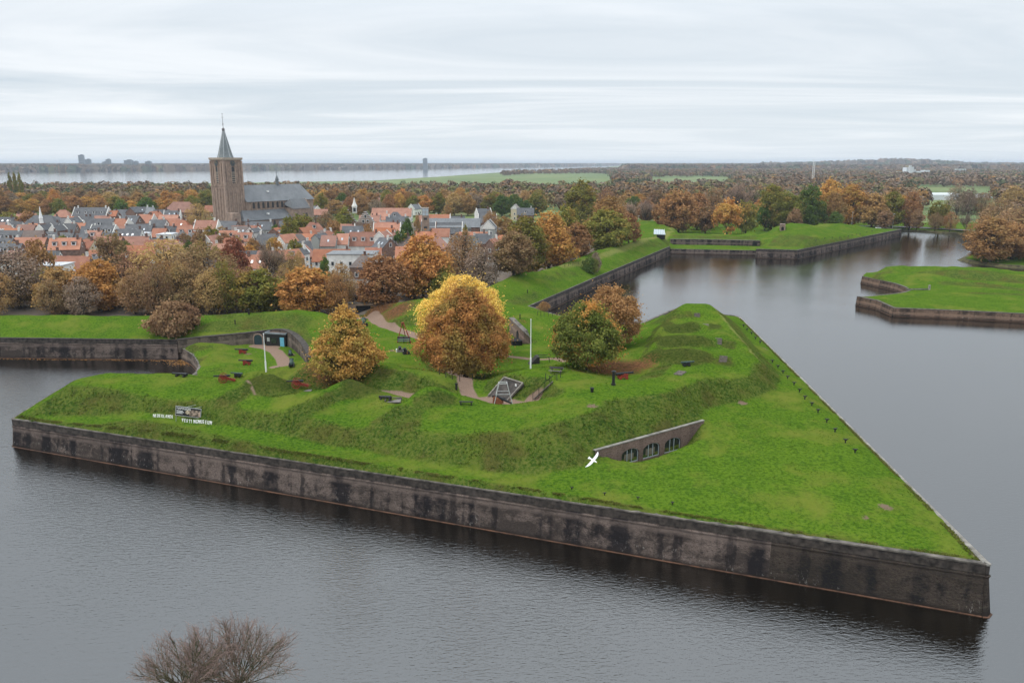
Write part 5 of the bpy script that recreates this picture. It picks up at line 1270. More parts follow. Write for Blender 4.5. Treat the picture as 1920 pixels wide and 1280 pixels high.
        for a, b, c, sd_ in pos_[:14]:
            fr = MB().box((a, b, c), (1.15, .07, 1.5) if not sd_ else (.07, 1.15, 1.5)); f = fr.build('window', M_WHITE if wall != 'w' else M_TRIM, root)
            q = .045
            MB().box((a if not sd_ else a + (q if a > 0 else -q), b - (q if not sd_ else 0), c), (.85, .02, 1.2) if not sd_ else (.02, .85, 1.2)).build('pane', M_GLASS, f)
    return root
# columns: centre px, ridge row, width px, roof, wall, turn in degrees, ridge level, options
HS = [
 # back rows
 (50,400,34,'r','y',8,11,dict(chim=2),'red-roofed cream villa before the far trees at the left'), (118,393,30,'o','b',5,12,dict(hip=True),'orange hipped roof beside the long slate roof'),
 (172,389,62,'g','b',3,13,dict(dorm=4,chim=2,trim=True),'longest slate roof at the back, with dormers'), (209,395,24,'o','b',0,11,dict(dorm=1),'small orange roof right of the longest slate roof'), (226,393,24,'g','w',5,11,dict(),'slate roof behind the left orange gables'),
 (251,388,20,'g','b',80,13,dict(chim=0),'dark pointed gable front in the back row'), (268,388,26,'g','w',8,12,dict(sky=1),'slate roof right of the dark pointed gable'), (282,389,14,'l','w',10,12,dict(),'narrow pale roof with a white end wall'),
 (340,378,58,'r','b',-6,16,dict(hip=True,chim=0),'big steep red roof left of the church'), (400,373,34,'g','w',0,13,dict(sky=3),'slate roof with three skylights beside the church tower'), (398,385,26,'r','b',6,11,dict(),'red roof at the foot of the church tower'),
 (290,396,20,'o','b',75,12,dict(),'orange roof turned endways, back row'), (273,402,34,'o','w',-8,12,dict(trim=True),'orange roof with a white gable end, left of the thorny bare tree'), (303,393,26,'g','b',15,12,dict(),'dark slate roof between orange ones'),
 (323,395,28,'g','w',12,12,dict(sky=2,trim=True),'slate roof with white curved gable'), (317,403,36,'o','b',0,11,dict(),'orange roof under the white curved gable'), (322,410,40,'r','b',4,10,dict(chim=2),'red roof behind the green hedge tree'),
 (12,407,30,'g','b',6,11,dict(sky=2),'slate roof with skylights at the left edge'), (80,403,62,'g','g',4,13,dict(hip=True,chim=0,dorm=0,sky=1),'wide hipped slate roof with white turret in front'), (118,409,30,'g','b',0,11,dict(),'slate roof under the orange hipped roof'),
 (137,408,16,'g','w',78,12,dict(trim=True,chim=0),'white gable front with slate roof'), (157,406,34,'g','w',6,11,dict(sky=1),'slate roof right of the white gable front'), (190,410,48,'g','y',3,12,dict(chim=0,dorm=1),'slate roof over a beige wall'),
 (228,410,30,'o','w',-12,12,dict(dorm=0,trim=True),'orange roof with white gables, left half'), (246,404,34,'g','b',-10,12,dict(sky=2),'dark slate roof with two skylights'), (297,412,32,'g','w',-6,11,dict(),'slate roof in front of the orange gable'),
 (28,415,34,'g','w',-12,11,dict(dorm=1),'slate roof with a dormer and white gable at the left'), (6,422,16,'o','w',80,11,dict(trim=True),'orange-roofed white gable at the left edge'), (25,428,30,'o','b',8,10,dict(dorm=1),'low orange roof at the left'), (50,421,34,'r','b',0,11,dict(),'red roof behind the stepped gables'), (66,419,26,'o','b',-6,10,dict(),'orange roof left of the stepped gables'),
 (84,421,15,'g','b',84,12.5,dict(trim=True,chim=0,gableends=True),'brick gable with white bands below the turret'), (108,423,15,'g','b',84,12,dict(trim=True,chim=0,gableends=True),'second banded brick gable, right of the first'), (96,417,30,'g','w',0,11,dict(),'slate roof joining the two banded gables'),
 (128,419,30,'g','b',5,11,dict(),'slate roof right of the banded gables'), (148,418,26,'o','b',3,10,dict(),'orange roof amid slate ones'), (168,424,28,'g','w',10,10.5,dict(dorm=1),'slate roof with one dormer behind the dormered pair'), (195,422,46,'g','w',-3,11,dict(dorm=4,trim=True),'slate roof with a row of white dormers'),
 (262,420,48,'g','b',4,11,dict(sky=4),'dark roof with four slanting skylights'), (300,428,26,'r','b',0,10,dict(),'red roof beside the white terrace house'), (232,424,20,'o','w',-8,10,dict(),'small orange roof beside the four skylights'),
 # middle rows
 (20,432,50,'g','b',-3,11.5,dict(dorm=3),'slate roof with three white dormers at the left'), (64,432,36,'b','b',5,12,dict(chim=0),'brown steep roof right of the three dormers'), (92,434,30,'g','y',0,11,dict(dorm=1),'slate roof with one dormer, middle left'), (120,436,38,'g','b',-2,11,dict(dorm=2),'slate roof with two dormers, middle left'), (150,438,30,'g','b',4,10.5,dict(),'plain slate roof right of the two dormers'),
 (177,432,30,'o','b',0,11,dict(dorm=1),'orange roof beside the round dark dormer'), (207,436,28,'g','b',2,10.5,dict(),'slate roof below the white dormers'), (242,429,46,'g','w',4,12,dict(sky=3),'slate roof over a white modern wall'), (268,434,16,'w','w',3,10,dict(chim=0,hip=True,eave=6.4),'white box-shaped house with flat roof'),
 (313,435,26,'w','w',3,9.5,dict(hip=True,eave=6.0,chim=0),'white house with a roof terrace'), (341,433,28,'g','w',12,11.5,dict(hip=True,chim=0),'slate hipped roof right of the white terrace house'), (360,437,12,'l','w',10,9,dict(chim=0),'tiny white annex beside the brown tree'), (372,452,26,'o','b',10,9.5,dict(),'orange roof peeping above the bare trees'),
 (388,413,42,'r','w',3,13,dict(trim=True,chim=1,gableends=True),'red roof between two tall white gables, below the church'), (398,441,30,'r','w',70,11.5,dict(trim=True),'white-edged brick gable under the church'), (428,432,40,'o','w',-2,11.5,dict(dorm=2,trim=True),'orange roof with white dormers under the church'), (455,436,36,'o','w',2,11,dict(dorm=2),'orange roof with pointed white dormers'),
 (452,424,34,'b','b',3,11,dict(sky=2),'brown roof right in front of the church aisle'), (476,428,14,'g','w',80,12,dict(trim=True,chim=0),'narrow white gable before the church windows'), (432,446,22,'r','w',5,10.5,dict(),'red roof by the dark red beech'),
 (101,442,26,'g','b',12,11,dict(sky=3),'slate roof with pale skylights between the orange roofs'), (58,445,58,'o','b',2,12,dict(chim=1),'long orange roof behind the rust tree'), (123,446,52,'o','b',14,12.5,dict(dorm=3,chim=2),'orange roof with three big white dormers'), (8,447,34,'g','b',0,12,dict(dorm=1),'slate roof at the left edge, third row'),
 (18,456,50,'g','b',-4,12,dict(dorm=3),'grey roof with dormers above the left trees'), (160,449,40,'r','y',-14,11,dict(dorm=1),'red roof beside the three big dormers'), (178,446,30,'r','b',25,10.5,dict(sky=3),'red roof with slanting skylights'), (208,443,46,'r','b',-6,11.5,dict(),'long red roof left of the white modern wall'),
 (98,470,26,'g','w',8,9,dict(),'small slate roof below the three big dormers'), (140,480,56,'r','b',6,11,dict(),'red roof just above the front trees'), (92,492,64,'w','w',2,10.5,dict(hip=True,eave=7.2,chim=0),'white modern house half hidden by the front trees'), (12,490,50,'w','w',0,9.5,dict(hip=True,eave=6.5,chim=0),'white low house behind the left bare tree'), (36,470,40,'r','b',0,10,dict(),'red roof behind the left bare tree'),
 # around the centre
 (588,416,38,'r','w',18,12,dict(hip=True,dorm=1),'big red hipped roof right of the church'), (573,426,30,'o','b',62,11,dict(chim=0),'steep orange roof turned towards the street'), (560,438,34,'b','g',2,10,dict(hip=True,chim=0),'brown hipped roof on grey walls'), (537,439,26,'o','w',62,12,dict(chim=0),'orange gabled house beside the dark bare tree'),
 (541,468,34,'o','b',50,11.5,dict(dorm=1,chim=0),'steep orange roof slanting down behind the golden tree'), (558,466,20,'g','w',66,11,dict(trim=True),'slate-roofed house with a white gable'), (567,452,26,'g','b',30,11,dict(sky=1),'glossy dark slate roof left of the facade row'), (600,438,16,'g','g',72,12,dict(chim=0),'grey gable at the left end of the facade row'),
 (617,441,28,'r','g',0,12,dict(chim=0,sky=1),'red roof over a grey wall with three windows'), (643,438,22,'o','w',0,12.3,dict(sky=1,chim=0),'orange roof over a white wall with dark arches'), (683,435,54,'r','w',-1,12.6,dict(dorm=3,chim=1),'long red roof over the bright white facade'), (718,434,20,'r','w',76,13.5,dict(trim=True,chim=0),'tall white gable at the right end of the facade row'),
 (722,446,36,'g','b',-52,12,dict(sky=2),'large slate roof falling to the right'), (648,420,34,'r','b',3,11,dict(sky=1,trim=True),'red roof behind the long facade row'), (622,426,24,'g','y',10,10.5,dict(chim=0),'bluish slate roof behind the facade row'), (612,432,22,'b','g',0,10,dict(),'brown roof behind the grey wall'),
 (662,470,86,'l','w',0,11,dict(hip=True,eave=7.6,chim=0),'white building with a pale mansard roof'), (682,478,44,'b','b',-4,10.5,dict(hip=True,chim=1),'brown hipped roof before the white mansard building'), (700,464,30,'r','w',5,10,dict(),'red roof behind the pale mansard'),
 (612,372,40,'g','b',-12,11,dict(sky=1),'slate roof right behind the church choir'), (585,386,26,'l','w',-40,10.5,dict(trim=True),'pale roof with a white gable beside the choir'), (632,378,30,'g','w',8,11,dict(dorm=1),'slate roof left of the stepped gable'), (600,392,30,'r','b',0,9,dict(),'red roof behind the brown bare tree'),
 (742,367,72,'g','b',1,12,dict(dorm=5,chim=2),'long slate terrace at the very back'), (702,370,28,'r','b',0,12,dict(),'red roof left of the long slate terrace'), (722,376,58,'r','w',-1,11,dict(chim=3),'long red terrace over a white wall, back'), (768,376,42,'r','w',0,11,dict(),'red terrace continuing to the right at the back'),
 (735,390,74,'o','w',1,11.5,dict(chim=1),'wide orange roof behind the small hipped ones'), (712,399,32,'o','w',3,11,dict(dorm=1),'orange roof with a pale dormer'), (741,397,26,'g','y',0,11,dict(hip=True,dorm=1,chim=0),'slate hipped roof over a cream wall'), (740,408,38,'g','w',2,11,dict(hip=True,chim=0),'dark hipped roof above the orange one'),
 (726,418,50,'o','w',1,11.5,dict(trim=True,chim=1),'orange roof with white end wall above the street trees'), (722,427,36,'o','w',-6,11,dict(),'orange roof behind the tall white gable'), (777,383,18,'l','w',55,10.5,dict(trim=True),'pale glass-like roof by the street'), (690,404,26,'b','b',8,10,dict(),'brown roof right of the stepped gable'),
 (818,402,52,'o','b',0,12,dict(dorm=1,chim=0,trim=True),'orange roof in front of the slate-roofed hall'), (805,417,26,'g','b',0,12,dict(chim=0,gableends=True),'slate roof at the street corner'), (842,417,50,'g','b',0,12,dict(chim=0,trim=True),'long plain slate roof below the hall'), (826,428,34,'o','w',1,12,dict(chim=0),'clean bright orange roof'), (797,434,34,'o','w',4,11,dict(dorm=0,chim=2),'orange roof with a large grey chimney'),
 (815,446,40,'r','b',68,12.5,dict(chim=0),'steep red gabled roof above the orange oak'), (840,367,34,'g','b',0,12,dict(chim=2,trim=True),'slate roof behind the hall'), (868,375,42,'g','b',2,11,dict(sky=4,chim=2),'slate roof with pale chimneys behind the hall'), (884,368,10,'r','w',84,11.5,dict(chim=0),'tiny pink gable among the back trees'), (822,378,26,'o','y',0,10,dict(),'low orange roof behind the hall'),
 (906,391,26,'g','w',20,12,dict(trim=True),'grey roof at the right end of the hall'), (914,402,34,'g','b',0,11.5,dict(chim=1,trim=True),'slate roof right of the courtyard'), (917,413,26,'g','g',84,13,dict(dorm=0,chim=0,trim=True),'grey gable with a tall white window'), (905,438,32,'g','b',0,11,dict(),'grey roof below the grey gable'), (925,447,22,'r','b',70,11.5,dict(),'reddish gable behind the grey half-bare tree'),
 (966,384,14,'b','y',84,13,dict(trim=True,chim=0),'cream pointed gable among the trees'), (985,390,32,'g','b',0,12,dict(dorm=1,chim=1),'slate roof right of the cream gable'), (889,470,40,'b','b',0,9.5,dict(),'dark roof behind the brown half-bare tree'), (855,455,26,'b','w',0,8.5,dict(chim=0),'low white-walled house by the orange oak'),
 (655,538,56,'b','b',2,7.0,dict(chim=1,hip=True),'brown building beside the gateway'), (470,470,40,'g','w',10,9,dict(),'slate roof behind the leafless dark tree'), (500,470,34,'r','b',-8,9.5,dict(),'red roof behind the leafless dark tree'), (330,455,40,'r','b',4,9.5,dict(),'red roof above the widest bare tree'), (290,447,40,'g','b',0,9.5,dict(),'dark roof above the widest bare tree'),
 (790,455,30,'r','b',10,9,dict(),'red roof behind the tall orange oak'), (1205,428,1,'w','w',0,9,None,None)]
HPOS = []
for px, py, wpx, rf, wl, deg, zr, kw, lb in HS:
    if kw is None: continue
    p = P(px, py, zr); dist = math.hypot(p.x, p.y); w = wpx / FPX * (p.y * CP + (CAM_H - zr) * SP)
    if abs(math.sin(R(deg))) > .7: dd = w; w = max(8, w * 1.1)
    else: w = w / max(.6, abs(math.cos(R(deg)))); dd = min(11, max(7, w * .8))
    if kw.get('eave'): kw = dict(kw, eave=kw['eave'] - 0); dd = max(dd, 9)
    house(lb, p.x, p.y, zr, w, dd, R(deg), rf, wl, **kw); HPOS.append((p.x, p.y, max(w, dd) / 2))
# further houses fill the blocks between, in rows
ordn = ['first','second','third','fourth','fifth','sixth','seventh','eighth','ninth','tenth','eleventh','twelfth','thirteenth','fourteenth','fifteenth']
rowname = {262: 'nearest', 292: 'next nearest', 322: 'lower middle', 352: 'middle', 384: 'upper middle', 418: 'next farthest', 455: 'farthest'}
cnt = {}
for Dr in (262, 292, 322, 352, 384, 418, 455):
    x = -.655 * Dr
    while x < (-.02 * Dr if Dr > 300 else -.10 * Dr):
        w = rh.uniform(8, 14); xx = x + w / 2; yy = Dr + rh.uniform(-6, 6)
        ok = all(math.hypot(xx - a, yy - b) > (c * .75 + w * .42) for a, b, c in HPOS) and not (-190 < xx < -85 and 425 < yy < 500)
        q = pix((xx, yy, 8))
        if ok and not (760 < q[0] < 790 and 330 < yy < 420):
            rf = rh.choices('gorb', [3.6, 3.6, 4, 1])[0]; wl = rh.choices('bwgy', [3, 4, 1, 1])[0]; key = (Dr, rf); cnt[key] = cnt.get(key, 0) + 1; n_ = cnt[key]
            lbl = '%s %s house, %s %s roof from left, %s street' % (RN[rf], WN[wl], ordn[min(n_, 15)-1], {'g': 'grey', 'o': 'orange', 'r': 'red', 'b': 'brown'}[rf], rowname[Dr])
            house(lbl, xx, yy, rh.uniform(9.0, 11.0), w, rh.uniform(7.5, 9.5), R(rh.choice([0, 4, -6, 10, 85, -4, 2])), rf, wl, dorm=rh.choice([0, 0, 1, 2]), chim=rh.choice([1, 1, 2]), sky=rh.choice([0, 0, 2]), hip=rh.random() < .15)
            HPOS.append((xx, yy, w / 2))
        x += w + rh.uniform(1.0, 4.5)

# ---------------------------------------------------------------- the great church
M_CHB = brick_wall_material('church_brick', (.27, .175, .125), .10, .15); M_CHST = plain('church_stone', (.40, .33, .26), .9, var=.25)
M_CHB2 = plain('church_brick_plain', (.28, .205, .158), .92, var=.22, scale=.5, bump=.3)
M_CHPIER = plain('church_pier', (.34, .25, .195), .9, var=.15, scale=.6)
M_LEAD = tile_material('spire_lead', (.145,.172,.178), (.20,.225,.23), (.29,.305,.315), .35)
M_CWIN = plain('church_glass', (.035,.038,.042), .3, var=.3)
M_GOLD = plain('clock_gilt', (.55,.42,.15), .4, metal=.6); M_CLOCK = plain('clock_face', (.045,.06,.075), .5)
def gothic(x, z0, w, h, n=5):
    """pointed window outline in x,z"""
    pts = [(x - w/2, z0), (x + w/2, z0), (x + w/2, z0 + h * .62)]
    pts += [(x + w/2 * math.cos(q) ** 1.0, z0 + h * .62 + h * .38 * math.sin(q) ** .8) for q in np.linspace(.25, math.pi/2, n)]
    pts += [(x - w/2 * math.cos(q), z0 + h * .62 + h * .38 * math.sin(q) ** .8) for q in np.linspace(math.pi/2, .25, n)][1:]
    pts.append((x - w/2, z0 + h * .62)); return pts
def church():
    c = at_dist(433, 430, 455); root = empty('church', (c.x, c.y, 2.0), R(54)); tag(root, 'great brick church with tall square tower, slate spire and long grey roofs', 'church')
    S = 6.0; zt = 40.3
    tw = MB().box((0, 0, 12.5), (12.4, 12.4, 25.5), taper=.975); tw.box((0, 0, 25.3), (12.5, 12.5, .5)); tw.box((0, 0, 32.6), (11.9, 11.9, 14.4), taper=.97); tower = tw.build('tower', M_CHB2, root)
    nb = MB()
    for sx, sy in ((1, 1), (1, -1), (-1, 1), (-1, -1)): nb.box((sx * 5.75, sy * 5.75, 19.5), (1.1, 1.1, 39), taper=.9)
    # tall blind niches: raised piers on each visible face
    for face in range(4):
        Mr = Matrix.Rotation(face * math.pi / 2, 4, 'Z')
        for xx in (-3.9, -1.3, 1.3, 3.9):
            for z0, z1, yy in ((3, 24.2, -6.25), (26.2, 38.0, -6.0)):
                p = Mr @ Vector((xx, yy, (z0 + z1) / 2)); nb.box(p, (.55, .4, z1 - z0), M=Mr.to_3x3().to_4x4())
    nb.build('pier', M_CHPIER, tower)
    pr = MB().box((0, 0, 40.2), (12.9, 12.9, 1.0)); pr.box((0, 0, 39.5), (12.5, 12.5, .4)); pr.build('parapet', M_CHST, tower)
    for face in range(4):
        Mr = Matrix.Rotation(face * math.pi / 2, 4, 'Z')
        for xx in (0.0,) if False else (-2.6, 2.6) if face % 2 == 1 and False else (0.0,):
            f = MB().prism([tuple(Mr @ Vector((a, -6.02, b))) for a, b in gothic(xx, 27, 2.5, 8.8)], (0,0,0), Mr @ Vector((0, .1, 0))); w = f.build('belfry_window', M_CWIN, tower)
            lv = MB()
            for j in range(6): lv.box(Mr @ Vector((xx, -6.12, 27.7 + j * 1.0)), (2.3, .25, .38), M=Mr.to_3x3().to_4x4())
            lv.build('louvre', M_CHST, w)
        for a in (-3.9, 3.9): MB().prism([tuple(Mr @ Vector((q, -5.98, b))) for q, b in gothic(a, 27.5, 1.1, 9.0)], (0,0,0), Mr @ Vector((0, .08, 0))).build('niche', M_CWIN if False else plain('niche_brick', (.13,.085,.065), .9) if face == 0 and a < 0 else bpy.data.materials['niche_brick'], tower)
        ck = MB().tube([Mr @ Vector((0, -6.0, 37.6)), Mr @ Vector((0, -6.28, 37.6))], 1.55, 20).build('clock', M_CLOCK, tower)
        h = MB(); 
        for j in range(12):
            q = j * math.pi / 6; h.box(Mr @ Vector((1.2 * math.sin(q), -6.32, 37.6 + 1.2 * math.cos(q))), (.16, .06, .16), M=Mr.to_3x3().to_4x4())
        h.bar(Mr @ Vector((0, -6.34, 37.6)), Mr @ Vector((.75, -6.34, 37.9)), .14, .06); h.bar(Mr @ Vector((0, -6.34, 37.6)), Mr @ Vector((-.3, -6.34, 38.7)), .12, .06)
        h.build('clock_hand', M_GOLD, ck)
    sp = MB(); prof = [(4.5, 40.6), (3.95, 42.0), (3.1, 45.2), (2.15, 49.0), (1.15, 52.8), (.7, 55.0), (.3, 55.2)]
    sp.tube([(0, 0, z) for r_, z in prof], [r_ for r_, z in prof], 8); spire = sp.build('spire', M_LEAD, root)
    rb_ = MB()
    for j in range(8):
        q = 2 * math.pi * (j + 0) / 8
        for (r0, z0), (r1, z1) in zip(prof, prof[1:5]): 
            d = sp.v[j]
        base = [Vector(sp.v[k * 8 + j]) for k in range(6)]
        for a, b in zip(base, base[1:]): rb_.bar(a, b, .16)
    rb_.build('spire_rib', plain('lead_ridge', (.50,.53,.54), .6), spire)
    fi = MB(); dz_ = -6.3; fi.tube([(0,0,55.0),(0,0,55.6),(0,0,56.2),(0,0,56.8)], [.7,.8,.8,.2], 10); fi.tube([(0,0,56.5),(0,0,64.6)], [.14,.06], 6); fi.tube([(0,0,58.3),(0,0,58.7),(0,0,59.1)], [.1,.42,.1], 8); fi.box((0,0,62.3), (1.6,.12,.12)); fi.tube([(0,0,63.9),(0,0,64.2),(0,0,64.5)], [.05,.3,.05], 8)
    fi.build('finial', plain('finial_iron', (.12,.11,.11), .6), spire)
    # nave
    nv = MB().box((29, 0, 8.2), (46, 15.4, 16.8)); nv.add([(52,-7.7,-.2),(57.5,-3.6,-.2),(57.5,3.6,-.2),(52,7.7,-.2),(52,-7.7,16.6),(57.5,-3.6,16.6),(57.5,3.6,16.6),(52,7.7,16.6)], [(0,1,5,4),(1,2,6,5),(2,3,7,6),(4,5,6,7),(0,3,2,1),(0,4,7,3)])
    for j in range(9): nv.box((9.2 + j * 3.3, -7.85, 13.6), (.5, .5, 5.4))
    nv.build('nave_wall', M_CHB2, root)
    rf = MB(); rf.add([(6,-8.3,16.2),(52.5,-8.3,16.2),(58.4,-4,16.2),(58.4,4,16.2),(52.5,8.3,16.2),(6,8.3,16.2),(6,0,25.4),(50.5,0,25.4)], [(0,1,7,6),(1,2,7),(2,3,7),(3,4,7),(4,5,6,7),(5,0,6),(0,5,4,3,2,1)])
    nr = rf.build('nave_roof', ROOF['l'], root)
    MB().box((24, -3.8, 21.6), (1.1, 1.0, .9)).build('roof_hatch', M_WHITE, nr)
    ft = MB(); ft.tube([(34,0,25),(34,0,27.6),(34,0,28.2),(34,0,30.5)], [.9,.9,1.15,.25], 8); ft.tube([(34,0,30.3),(34,0,34.5)], [.1,.05], 5); ft.tube([(34,0,31.6),(34,0,31.9),(34,0,32.2)], [.05,.3,.05], 6); ft.build('roof_turret', M_LEAD, nr)
    for j in range(8): MB().prism([(a, -7.78, b) for a, b in gothic(10.8 + j * 3.3, 12.4, 1.5, 3.4)], (0,0,0), (0,.1,0)).build('window', M_CWIN, root)
    # aisle
    al = MB().box((15.5, -11, 3.2), (33, 7, 6.8))
    for j in range(9): al.box((2.6 + j * 3.7, -14.8, 2.6), (.7, 1.0, 5.6), taper=.8)
    al.build('aisle_wall', M_CHB2, root)
    ar = MB(); ar.add([(-1.5,-15.1,6.4),(32.4,-15.1,6.4),(32.4,-7.6,11.6),(2.5,-7.6,11.6),(-1.5,-15.1,6.2),(32.4,-15.1,6.2),(32.4,-7.6,6.2),(-1.5,-7.6,6.2)], [(0,1,2,3),(4,7,6,5),(0,4,5,1),(1,5,6,2),(0,3,7,4),(2,6,7,3)])
    arf = ar.build('aisle_roof', ROOF['l'], root); MB().box((17, -12, 9.4), (1.2, 1.1, 1.0)).build('roof_hatch', M_WHITE, arf)
    for j in range(8): MB().prism([(a, -14.58, b) for a, b in gothic(4.4 + j * 3.7, 1.0, 1.7, 4.6)], (0,0,0), (0,.12,0)).build('window', M_CWIN, root)
    wv = MB().add([(-9,-13,-.1),(-1.5,-13,-.1),(-1.5,-6,-.1),(-9,-6,-.1),(-6.5,-12,10.6),(-1.5,-12,10.6),(-1.5,-6,11),(-6.5,-6,11)], [(0,3,2,1),(4,5,6,7),(0,1,5,4),(1,2,6,5),(2,3,7,6),(3,0,4,7)]); wv.build('west_annex', M_CHB2, root)
    # side chapel with its own gable
    tr_ = MB().box((38.5, -11.5, 6), (13, 9, 12.4)); tr_.add([(45,-16,12.1),(45,-7,12.1),(45,-7.4,16.8),(45,-11.5,17.2),(44.4,-16,12.1),(44.4,-7,12.1),(44.4,-7.4,16.8),(44.4,-11.5,17.2)], [(0,1,2,3),(7,6,5,4),(0,3,7,4),(3,2,6,7),(1,5,6,2),(0,4,5,1)])
    tr_.build('transept_wall', M_CHB2, root)
    MB().add([(31.5,-16.4,11.6),(44.6,-16.4,11.6),(44.6,-11.5,17.0),(33.5,-11.5,17.0),(31.5,-7.2,14.0),(44.6,-7.2,14.0)], [(0,1,2,3),(3,2,5,4),(0,3,4),(1,5,2),(0,4,5,1)]).build('transept_roof', ROOF['l'], root)
    for a in (-13.8, -9.3): MB().prism([(45.02, a + (u - 0), v_) for u, v_ in gothic(0, 4, 1.8, 6.5)], (0,0,0), (.1,0,0)).build('window', M_CWIN, root)
    for a in (34.5, 41.5): MB().prism([(u, -16.05, v_) for u, v_ in gothic(a, 2.5, 1.8, 6.5)], (0,0,0), (0,.1,0)).build('window', M_CWIN, root)
church()

# ---------------------------------------------------------------- town hall with stepped gables
def stepped(mb, cx_, y, w, z0, z1, steps, th=.5, face='x'):
    for i in range(steps):
        ww = w * (1 - i / steps); h0 = z0 + (z1 - z0) * i / steps; h1 = z0 + (z1 - z0) * (i + 1) / steps
        mb.box((cx_, y, (h0 + h1) / 2), (ww, th, h1 - h0 + .01 * i))
def town_hall():
    p = at_dist(668, 385, 398); root = empty('town_hall', (p.x, p.y, 2.9), R(8)); tag(root, 'old town hall with two stepped brick gables and a pale lantern turret', 'town hall')
    MB().box((0, 2, 4), (17, 10, 8.2)).build('wall', M_CHB2, root)
    for cx_, nm in ((-4.3, 0), (4.3, 1)):
        g_ = MB(); stepped(g_, cx_, -3.1, 8.2, 8.0, 14.6 if nm == 0 else 13.4, 6); gg = g_.build('stepped_gable', M_CHB2, root)
        for i in range(6):
            ww = 8.2 * (1 - i / 6); zz_ = 8.0 + ((14.6 if nm == 0 else 13.4) - 8) * (i + 1) / 6
            MB().box((cx_, -3.1, zz_ + .02), (ww + .15, .7, .16)).build('step_cap', M_TRIM, gg)
        for fl, n_ in ((1.8, 3), (5.0, 3), (8.6, 2), (11.0, 1)):
            for j in range(n_):
                w = MB().box((cx_ + (j - (n_-1)/2) * 2.2, -3.4 if fl > 8 else -3.4, fl + .3), (1.2, .1, 1.7)).build('window', M_TRIM, gg); MB().box((cx_ + (j - (n_-1)/2) * 2.2, -3.47, fl + .3), (.9, .04, 1.4)).build('pane', M_GLASS, w)
        MB().prism([(cx_-4.2,-2.8,8.0),(cx_+4.2,-2.8,8.0),(cx_,-2.8,13.4)], (0,0,0), (0,9.8,0)).build('roof', ROOF['g'], root)
    MB().box((0, -3.0, 4), (17.2, .5, 8)).build('front_wall', M_CHB2, root)
    t_ = MB().box((-1, 2, 14.2), (2.2, 2.2, 3.0)); t_.tube([(-1,2,15.6),(-1,2,16.1),(-1,2,17.3),(-1,2,18.2),(-1,2,20.3)], [1.35,1.4,.8,.55,.06], 8); t_.build('lantern_turret', M_TRIM, root)
    t_ = MB(); t_.box((-1, .85, 14.3), (1.2, .1, 1.8)); t_.box((.15, 2, 14.3), (.1, 1.2, 1.8)); t_.build('turret_opening', M_GLASS, root)
town_hall()
def small_tower():
    p = at_dist(798, 412, 372); root = empty('square_tower', (p.x, p.y, 2.9), R(3)); tag(root, 'slim brick tower with a glazed top at the end of the slate-roofed hall', 'tower')
    b = MB().box((0, 0, 6.5), (3.2, 3.2, 13.2)); b.box((0, 0, 10.6), (3.4, 3.4, .25)); b.build('shaft', M_CHB2, root)
    for z in (7.8, 11.8): MB().box((0, -1.64, z), (1.5, .08, 1.0)).build('louvre', M_CWIN, root)
    g_ = MB().box((0, 0, 14.9), (2.9, 2.9, 3.4)); g_.build('glass_top', plain('pale_glass', (.42,.50,.54), .25, var=.1, spec=.8), root)
    f = MB()
    for sx in (-1, 0, 1): f.box((sx * 1.45, -1.48, 14.9), (.14, .1, 3.5))
    for z in (13.3, 14.9, 16.6): f.box((0, -1.49, z), (3.0, .1, .14))
    f.box((0, 0, 16.75), (3.2, 3.2, .2)); f.build('glazing_bar', M_CHST, root)
small_tower()
def hall():
    p = at_dist(852, 402, 385); root = empty('long_hall', (p.x, p.y, 2.9), R(0)); tag(root, 'long hall with a pale slate roof running right from the slim tower', 'hall')
    MB().box((0, 3, 3.6), (24, 10, 7.4)).build('wall', WALL['b'], root); MB().box((3.5, -2.2, 3.4), (9, .6, 7.0)).build('front_wall', WALL['g'], root)
    rf = MB().add([(-12.4,-2.6,6.9),(12.4,-2.6,6.9),(12.4,8.6,6.9),(-12.4,8.6,6.9),(-12.4,3,10.9),(12.4,3,10.9)], [(0,1,5,4),(2,3,4,5),(0,4,3),(1,2,5),(0,3,2,1)]); rf.build('roof', ROOF['l'], root)
    for i in range(4): MB().box((1 + i * 2.1, -2.53, 5.9), (1.1, .08, .9)).build('window', M_GLASS, root)
    for i in range(2): MB().box((4.3 + i * 1.5, -2.53, 2.6), (.8, .08, 2.2)).build('window', M_GLASS, root)
    MB().box((-12.4, 3, 5.5), (.5, 11.6, 11)).build('end_gable', M_TRIM, root) if False else None
hall()
def spirelet():
    p = at_dist(78, 419, 388); root = empty('roof_turret', (p.x, p.y, 10.0)); tag(root, 'small white pointed turret over the banded gables', 'turret')
    root.location.z = 3.0
    MB().box((0, 0, 4.2), (2.4, 2.4, 8.4)).build('base', WALL['b'], root)
    MB().tube([(0,0,8.3),(0,0,10.5),(0,0,10.8),(0,0,13),(0,0,16.5)], [.95,.8,.95,.5,.05], 8).build('spire', M_WHITE, root)
spirelet()

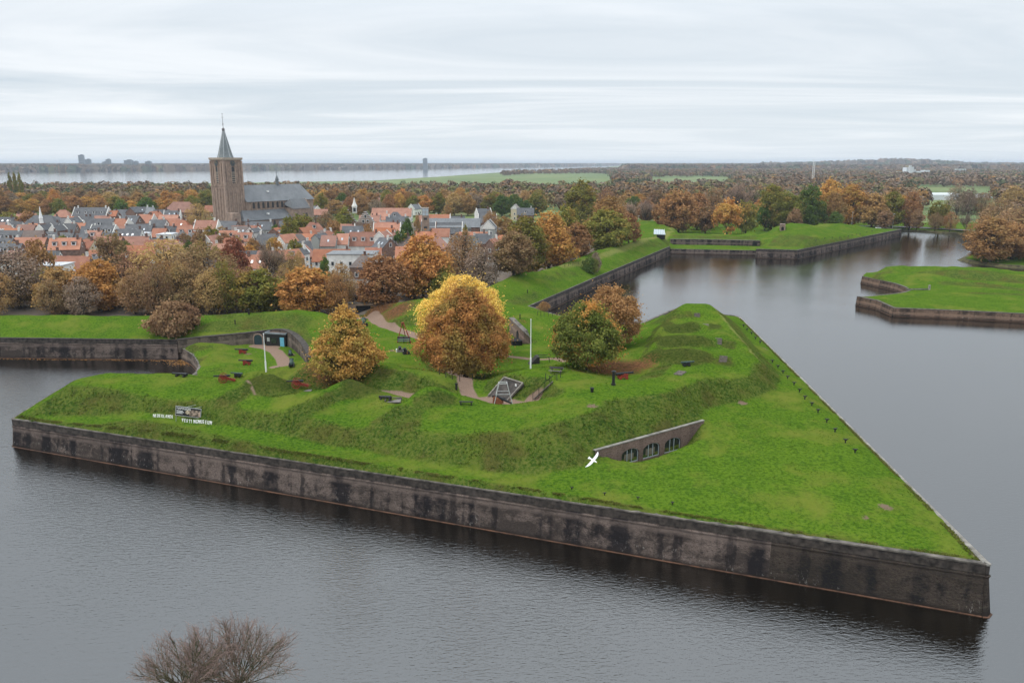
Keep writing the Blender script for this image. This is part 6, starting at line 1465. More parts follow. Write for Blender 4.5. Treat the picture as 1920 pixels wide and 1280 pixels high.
# ---- small garden trees between the houses
_rt = random.Random(71); _cc = {}; _gt = []
for i in range(46):
    D = _rt.uniform(255, 470); px = _rt.uniform(5, 760) if D > 300 else _rt.uniform(5, 620)
    x = (px - 960) / FPX * (D * CP + 37 * SP); kind_ = _rt.choice([('rust','rust-brown'), ('olive','olive'), ('golden','golden'), ('brown','dull brown'), ('green','green'), ('orange','orange')]); a_ = (_rt.uniform(6, 10.5), _rt.uniform(5, 8))
    if any(math.hypot(x - a, D - b) < c * .55 for a, b, c in HPOS) or (-185 < x < -95 and 420 < D < 510): continue
    _gt.append((px, D, kind_, a_))
for i, (px, D, (lf, nm), (h_, w_)) in enumerate(sorted(_gt)):
    _cc[nm] = _cc.get(nm, 0) + 1; v = ((3 + h_ - CAM_H) * CP + D * SP) / (D * CP - (3 + h_ - CAM_H) * SP)
    tree('%s garden tree between town roofs, %s of that colour from the left' % (nm, ordn[min(_cc[nm], 15) - 1]), px, 640 - FPX * v, w_ / D * FPX, D, 'small%d' % (i % 3), lf, 'garden_tree', 'garden trees in the town')
# ================================================================ THINGS ON THE BASTION
M_IRON = plain('cast_iron', (.018,.020,.022), .45, metal=.3, var=.3, scale=6); M_RED = plain('carriage_red', (.26,.032,.016), .6, var=.25, scale=4); M_BRONZE = plain('bronze_green', (.035,.070,.060), .5, var=.3, scale=5)
M_WPAINT = plain('white_paint', (.80,.80,.78), .45, var=.05); M_STEEL = plain('galvanised_steel', (.42,.43,.43), .45, metal=.5, var=.12); M_BLACK = plain('black_paint', (.014,.014,.015), .5)
M_WOOD = plain('weathered_wood', (.16,.145,.125), .85, var=.3, scale=6); M_DWOOD = plain('tarred_wood', (.030,.027,.025), .8, var=.3, scale=5); M_CONC = plain('concrete', (.30,.28,.25), .9, var=.3, scale=1.5, bump=.3)
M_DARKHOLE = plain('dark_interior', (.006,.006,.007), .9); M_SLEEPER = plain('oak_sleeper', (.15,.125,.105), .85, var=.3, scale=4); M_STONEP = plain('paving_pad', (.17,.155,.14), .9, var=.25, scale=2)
M_TEAL = plain('door_blue', (.14,.42,.56), .5, var=.08); M_TEALD = plain('door_petrol', (.018,.045,.055), .5, var=.2)
def barrel(mb, L_=2.6, r=.2, z=0.0, tilt=0.0):
    c, s = math.cos(tilt), math.sin(tilt); f = lambda x: (x * c, 0, z + x * s)
    xs = [(-.42*L_-.16, .03), (-.42*L_-.12, r*.42), (-.42*L_-.05, r*.42), (-.42*L_, r*.75), (-.42*L_+.02, r*1.18), (-.40*L_+.06, r*1.18), (-.40*L_+.08, r*1.05), (-.10*L_, r*.98), (-.09*L_, r*1.06), (-.07*L_, r*1.06), (-.06*L_, r*.93),
          (.20*L_, r*.82), (.21*L_, r*.88), (.23*L_, r*.88), (.24*L_, r*.78), (.52*L_, r*.66), (.54*L_, r*.86), (.58*L_, r*.90), (.58*L_, r*.45), (.5*L_, r*.42)]
    mb.tube([f(x) for x, _ in xs], [q for _, q in xs], 14)
    a = Vector(f(-.02 * L_)); mb.tube([a + Vector((0, -.34, -.03)), a + Vector((0, .34, -.03))], .075, 8); return mb
def wheel(mb, x, y, z, R_, w=.09, n=12):
    ring = []
    N_ = 28
    for i in range(N_):
        a = 2 * math.pi * i / N_; ring.append((x + math.cos(a) * R_, y, z + math.sin(a) * R_))
    for i in range(N_): mb.bar(ring[i], ring[(i+1) % N_], w, .1, up=(0, 1, 0))
    for i in range(n):
        a = 2 * math.pi * i / n; mb.bar((x, y, z), (x + math.cos(a) * R_, y, z + math.sin(a) * R_), .055, .055, up=(0, 1, 0))
    mb.tube([(x, y - .15, z), (x, y + .15, z)], [.11, .09], 10); return mb
def field_gun(label, px, py, rz, s=1.0, bm=None, red=M_RED):
    p = on(px, py); root = empty('field_cannon', p, R(rz), s); tag(root, label, 'cannon', 'cannons of the museum')
    barrel(MB(), 2.7, .19, 1.12, R(2)).build('barrel', bm or M_IRON, root, sm=False)
    c = MB()
    for y in (-.27, .27): c.bar((.45, y, 1.0), (-2.0, y * .7, .16), .1, .34)
    c.bar((-1.0, -.27, .6), (-1.0, .27, .6), .14); c.bar((-1.85, -.2, .25), (-1.85, .2, .25), .16); c.bar((.35, -.27, .82), (.35, .27, .82), .14); c.bar((0, -.8, .72), (0, .8, .72), .14)
    c.build('carriage', red, root)
    for y in (-.72, .72): wheel(MB(), 0, y, .72, .72).build('wheel', red, root)
    return root
def naval_gun(label, px, py, rz, s=1.0, bm=None, red=M_RED):
    p = on(px, py); root = empty('garrison_cannon', p, R(rz), s); tag(root, label, 'cannon', 'cannons of the museum')
    barrel(MB(), 2.9, .22, .95, R(3)).build('barrel', bm or M_IRON, root)
    c = MB()
    for y in (-.3, .3):
        c.prism([(.75, y - .06, .3), (.75, y - .06, .88), (.15, y - .06, .98), (-.15, y - .06, .75), (-.5, y - .06, .72), (-.5, y - .06, .56), (-.85, y - .06, .54), (-.85, y - .06, .3)], (0, 0, 0), (0, .12, 0))
    c.box((0, 0, .36), (1.6, .5, .1)); c.bar((.5, -.5, .22), (.5, .5, .22), .16); c.bar((-.55, -.5, .2), (-.55, .5, .2), .16); c.build('carriage', red, root)
    for x in (.5, -.55):
        for y in (-.48, .48): MB().tube([(x, y - .06, .22), (x, y + .06, .22)], .22, 16).build('truck_wheel', red, root)
    return root
field_gun('red-wheeled cannon pointing left on the second gun platform from the left', 419, 716, 196, .86)
field_gun('red-wheeled cannon left of the small cone-shaped oak, pointing left', 556, 727, 192, .85)
naval_gun('upper of two red cannons on low carriages in the sunken yard', 455, 663, 183, .88)
naval_gun('lower of two red cannons on low carriages in the sunken yard', 463, 684, 183, .88)
naval_gun('black cannon on red carriage in the brown leaves under the green tree', 1168, 711, 12, .9)
naval_gun('greenish-black cannon on a dark stand before the lowest traverse', 1287, 687, 8, .7, M_BRONZE, M_BLACK)
naval_gun('dark cannon on a low dark stand right behind the leftmost red-wheeled one', 446, 708, 176, .62, M_BRONZE, M_BLACK)
def mortar(label, px, py, rz, mat, s=1.0):
    p = on(px, py); root = empty('mortar', p, R(rz), s); tag(root, label, 'mortar', 'mortars of the museum')
    d = Vector((math.cos(R(50)), 0, math.sin(R(50)))); a = Vector((-.1, 0, .35))
    MB().tube([a - d*.25, a - d*.18, a, a + d*.05, a + d*.5, a + d*.75, a + d*.82, a + d*.82, a + d*.6], [.05,.22,.26,.32,.30,.30,.35,.24,.22], 14).build('barrel', mat, root)
    b = MB()
    for y in (-.34, .34): b.box((0, y, .22), (1.3, .14, .42), taper=.8)
    b.box((0, 0, .08), (1.0, .6, .14)); b.build('bed', M_BLACK if mat is not M_IRON else M_DWOOD, root); return root
mortar('green bronze mortar beside the yard wall, upper one', 545, 667, 120, M_BRONZE); mortar('green bronze mortar beside the brick path, lower one', 547, 687, 100, M_BRONZE)
mortar('greenish mortar half hidden by the top of the cone-shaped oak', 680, 612, 60, M_BRONZE, 1.7); mortar('dark mortar on a pale pad below the red hoist', 762, 664, 200, M_IRON, 1.1)
def lying_barrel(label, px, py, rz, L_=2.6):
    p = on(px, py); root = empty('cannon_barrel', p, R(rz)); tag(root, label, 'cannon barrel', 'loose cannon barrels')
    barrel(MB(), L_, .2, .42).build('barrel', M_IRON, root); MB().box((-.6, 0, .14), (.2, .8, .28)).box((.7, 0, .14), (.2, .8, .28)).build('block', M_DWOOD, root)
lying_barrel('black cannon barrel poking from the stone pit between two grass knolls', 724, 751, 170, 1.7); lying_barrel('black cannon barrel at the left end of the grassy platform, by the basin', 340, 706, 165)
def pit_pad():
    p = on(738, 752); root = empty('gun_platform', p, R(4)); tag(root, 'grey stone gun platform in the dip between two grass knolls', 'platform')
    MB().box((0, 0, .0), (2.0, 1.5, .12)).build('slab', M_STONEP, root); MB().box((-1.1, 0, .12), (.16, 1.5, .3)).box((0, .8, .12), (2.2, .16, .3)).build('kerb', M_COPE, root)
pit_pad()
def gun_pad(px, py, w, d, lb):
    p = on(px, py); root = empty('gun_platform', p, 0); tag(root, lb, 'platform'); MB().box((0, 0, .0), (w, d, .12)).build('slab', M_STONEP, root)
gun_pad(575, 733, 1.4, .9, 'small pale slab just right of the red-wheeled cannon')
def gyn():
    p = on(757, 643); root = empty('red_hoist', p, 0); tag(root, 'tall red A-frame hoist with black racks between its legs', 'hoist')
    f = MB(); top = Vector((-.25, .6, 4.0))
    f.bar((-1.35, 0, -.1), top, .13); f.bar((1.5, 0, -.1), top + Vector((.25, 0, -.1)), .2, .13); f.bar((.2, 2.4, 0), top, .12); f.bar((-1.05, .15, 1.0), (1.2, .2, 1.0), .1); f.tube([top + Vector((-.2, 0, 0)), top + Vector((.35, 0, .05))], .14, 8)
    f.build('frame', M_RED, root)
    r_ = MB()
    for z in (.35, .75, 1.15): r_.box((0, .3, z), (2.5, .7, .14))
    for x in (-1.2, 0, 1.2): r_.box((x, .3, .62), (.12, .6, 1.2))
    r_.build('rack', M_BLACK, root); s_ = MB()
    for z in (.45, .85): s_.box((0, -.08, z), (2.4, .06, .1))
    s_.build('rail', plain('rail_bluegrey', (.28,.34,.42), .5), root)
gyn()
def stone_group():
    p = on(750, 660); root = empty('stone_trough', p, R(5)); tag(root, 'small grey-and-white stone mortar bed below the red hoist', 'mortar')
    MB().box((0, 0, .35), (1.1, .9, .7), taper=.75).build('bed', M_STONEP, root); b = MB(); b.box((-.65, 0, .3), (.2, .7, .6)).box((.65, 0, .3), (.2, .7, .6)); b.build('cheek', M_WPAINT, root)
    MB().tube([(0, -.1, .5), (.0, -.35, 1.1)], [.25, .3], 12).build('barrel', M_IRON, root)
stone_group()
def tetrapod():
    p = on(943, 758); root = empty('white_hoist', p, R(3)); tag(root, 'white four-legged steel hoist over a dark barrel', 'hoist')
    f = MB(); tz = 3.1; T = [(-.55, -.45, tz), (.55, -.45, tz), (.55, .45, tz), (-.55, .45, tz)]; Bm = [(-1.35, -1.1, -.1), (1.4, -1.1, -.1), (1.25, 1.2, -.05), (-1.2, 1.2, -.05)]
    for a, b in zip(T, Bm): f.bar(a, b, .07)
    for i in range(4): f.bar(T[i], T[(i+1) % 4], .1)
    M2 = [Vector(a).lerp(Vector(b), .45) for a, b in zip(T, Bm)]
    for i in range(4): f.bar(M2[i], M2[(i+1) % 4], .07)
    f.build('frame', plain('hoist_grey', (.42,.42,.41), .5, var=.15), root)
    r2 = empty('garrison_cannon', p + Vector((-.1, .1, 0)), R(-12)); tag(r2, 'cannon with brown-red carriage tipped under the white hoist', 'cannon', 'cannons of the museum')
    barrel(MB(), 2.5, .2, .75, R(-22)).build('barrel', M_IRON, r2); c = MB()
    for y in (-.3, .3): c.prism([(-1.3, y-.05, .05), (-1.2, y-.05, 1.1), (-.6, y-.05, 1.0), (.1, y-.05, .5), (.1, y-.05, .05)], (0,0,0), (0, .12, 0))
    c.box((-.6, 0, .2), (1.2, .5, .12)); c.build('carriage', plain('carriage_brown', (.24,.075,.035), .7, var=.3), r2)
tetrapod()
def flagpole(label, px, pyb, pyt):
    p = on(px, pyb); t = at_dist(px, pyt, p.y); h = t.z - p.z; root = empty('flagpole', p); tag(root, label, 'flagpole', 'white flagpoles')
    MB().tube([(0,0,-.2),(0,0,1.6),(0,0,1.65),(0,0,h)], [.13,.12,.085,.05], 10).build('pole', M_WPAINT, root); MB().tube([(0,0,h),(0,0,h+.1),(0,0,h+.2)], [.05,.09,.02], 8).build('knob', M_WPAINT, root)
    MB().bar((.13,0,1.2), (.17,0,1.2), .04, .3).build('cleat', M_STEEL, root)
flagpole('white flagpole in the sunken yard beside the brick path', 499, 697, 627); flagpole('white flagpole on the mound right of the biggest oak', 995, 691, 600)
def picnic():
    p = on(1043, 699); root = empty('picnic_table', p, R(-14)); tag(root, 'grey wooden picnic table with benches right of the flagpole', 'picnic table')
    t_ = MB()
    for j in range(5): t_.box((0, -.34 + j * .17, .76), (2.0, .15, .05))
    t_.build('tabletop', M_DWOOD, root)
    for y in (-.75, .75): MB().box((0, y, .45), (2.0, .28, .06)).build('bench_seat', M_WOOD, root)
    for x in (-.7, .7): MB().bar((x, -.62, 0), (x, -.2, .74), .09).bar((x, .62, 0), (x, .2, .74), .09).bar((x, -.8, .4), (x, .8, .4), .08).build('leg', M_WOOD, root)
picnic()
def bench(label, px, py, rz, mat):
    p = on(px, py); root = empty('bench', p, R(rz)); tag(root, label, 'bench'); b = MB()
    for j in range(3): b.box((0, -.16 + j * .16, .45), (1.9, .14, .05))
    b.build('seat', mat, root)
    for x in (-.7, .7): MB().box((x, 0, .2), (.12, .4, .44)).build('leg', mat, root)
bench('low black bench on the lawn left of the white hoist', 874, 759, -4, M_BLACK)
def chimney_post():
    p = on(1150, 722); root = empty('vent_pipe', p); tag(root, 'black iron vent pipe with a flat cap in front of the red cannon', 'vent pipe')
    MB().tube([(0,0,-.1),(0,0,.25),(0,0,.26),(0,0,1.75)], [.3,.3,.19,.19], 14).build('pipe', M_BLACK, root); MB().tube([(0,0,1.75),(0,0,1.9),(0,0,1.92),(0,0,2.05)], [.19,.32,.34,.1], 14).build('cap', M_IRON, root)
    p = on(1110, 735); root = empty('litter_bin', p); tag(root, 'short black bin on the lawn left of the vent pipe', 'bin')
    MB().tube([(0,0,0),(0,0,.5),(0,0,.55)], [.18,.25,.25], 12).build('bin', M_BLACK, root); MB().tube([(0,0,.55),(0,0,.62)], [.3,.28], 12).build('lid', M_IRON, root)
chimney_post()
def post(label, px, py, h=1.1, w=.14, mat=None, grp='small posts', name='post'):
    p = on(px, py); root = empty(name, p); tag(root, label, 'post', grp); MB().box((0, 0, h/2), (w, w, h)).build('shaft', mat or M_BLACK, root); MB().box((0, 0, h + .04), (w * 1.4, w * 1.4, .08)).build('cap', mat or M_BLACK, root)
post('dark post beside the path below the biggest oak', 856, 732, .9, .3); post('dark post on the rampart above the yard, topmost', 467, 590, 1.2, .3); post('small dark post halfway down the slope above the yard', 441, 608, .9, .18); post('small dark post on the rampart right of the brown thicket', 328, 624, .9, .18)
post('dark post on the mound beside the arched wing wall', 975, 598, 1.0, .2); post('dark marker on the curtain rampart', 989, 550, .9, .2); post('short pale marker stone on the ravelin', 1742, 541, 1.5, .5, M_CONC) if False else None
def ravelin_stone():
    g = P(1742, 543, 2.75); root = empty('marker_stone', g); tag(root, 'short pale marker stone alone on the flat green ravelin', 'stone'); MB().box((0,0,.7), (.55,.45,1.5), taper=.85).build('stone', M_CONC, root); MB().box((-3.6,.1,.12), (6.6,.5,.3)).build('kerb', M_COPE, root)
ravelin_stone()
# ---- ground lamps along the edge: one built, the rest copied
def ground_lamp_proto():
    root = empty('ground_lamp', (0, 0, 0)); a = MB().tube([(0,0,-.1),(0,0,.42)], [.12,.09], 8).build('post', M_BLACK, root)
    b = MB().box((0, 0, .52), (.34, .34, .22)); b.bar((-.42, 0, .60), (.42, 0, .60), .12, .1); b.build('lamp_head', M_BLACK, root); return root
gl = ground_lamp_proto(); gk = [(c, []) for c in children(gl)]
ROW1 = [(1394,613),(1400.5,620),(1409,627),(1416.5,636),(1425,644),(1448,680),(1458.5,690),(1468,700),(1476.5,710),(1488.7,722),(1499,735),(1509,748),(1522,760.7),(1533.6,774),(1550,792.4),(1565.5,809.5),(1585,830),(1603,849)]
ROW2 = [(1072,918.5),(1133.5,929),(1196,937.5),(1260.5,947.5)]
ROW3 = [(1530,452),(1546,448.5),(1560.5,446.5),(1574.5,446.5),(1582.5,445),(1590.5,444),(1597.5,442),(1606,440.5),(1612.5,439.5),(1625,437),(1635,434.5)]
first = True
for row, lb, s_ in ((ROW1, 'small black ground lamp in the row down the right edge of the bastion', .8), (ROW2, 'small black ground lamp in the row of four near the front wall', .5), (ROW3, 'tiny black ground lamp in the row on the far bastion', .9)):
    for x, y in row:
        o_ = gl if first else copy_thing(gl, gk); first = False; p = on(x, y); o_.location = p; o_.scale = (s_,) * 3; o_.rotation_euler = (0, 0, random.Random(x).uniform(-.3, .3)); tag(o_, lb, 'lamp', 'ground lamps along the edges')
# ---- stairs
def stairs(label, a, b, n, w, rail=False, mat=None):
    A_ = on(*a); B_ = on(*b); d = B_ - A_; ang = math.atan2(d.y, d.x); root = empty('steps', A_, ang); tag(root, label, 'steps', 'flights of steps'); L_ = math.hypot(d.x, d.y)
    tread = MB()
    for i in range(n):
        t = (i + .5) / n; tread = MB().box((L_ * t, 0, d.z * t + .06), (min(.30, L_/n*.5), w, .2)); tread.build('step', mat or M_SLEEPER, root)
    if rail:
        r_ = MB()
        for s in (-1, 1):
            for t in (0, .33, .66, 1): r_.box((L_*t, s*(w/2+.1), d.z*t + .5), (.06, .06, 1.05))
            r_.bar((0, s*(w/2+.1), 1.0), (L_, s*(w/2+.1), d.z + 1.0), .05)
        r_.build('railing', M_IRON, root)
stairs('long flight of plank steps with railings up the flagpole mound', (1003, 748), (1037, 717), 13, 1.5, True)
stairs('sleeper steps on the lowest traverse', (1355, 681), (1356.5, 669), 6, 1.2); stairs('sleeper steps on the second traverse from below', (1346.5, 648), (1347.5, 635), 6, 1.1)
stairs('sleeper steps on the third traverse from below', (1323.5, 617), (1323, 608), 6, 1.1); stairs('sleeper steps on the uppermost traverse', (1307, 596.5), (1307, 588), 6, 1.1)
stairs('short sleeper steps below the greenish cannon', (1270, 704), (1280, 697), 5, 1.2)
# ---- brick edging and low fences
def wire_fence(label, pts, h=.95, rails=1):
    W_ = [on(*p) for p in pts]; root = empty('wire_fence', W_[0]); tag(root, label, 'fence')
    for p in W_: MB().box(tuple(p - W_[0] + Vector((0, 0, h/2 - .05))), (.09, .09, h + .1)).build('post', M_DWOOD, root)
    w = MB()
    for a, b in zip(W_, W_[1:]):
        for k in range(rails): z = h * (.92 - k * .4); w.bar(a - W_[0] + Vector((0,0,z)), b - W_[0] + Vector((0,0,z)), .03)
    w.build('wire', M_IRON, root)
wire_fence('low post fence round the foot of the biggest oak', [(824,702),(836,708),(848,712),(862,715),(886,713),(909,710),(920,705)])
wire_fence('row of thin posts on the knoll before the curtain wall', [(1008,591),(1014,592),(1020,592.5),(1028,593),(1036,594)])
wire_fence('thin posts beside the track on the curtain rampart', [(1059,500),(1066,499),(1074,498),(1085,496)]); wire_fence('short fence on the curtain rampart near the dark tree', [(1041,494),(1046,495),(1053,495)])
wire_fence('thin fence between the flagpole mound and the steps', [(1023,712),(1030,716),(1044,713),(1051,708)])
# ---- sloping concrete entrance with the dark hatch
def bunker():
    c = [P(946,708,9.3), P(981,719,9.1), P(952,751,6.9), P(916,743,6.9)]; o_ = c[0].copy(); root = empty('bunker_entrance', o_); tag(root, 'sloping concrete bunker entrance with dark panel behind the white hoist', 'bunker')
    q = [p - o_ for p in c]; n_ = ((q[1]-q[0]).cross(q[3]-q[0])).normalized(); n_ = n_ if n_.z > 0 else -n_
    MB().add([p - n_*.9 for p in q] + [p + n_*.06 for p in q], [(0,3,2,1),(4,5,6,7),(0,1,5,4),(1,2,6,5),(2,3,7,6),(3,0,4,7)]).build('panel', plain('panel_dark', (.055,.046,.040), .8, var=.5, scale=1.2), root)
    r_ = MB()
    for a, b in ((0,1),(1,2),(3,0)): r_.bar(q[a] + n_*.08, q[b] + n_*.08, .2, .3, up=n_)
    r_.build('concrete_rim', plain('rim_concrete', (.20,.18,.155), .9, var=.3), root)
    m_ = q[0].lerp(q[1], .75).lerp(q[2], .22) + n_ * .12; ax = (q[1]-q[0]).normalized() * .14; ay = Vector((0,0,1)) * .3
    MB().add([m_-ax-ay, m_+ax-ay, m_+ax+ay, m_-ax+ay, m_-ax-ay-n_*.05, m_+ax-ay-n_*.05, m_+ax+ay-n_*.05, m_-ax+ay-n_*.05], [(0,1,2,3),(4,7,6,5),(0,4,5,1),(1,5,6,2),(2,6,7,3),(3,7,4,0)]).build('notice', M_WPAINT, root)
    MB().box(tuple(q[3].lerp(q[2], .5) + Vector((.1, -.1, -.3))), (2.2, .25, 1.2), rz=math.atan2((q[2]-q[3]).y, (q[2]-q[3]).x)).build('door', M_DARKHOLE, root)
bunker()
def wing_wall():
    a, b, c = P(959,596,8.15), P(985,621,7.3), P(994,633,6.0); root = empty('wing_wall', (a.x, a.y, 4.6)); o_ = root.location.copy(); tag(root, 'sloping brick wing wall with a dark arch behind the biggest oak', 'wall', kind='thing')
    L2 = [a - o_, b - o_, c - o_]
    sweep('wall', L2, lambda i: [(-.5, -.6), (-.5, L2[i].z), (.45, L2[i].z), (.5, -.6)], M_CASBRICK, root)
    sweep('coping', L2, lambda i: [(-.55, L2[i].z), (-.55, L2[i].z+.12), (.55, L2[i].z+.12), (.55, L2[i].z)], M_COPE, root)
    d = (L2[1]-L2[0]); d.z = 0; d.normalize(); n_ = Vector((d.y, -d.x, 0)); m_ = L2[0].lerp(L2[1], .62); m_.z = 0
    arc = [m_ + d*(-.7), m_ + d*.7] + [m_ + d*(.7*math.cos(t)) + Vector((0,0,1.5+.6*math.sin(t))) for t in np.linspace(0, math.pi, 8)]
    MB().prism([p + n_*.45 for p in arc], (0,0,0), n_*.1).build('arch_opening', M_DARKHOLE, root)
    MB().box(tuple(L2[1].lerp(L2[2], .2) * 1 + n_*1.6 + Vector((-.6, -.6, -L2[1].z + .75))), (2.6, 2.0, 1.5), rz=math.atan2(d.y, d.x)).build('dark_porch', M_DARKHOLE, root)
wing_wall()
def cellar_hatch():
    p = on(1005, 681); root = empty('cellar_hatch', p, R(10)); tag(root, 'dark timber lean-to hatch behind the right flagpole', 'hatch')
    MB().add([(-1.3,-.8,-.1),(.5,-.8,-.1),(.5,1,-.1),(-1.3,1,-.1),(.1,-.8,1.3),(.5,-.8,1.3),(.5,1,1.3),(.1,1,1.3)], [(0,3,2,1),(0,1,5,4),(1,2,6,5),(2,3,7,6),(3,0,4,7),(4,5,6,7)]).build('hatch', M_DWOOD, root)
    MB().bar((.5,-.8,1.3), (2.2,-.6,1.2), .1).bar((2.2,-.6,1.2), (2.3,-.5,0), .1).bar((.5, .9, 1.3), (2.2, .9, 1.2), .1).build('handrail', M_IRON, root)
cellar_hatch()
# ---- kiosk and door in the yard wall
def kiosk():
    a = P(499, 648, 2.3); b = P(536, 650, 2.35); o_ = a.copy(); d = b - a; ang = math.atan2(d.y, d.x); L_ = math.hypot(d.x, d.y); root = empty('ticket_kiosk', (a.x, a.y, 2.2), ang); tag(root, 'black flat-roofed kiosk with a light blue door against the yard wall', 'kiosk')
    h = 2.75; MB().box((L_/2, 1.5, h/2), (L_, 3.0, h)).build('wall', M_BLACK, root)
    r_ = MB(); r_.box((L_/2, -.05, h + .12), (L_+.3, .2, .3)).box((L_/2, 3.0, h + .12), (L_+.3, .2, .3)).box((-.05, 1.5, h + .12), (.2, 2.9, .3)).box((L_+.05, 1.5, h + .12), (.2, 2.9, .3)); rf = r_.build('roof_edge', plain('zinc_edge', (.20,.23,.25), .6), root)
    MB().box((L_/2, 1.5, h + .03), (L_-.2, 2.7, .06)).build('flat_roof', plain('bitumen_brown', (.10,.07,.055), .9), root)
    MB().box((L_ - .8, -.03, 1.05), (.95, .08, 2.1)).build('door', M_TEAL, root); MB().box((L_*.42, -.03, 1.3), (1.3, .08, 1.1)).build('window', M_DARKGLASS, root); MB().box((L_*.14, -.04, 1.5), (.6, .06, .8)).build('notice', plain('notice_grey', (.35,.38,.36), .6), root)
    c = P(485, 645.6, 2.3); root = empty('gate_door', (c.x, c.y, 2.2), R(-4)); tag(root, 'arched dark petrol door in the yard wall left of the kiosk', 'door', kind='thing')
    arc = [(-.85, 0, 0), (.85, 0, 0)] + [(.85*math.cos(t), 0, 1.5 + .75*math.sin(t)) for t in np.linspace(0, math.pi, 10)]
    MB().prism(arc, (0, -.12, 0), (0, .6, 0)).build('leaf', M_TEALD, root)
    ar = [(1.0*math.cos(t), -.1, 1.5 + .9*math.sin(t)) for t in np.linspace(0, math.pi, 10)]; f = MB()
    for p, q in zip(ar, ar[1:]): f.bar(p, q, .2, .25)
    f.box((-1.0, -.1, .75), (.2, .25, 1.5)).box((1.0, -.1, .75), (.2, .25, 1.5)); f.build('surround', M_CHB2, root)
kiosk()
# ---- gateway at the end of the path
def gateway():
    p = P(690, 588, 3.2); root = empty('gateway', p, R(6)); tag(root, 'low brick gateway with a black arch where the path leaves the town', 'gateway')
    w = MB(); w.box((-4.6, .6, 1.2), (3.4, 1.2, 2.6)).box((2.6, .6, 1.1), (2.6, 1.2, 2.4)).box((-.85, .6, 2.35), (4.2, 1.2, .6)); w.build('wall', M_CHB2, root)
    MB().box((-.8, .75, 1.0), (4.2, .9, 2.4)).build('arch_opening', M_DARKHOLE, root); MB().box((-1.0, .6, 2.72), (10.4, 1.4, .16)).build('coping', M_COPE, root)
gateway()
# ---- museum sign and letters in the grass
def text_mesh(s, size, mat, name='letter', parent=None, loc=(0,0,0), rot=None, ext=.03, sx=1.0):
    cu = bpy.data.curves.new('t', 'FONT'); cu.body = s; cu.size = size; cu.extrude = ext; cu.align_x = 'LEFT'; cu.offset = .012 * size
    to = bpy.data.objects.new('t', cu); C.objects.link(to); bpy.context.view_layer.update()
    me = bpy.data.meshes.new_from_object(to); wd = max((v.co.x for v in me.vertices), default=size*.4); bpy.data.objects.remove(to)
    o = link_mesh(name, me, parent, mat); o.location = loc
    if rot is not None: o.rotation_euler = rot
    o.scale = (sx, 1, 1); return o, wd * sx
def letters(label, s, a, b, size):
    A_ = on(*a); B_ = on(*b); root = empty('ground_lettering', A_); tag(root, label, 'lettering'); d = B_ - A_; n = len(s); ang = math.atan2(d.y, d.x)
    for i, ch in enumerate(s):
        q = d * (i / n); p = A_ + q; g_ = hz(p.x, p.y)
        o, w = text_mesh(ch, size, M_WPAINT, 'letter', root, (q.x, q.y, g_ - A_.z + .08), (R(78), 0, ang), .04, min(1.25, d.length / n * .74 / (size * .66)))
letters('white letters reading NEDERLANDS standing in the grass left of the banner', 'NEDERLANDS', (287, 783), (326, 787), .62)
letters('white letters reading VESTINGMUSEUM standing in the grass below the banner', 'VESTINGMUSEUM', (341, 792), (398, 799), .68)
def banner():
    g_ = on(350, 786); B_ = [at_dist(328, 760, g_.y), at_dist(375, 766, g_.y - .1), at_dist(375, 783, g_.y - .3), at_dist(329, 777.5, g_.y - .3)]
    A_ = B_[0]; root = empty('museum_banner', B_[3]); d = B_[1] - B_[0]; L_ = d.length; ang = math.atan2(d.y, d.x); dz = math.asin(d.z / L_); h = B_[0].z - B_[3].z
    root.rotation_euler = (R(-6), -dz, ang); tag(root, 'black museum banner with white writing on the front slope', 'banner')
    MB().box((L_/2, 0, h/2), (L_, .06, h)).build('panel', plain('banner_black', (.012,.012,.014), .5, var=.1), root)
    f = MB(); f.box((L_/2, -.01, h), (L_+.1, .1, .07)).box((L_/2, -.01, 0), (L_+.1, .1, .07)).box((0, -.01, h/2), (.07, .1, h)).box((L_, -.01, h/2), (.07, .1, h)); f.build('frame', M_STEEL, root)
    s_ = MB(); s_.bar((L_*.35, .05, h*.95), (L_*.62, 2.2, h*1.05), .05).bar((L_*.7, .05, h*.95), (L_*1.05, 2.6, h*1.1), .05).bar((.1, 0, 0), (.1, .1, -1.0), .06).bar((L_-.1, 0, 0), (L_-.1, .1, -1.0), .06); s_.build('strut', M_STEEL, root)
    text_mesh('NAPOLEON', .36, M_WPAINT, 'heading', root, (.12, -.045, h - .36), (R(90), 0, 0), .005, 1.0)
    for k, t in enumerate(('VAN DE', 'REVOLUTIE', 'TOT VESTING')): text_mesh(t, .17, M_WPAINT, 'small_text', root, (.12, -.045, h - .66 - k * .2), (R(90), 0, 0), .005) if False else MB().box((.12 + .42 + .1*(k % 2), -.045, h - .58 - k * .17), (.85 + .2 * (k % 2), .01, .075)).build('small_text', M_WPAINT, root)
    pic = plain('banner_picture', (.30,.22,.17), .6, var=.7, scale=2.5); MB().box((L_*.76, -.04, h*.42), (L_*.44, .012, h*.72)).build('picture', pic, root)
    MB().tube([(L_*.47, -.035, h*.48), (L_*.47, -.055, h*.48)], .28, 16).build('portrait', plain('banner_portrait', (.52,.42,.30), .6, var=.5, scale=5), root)
banner()
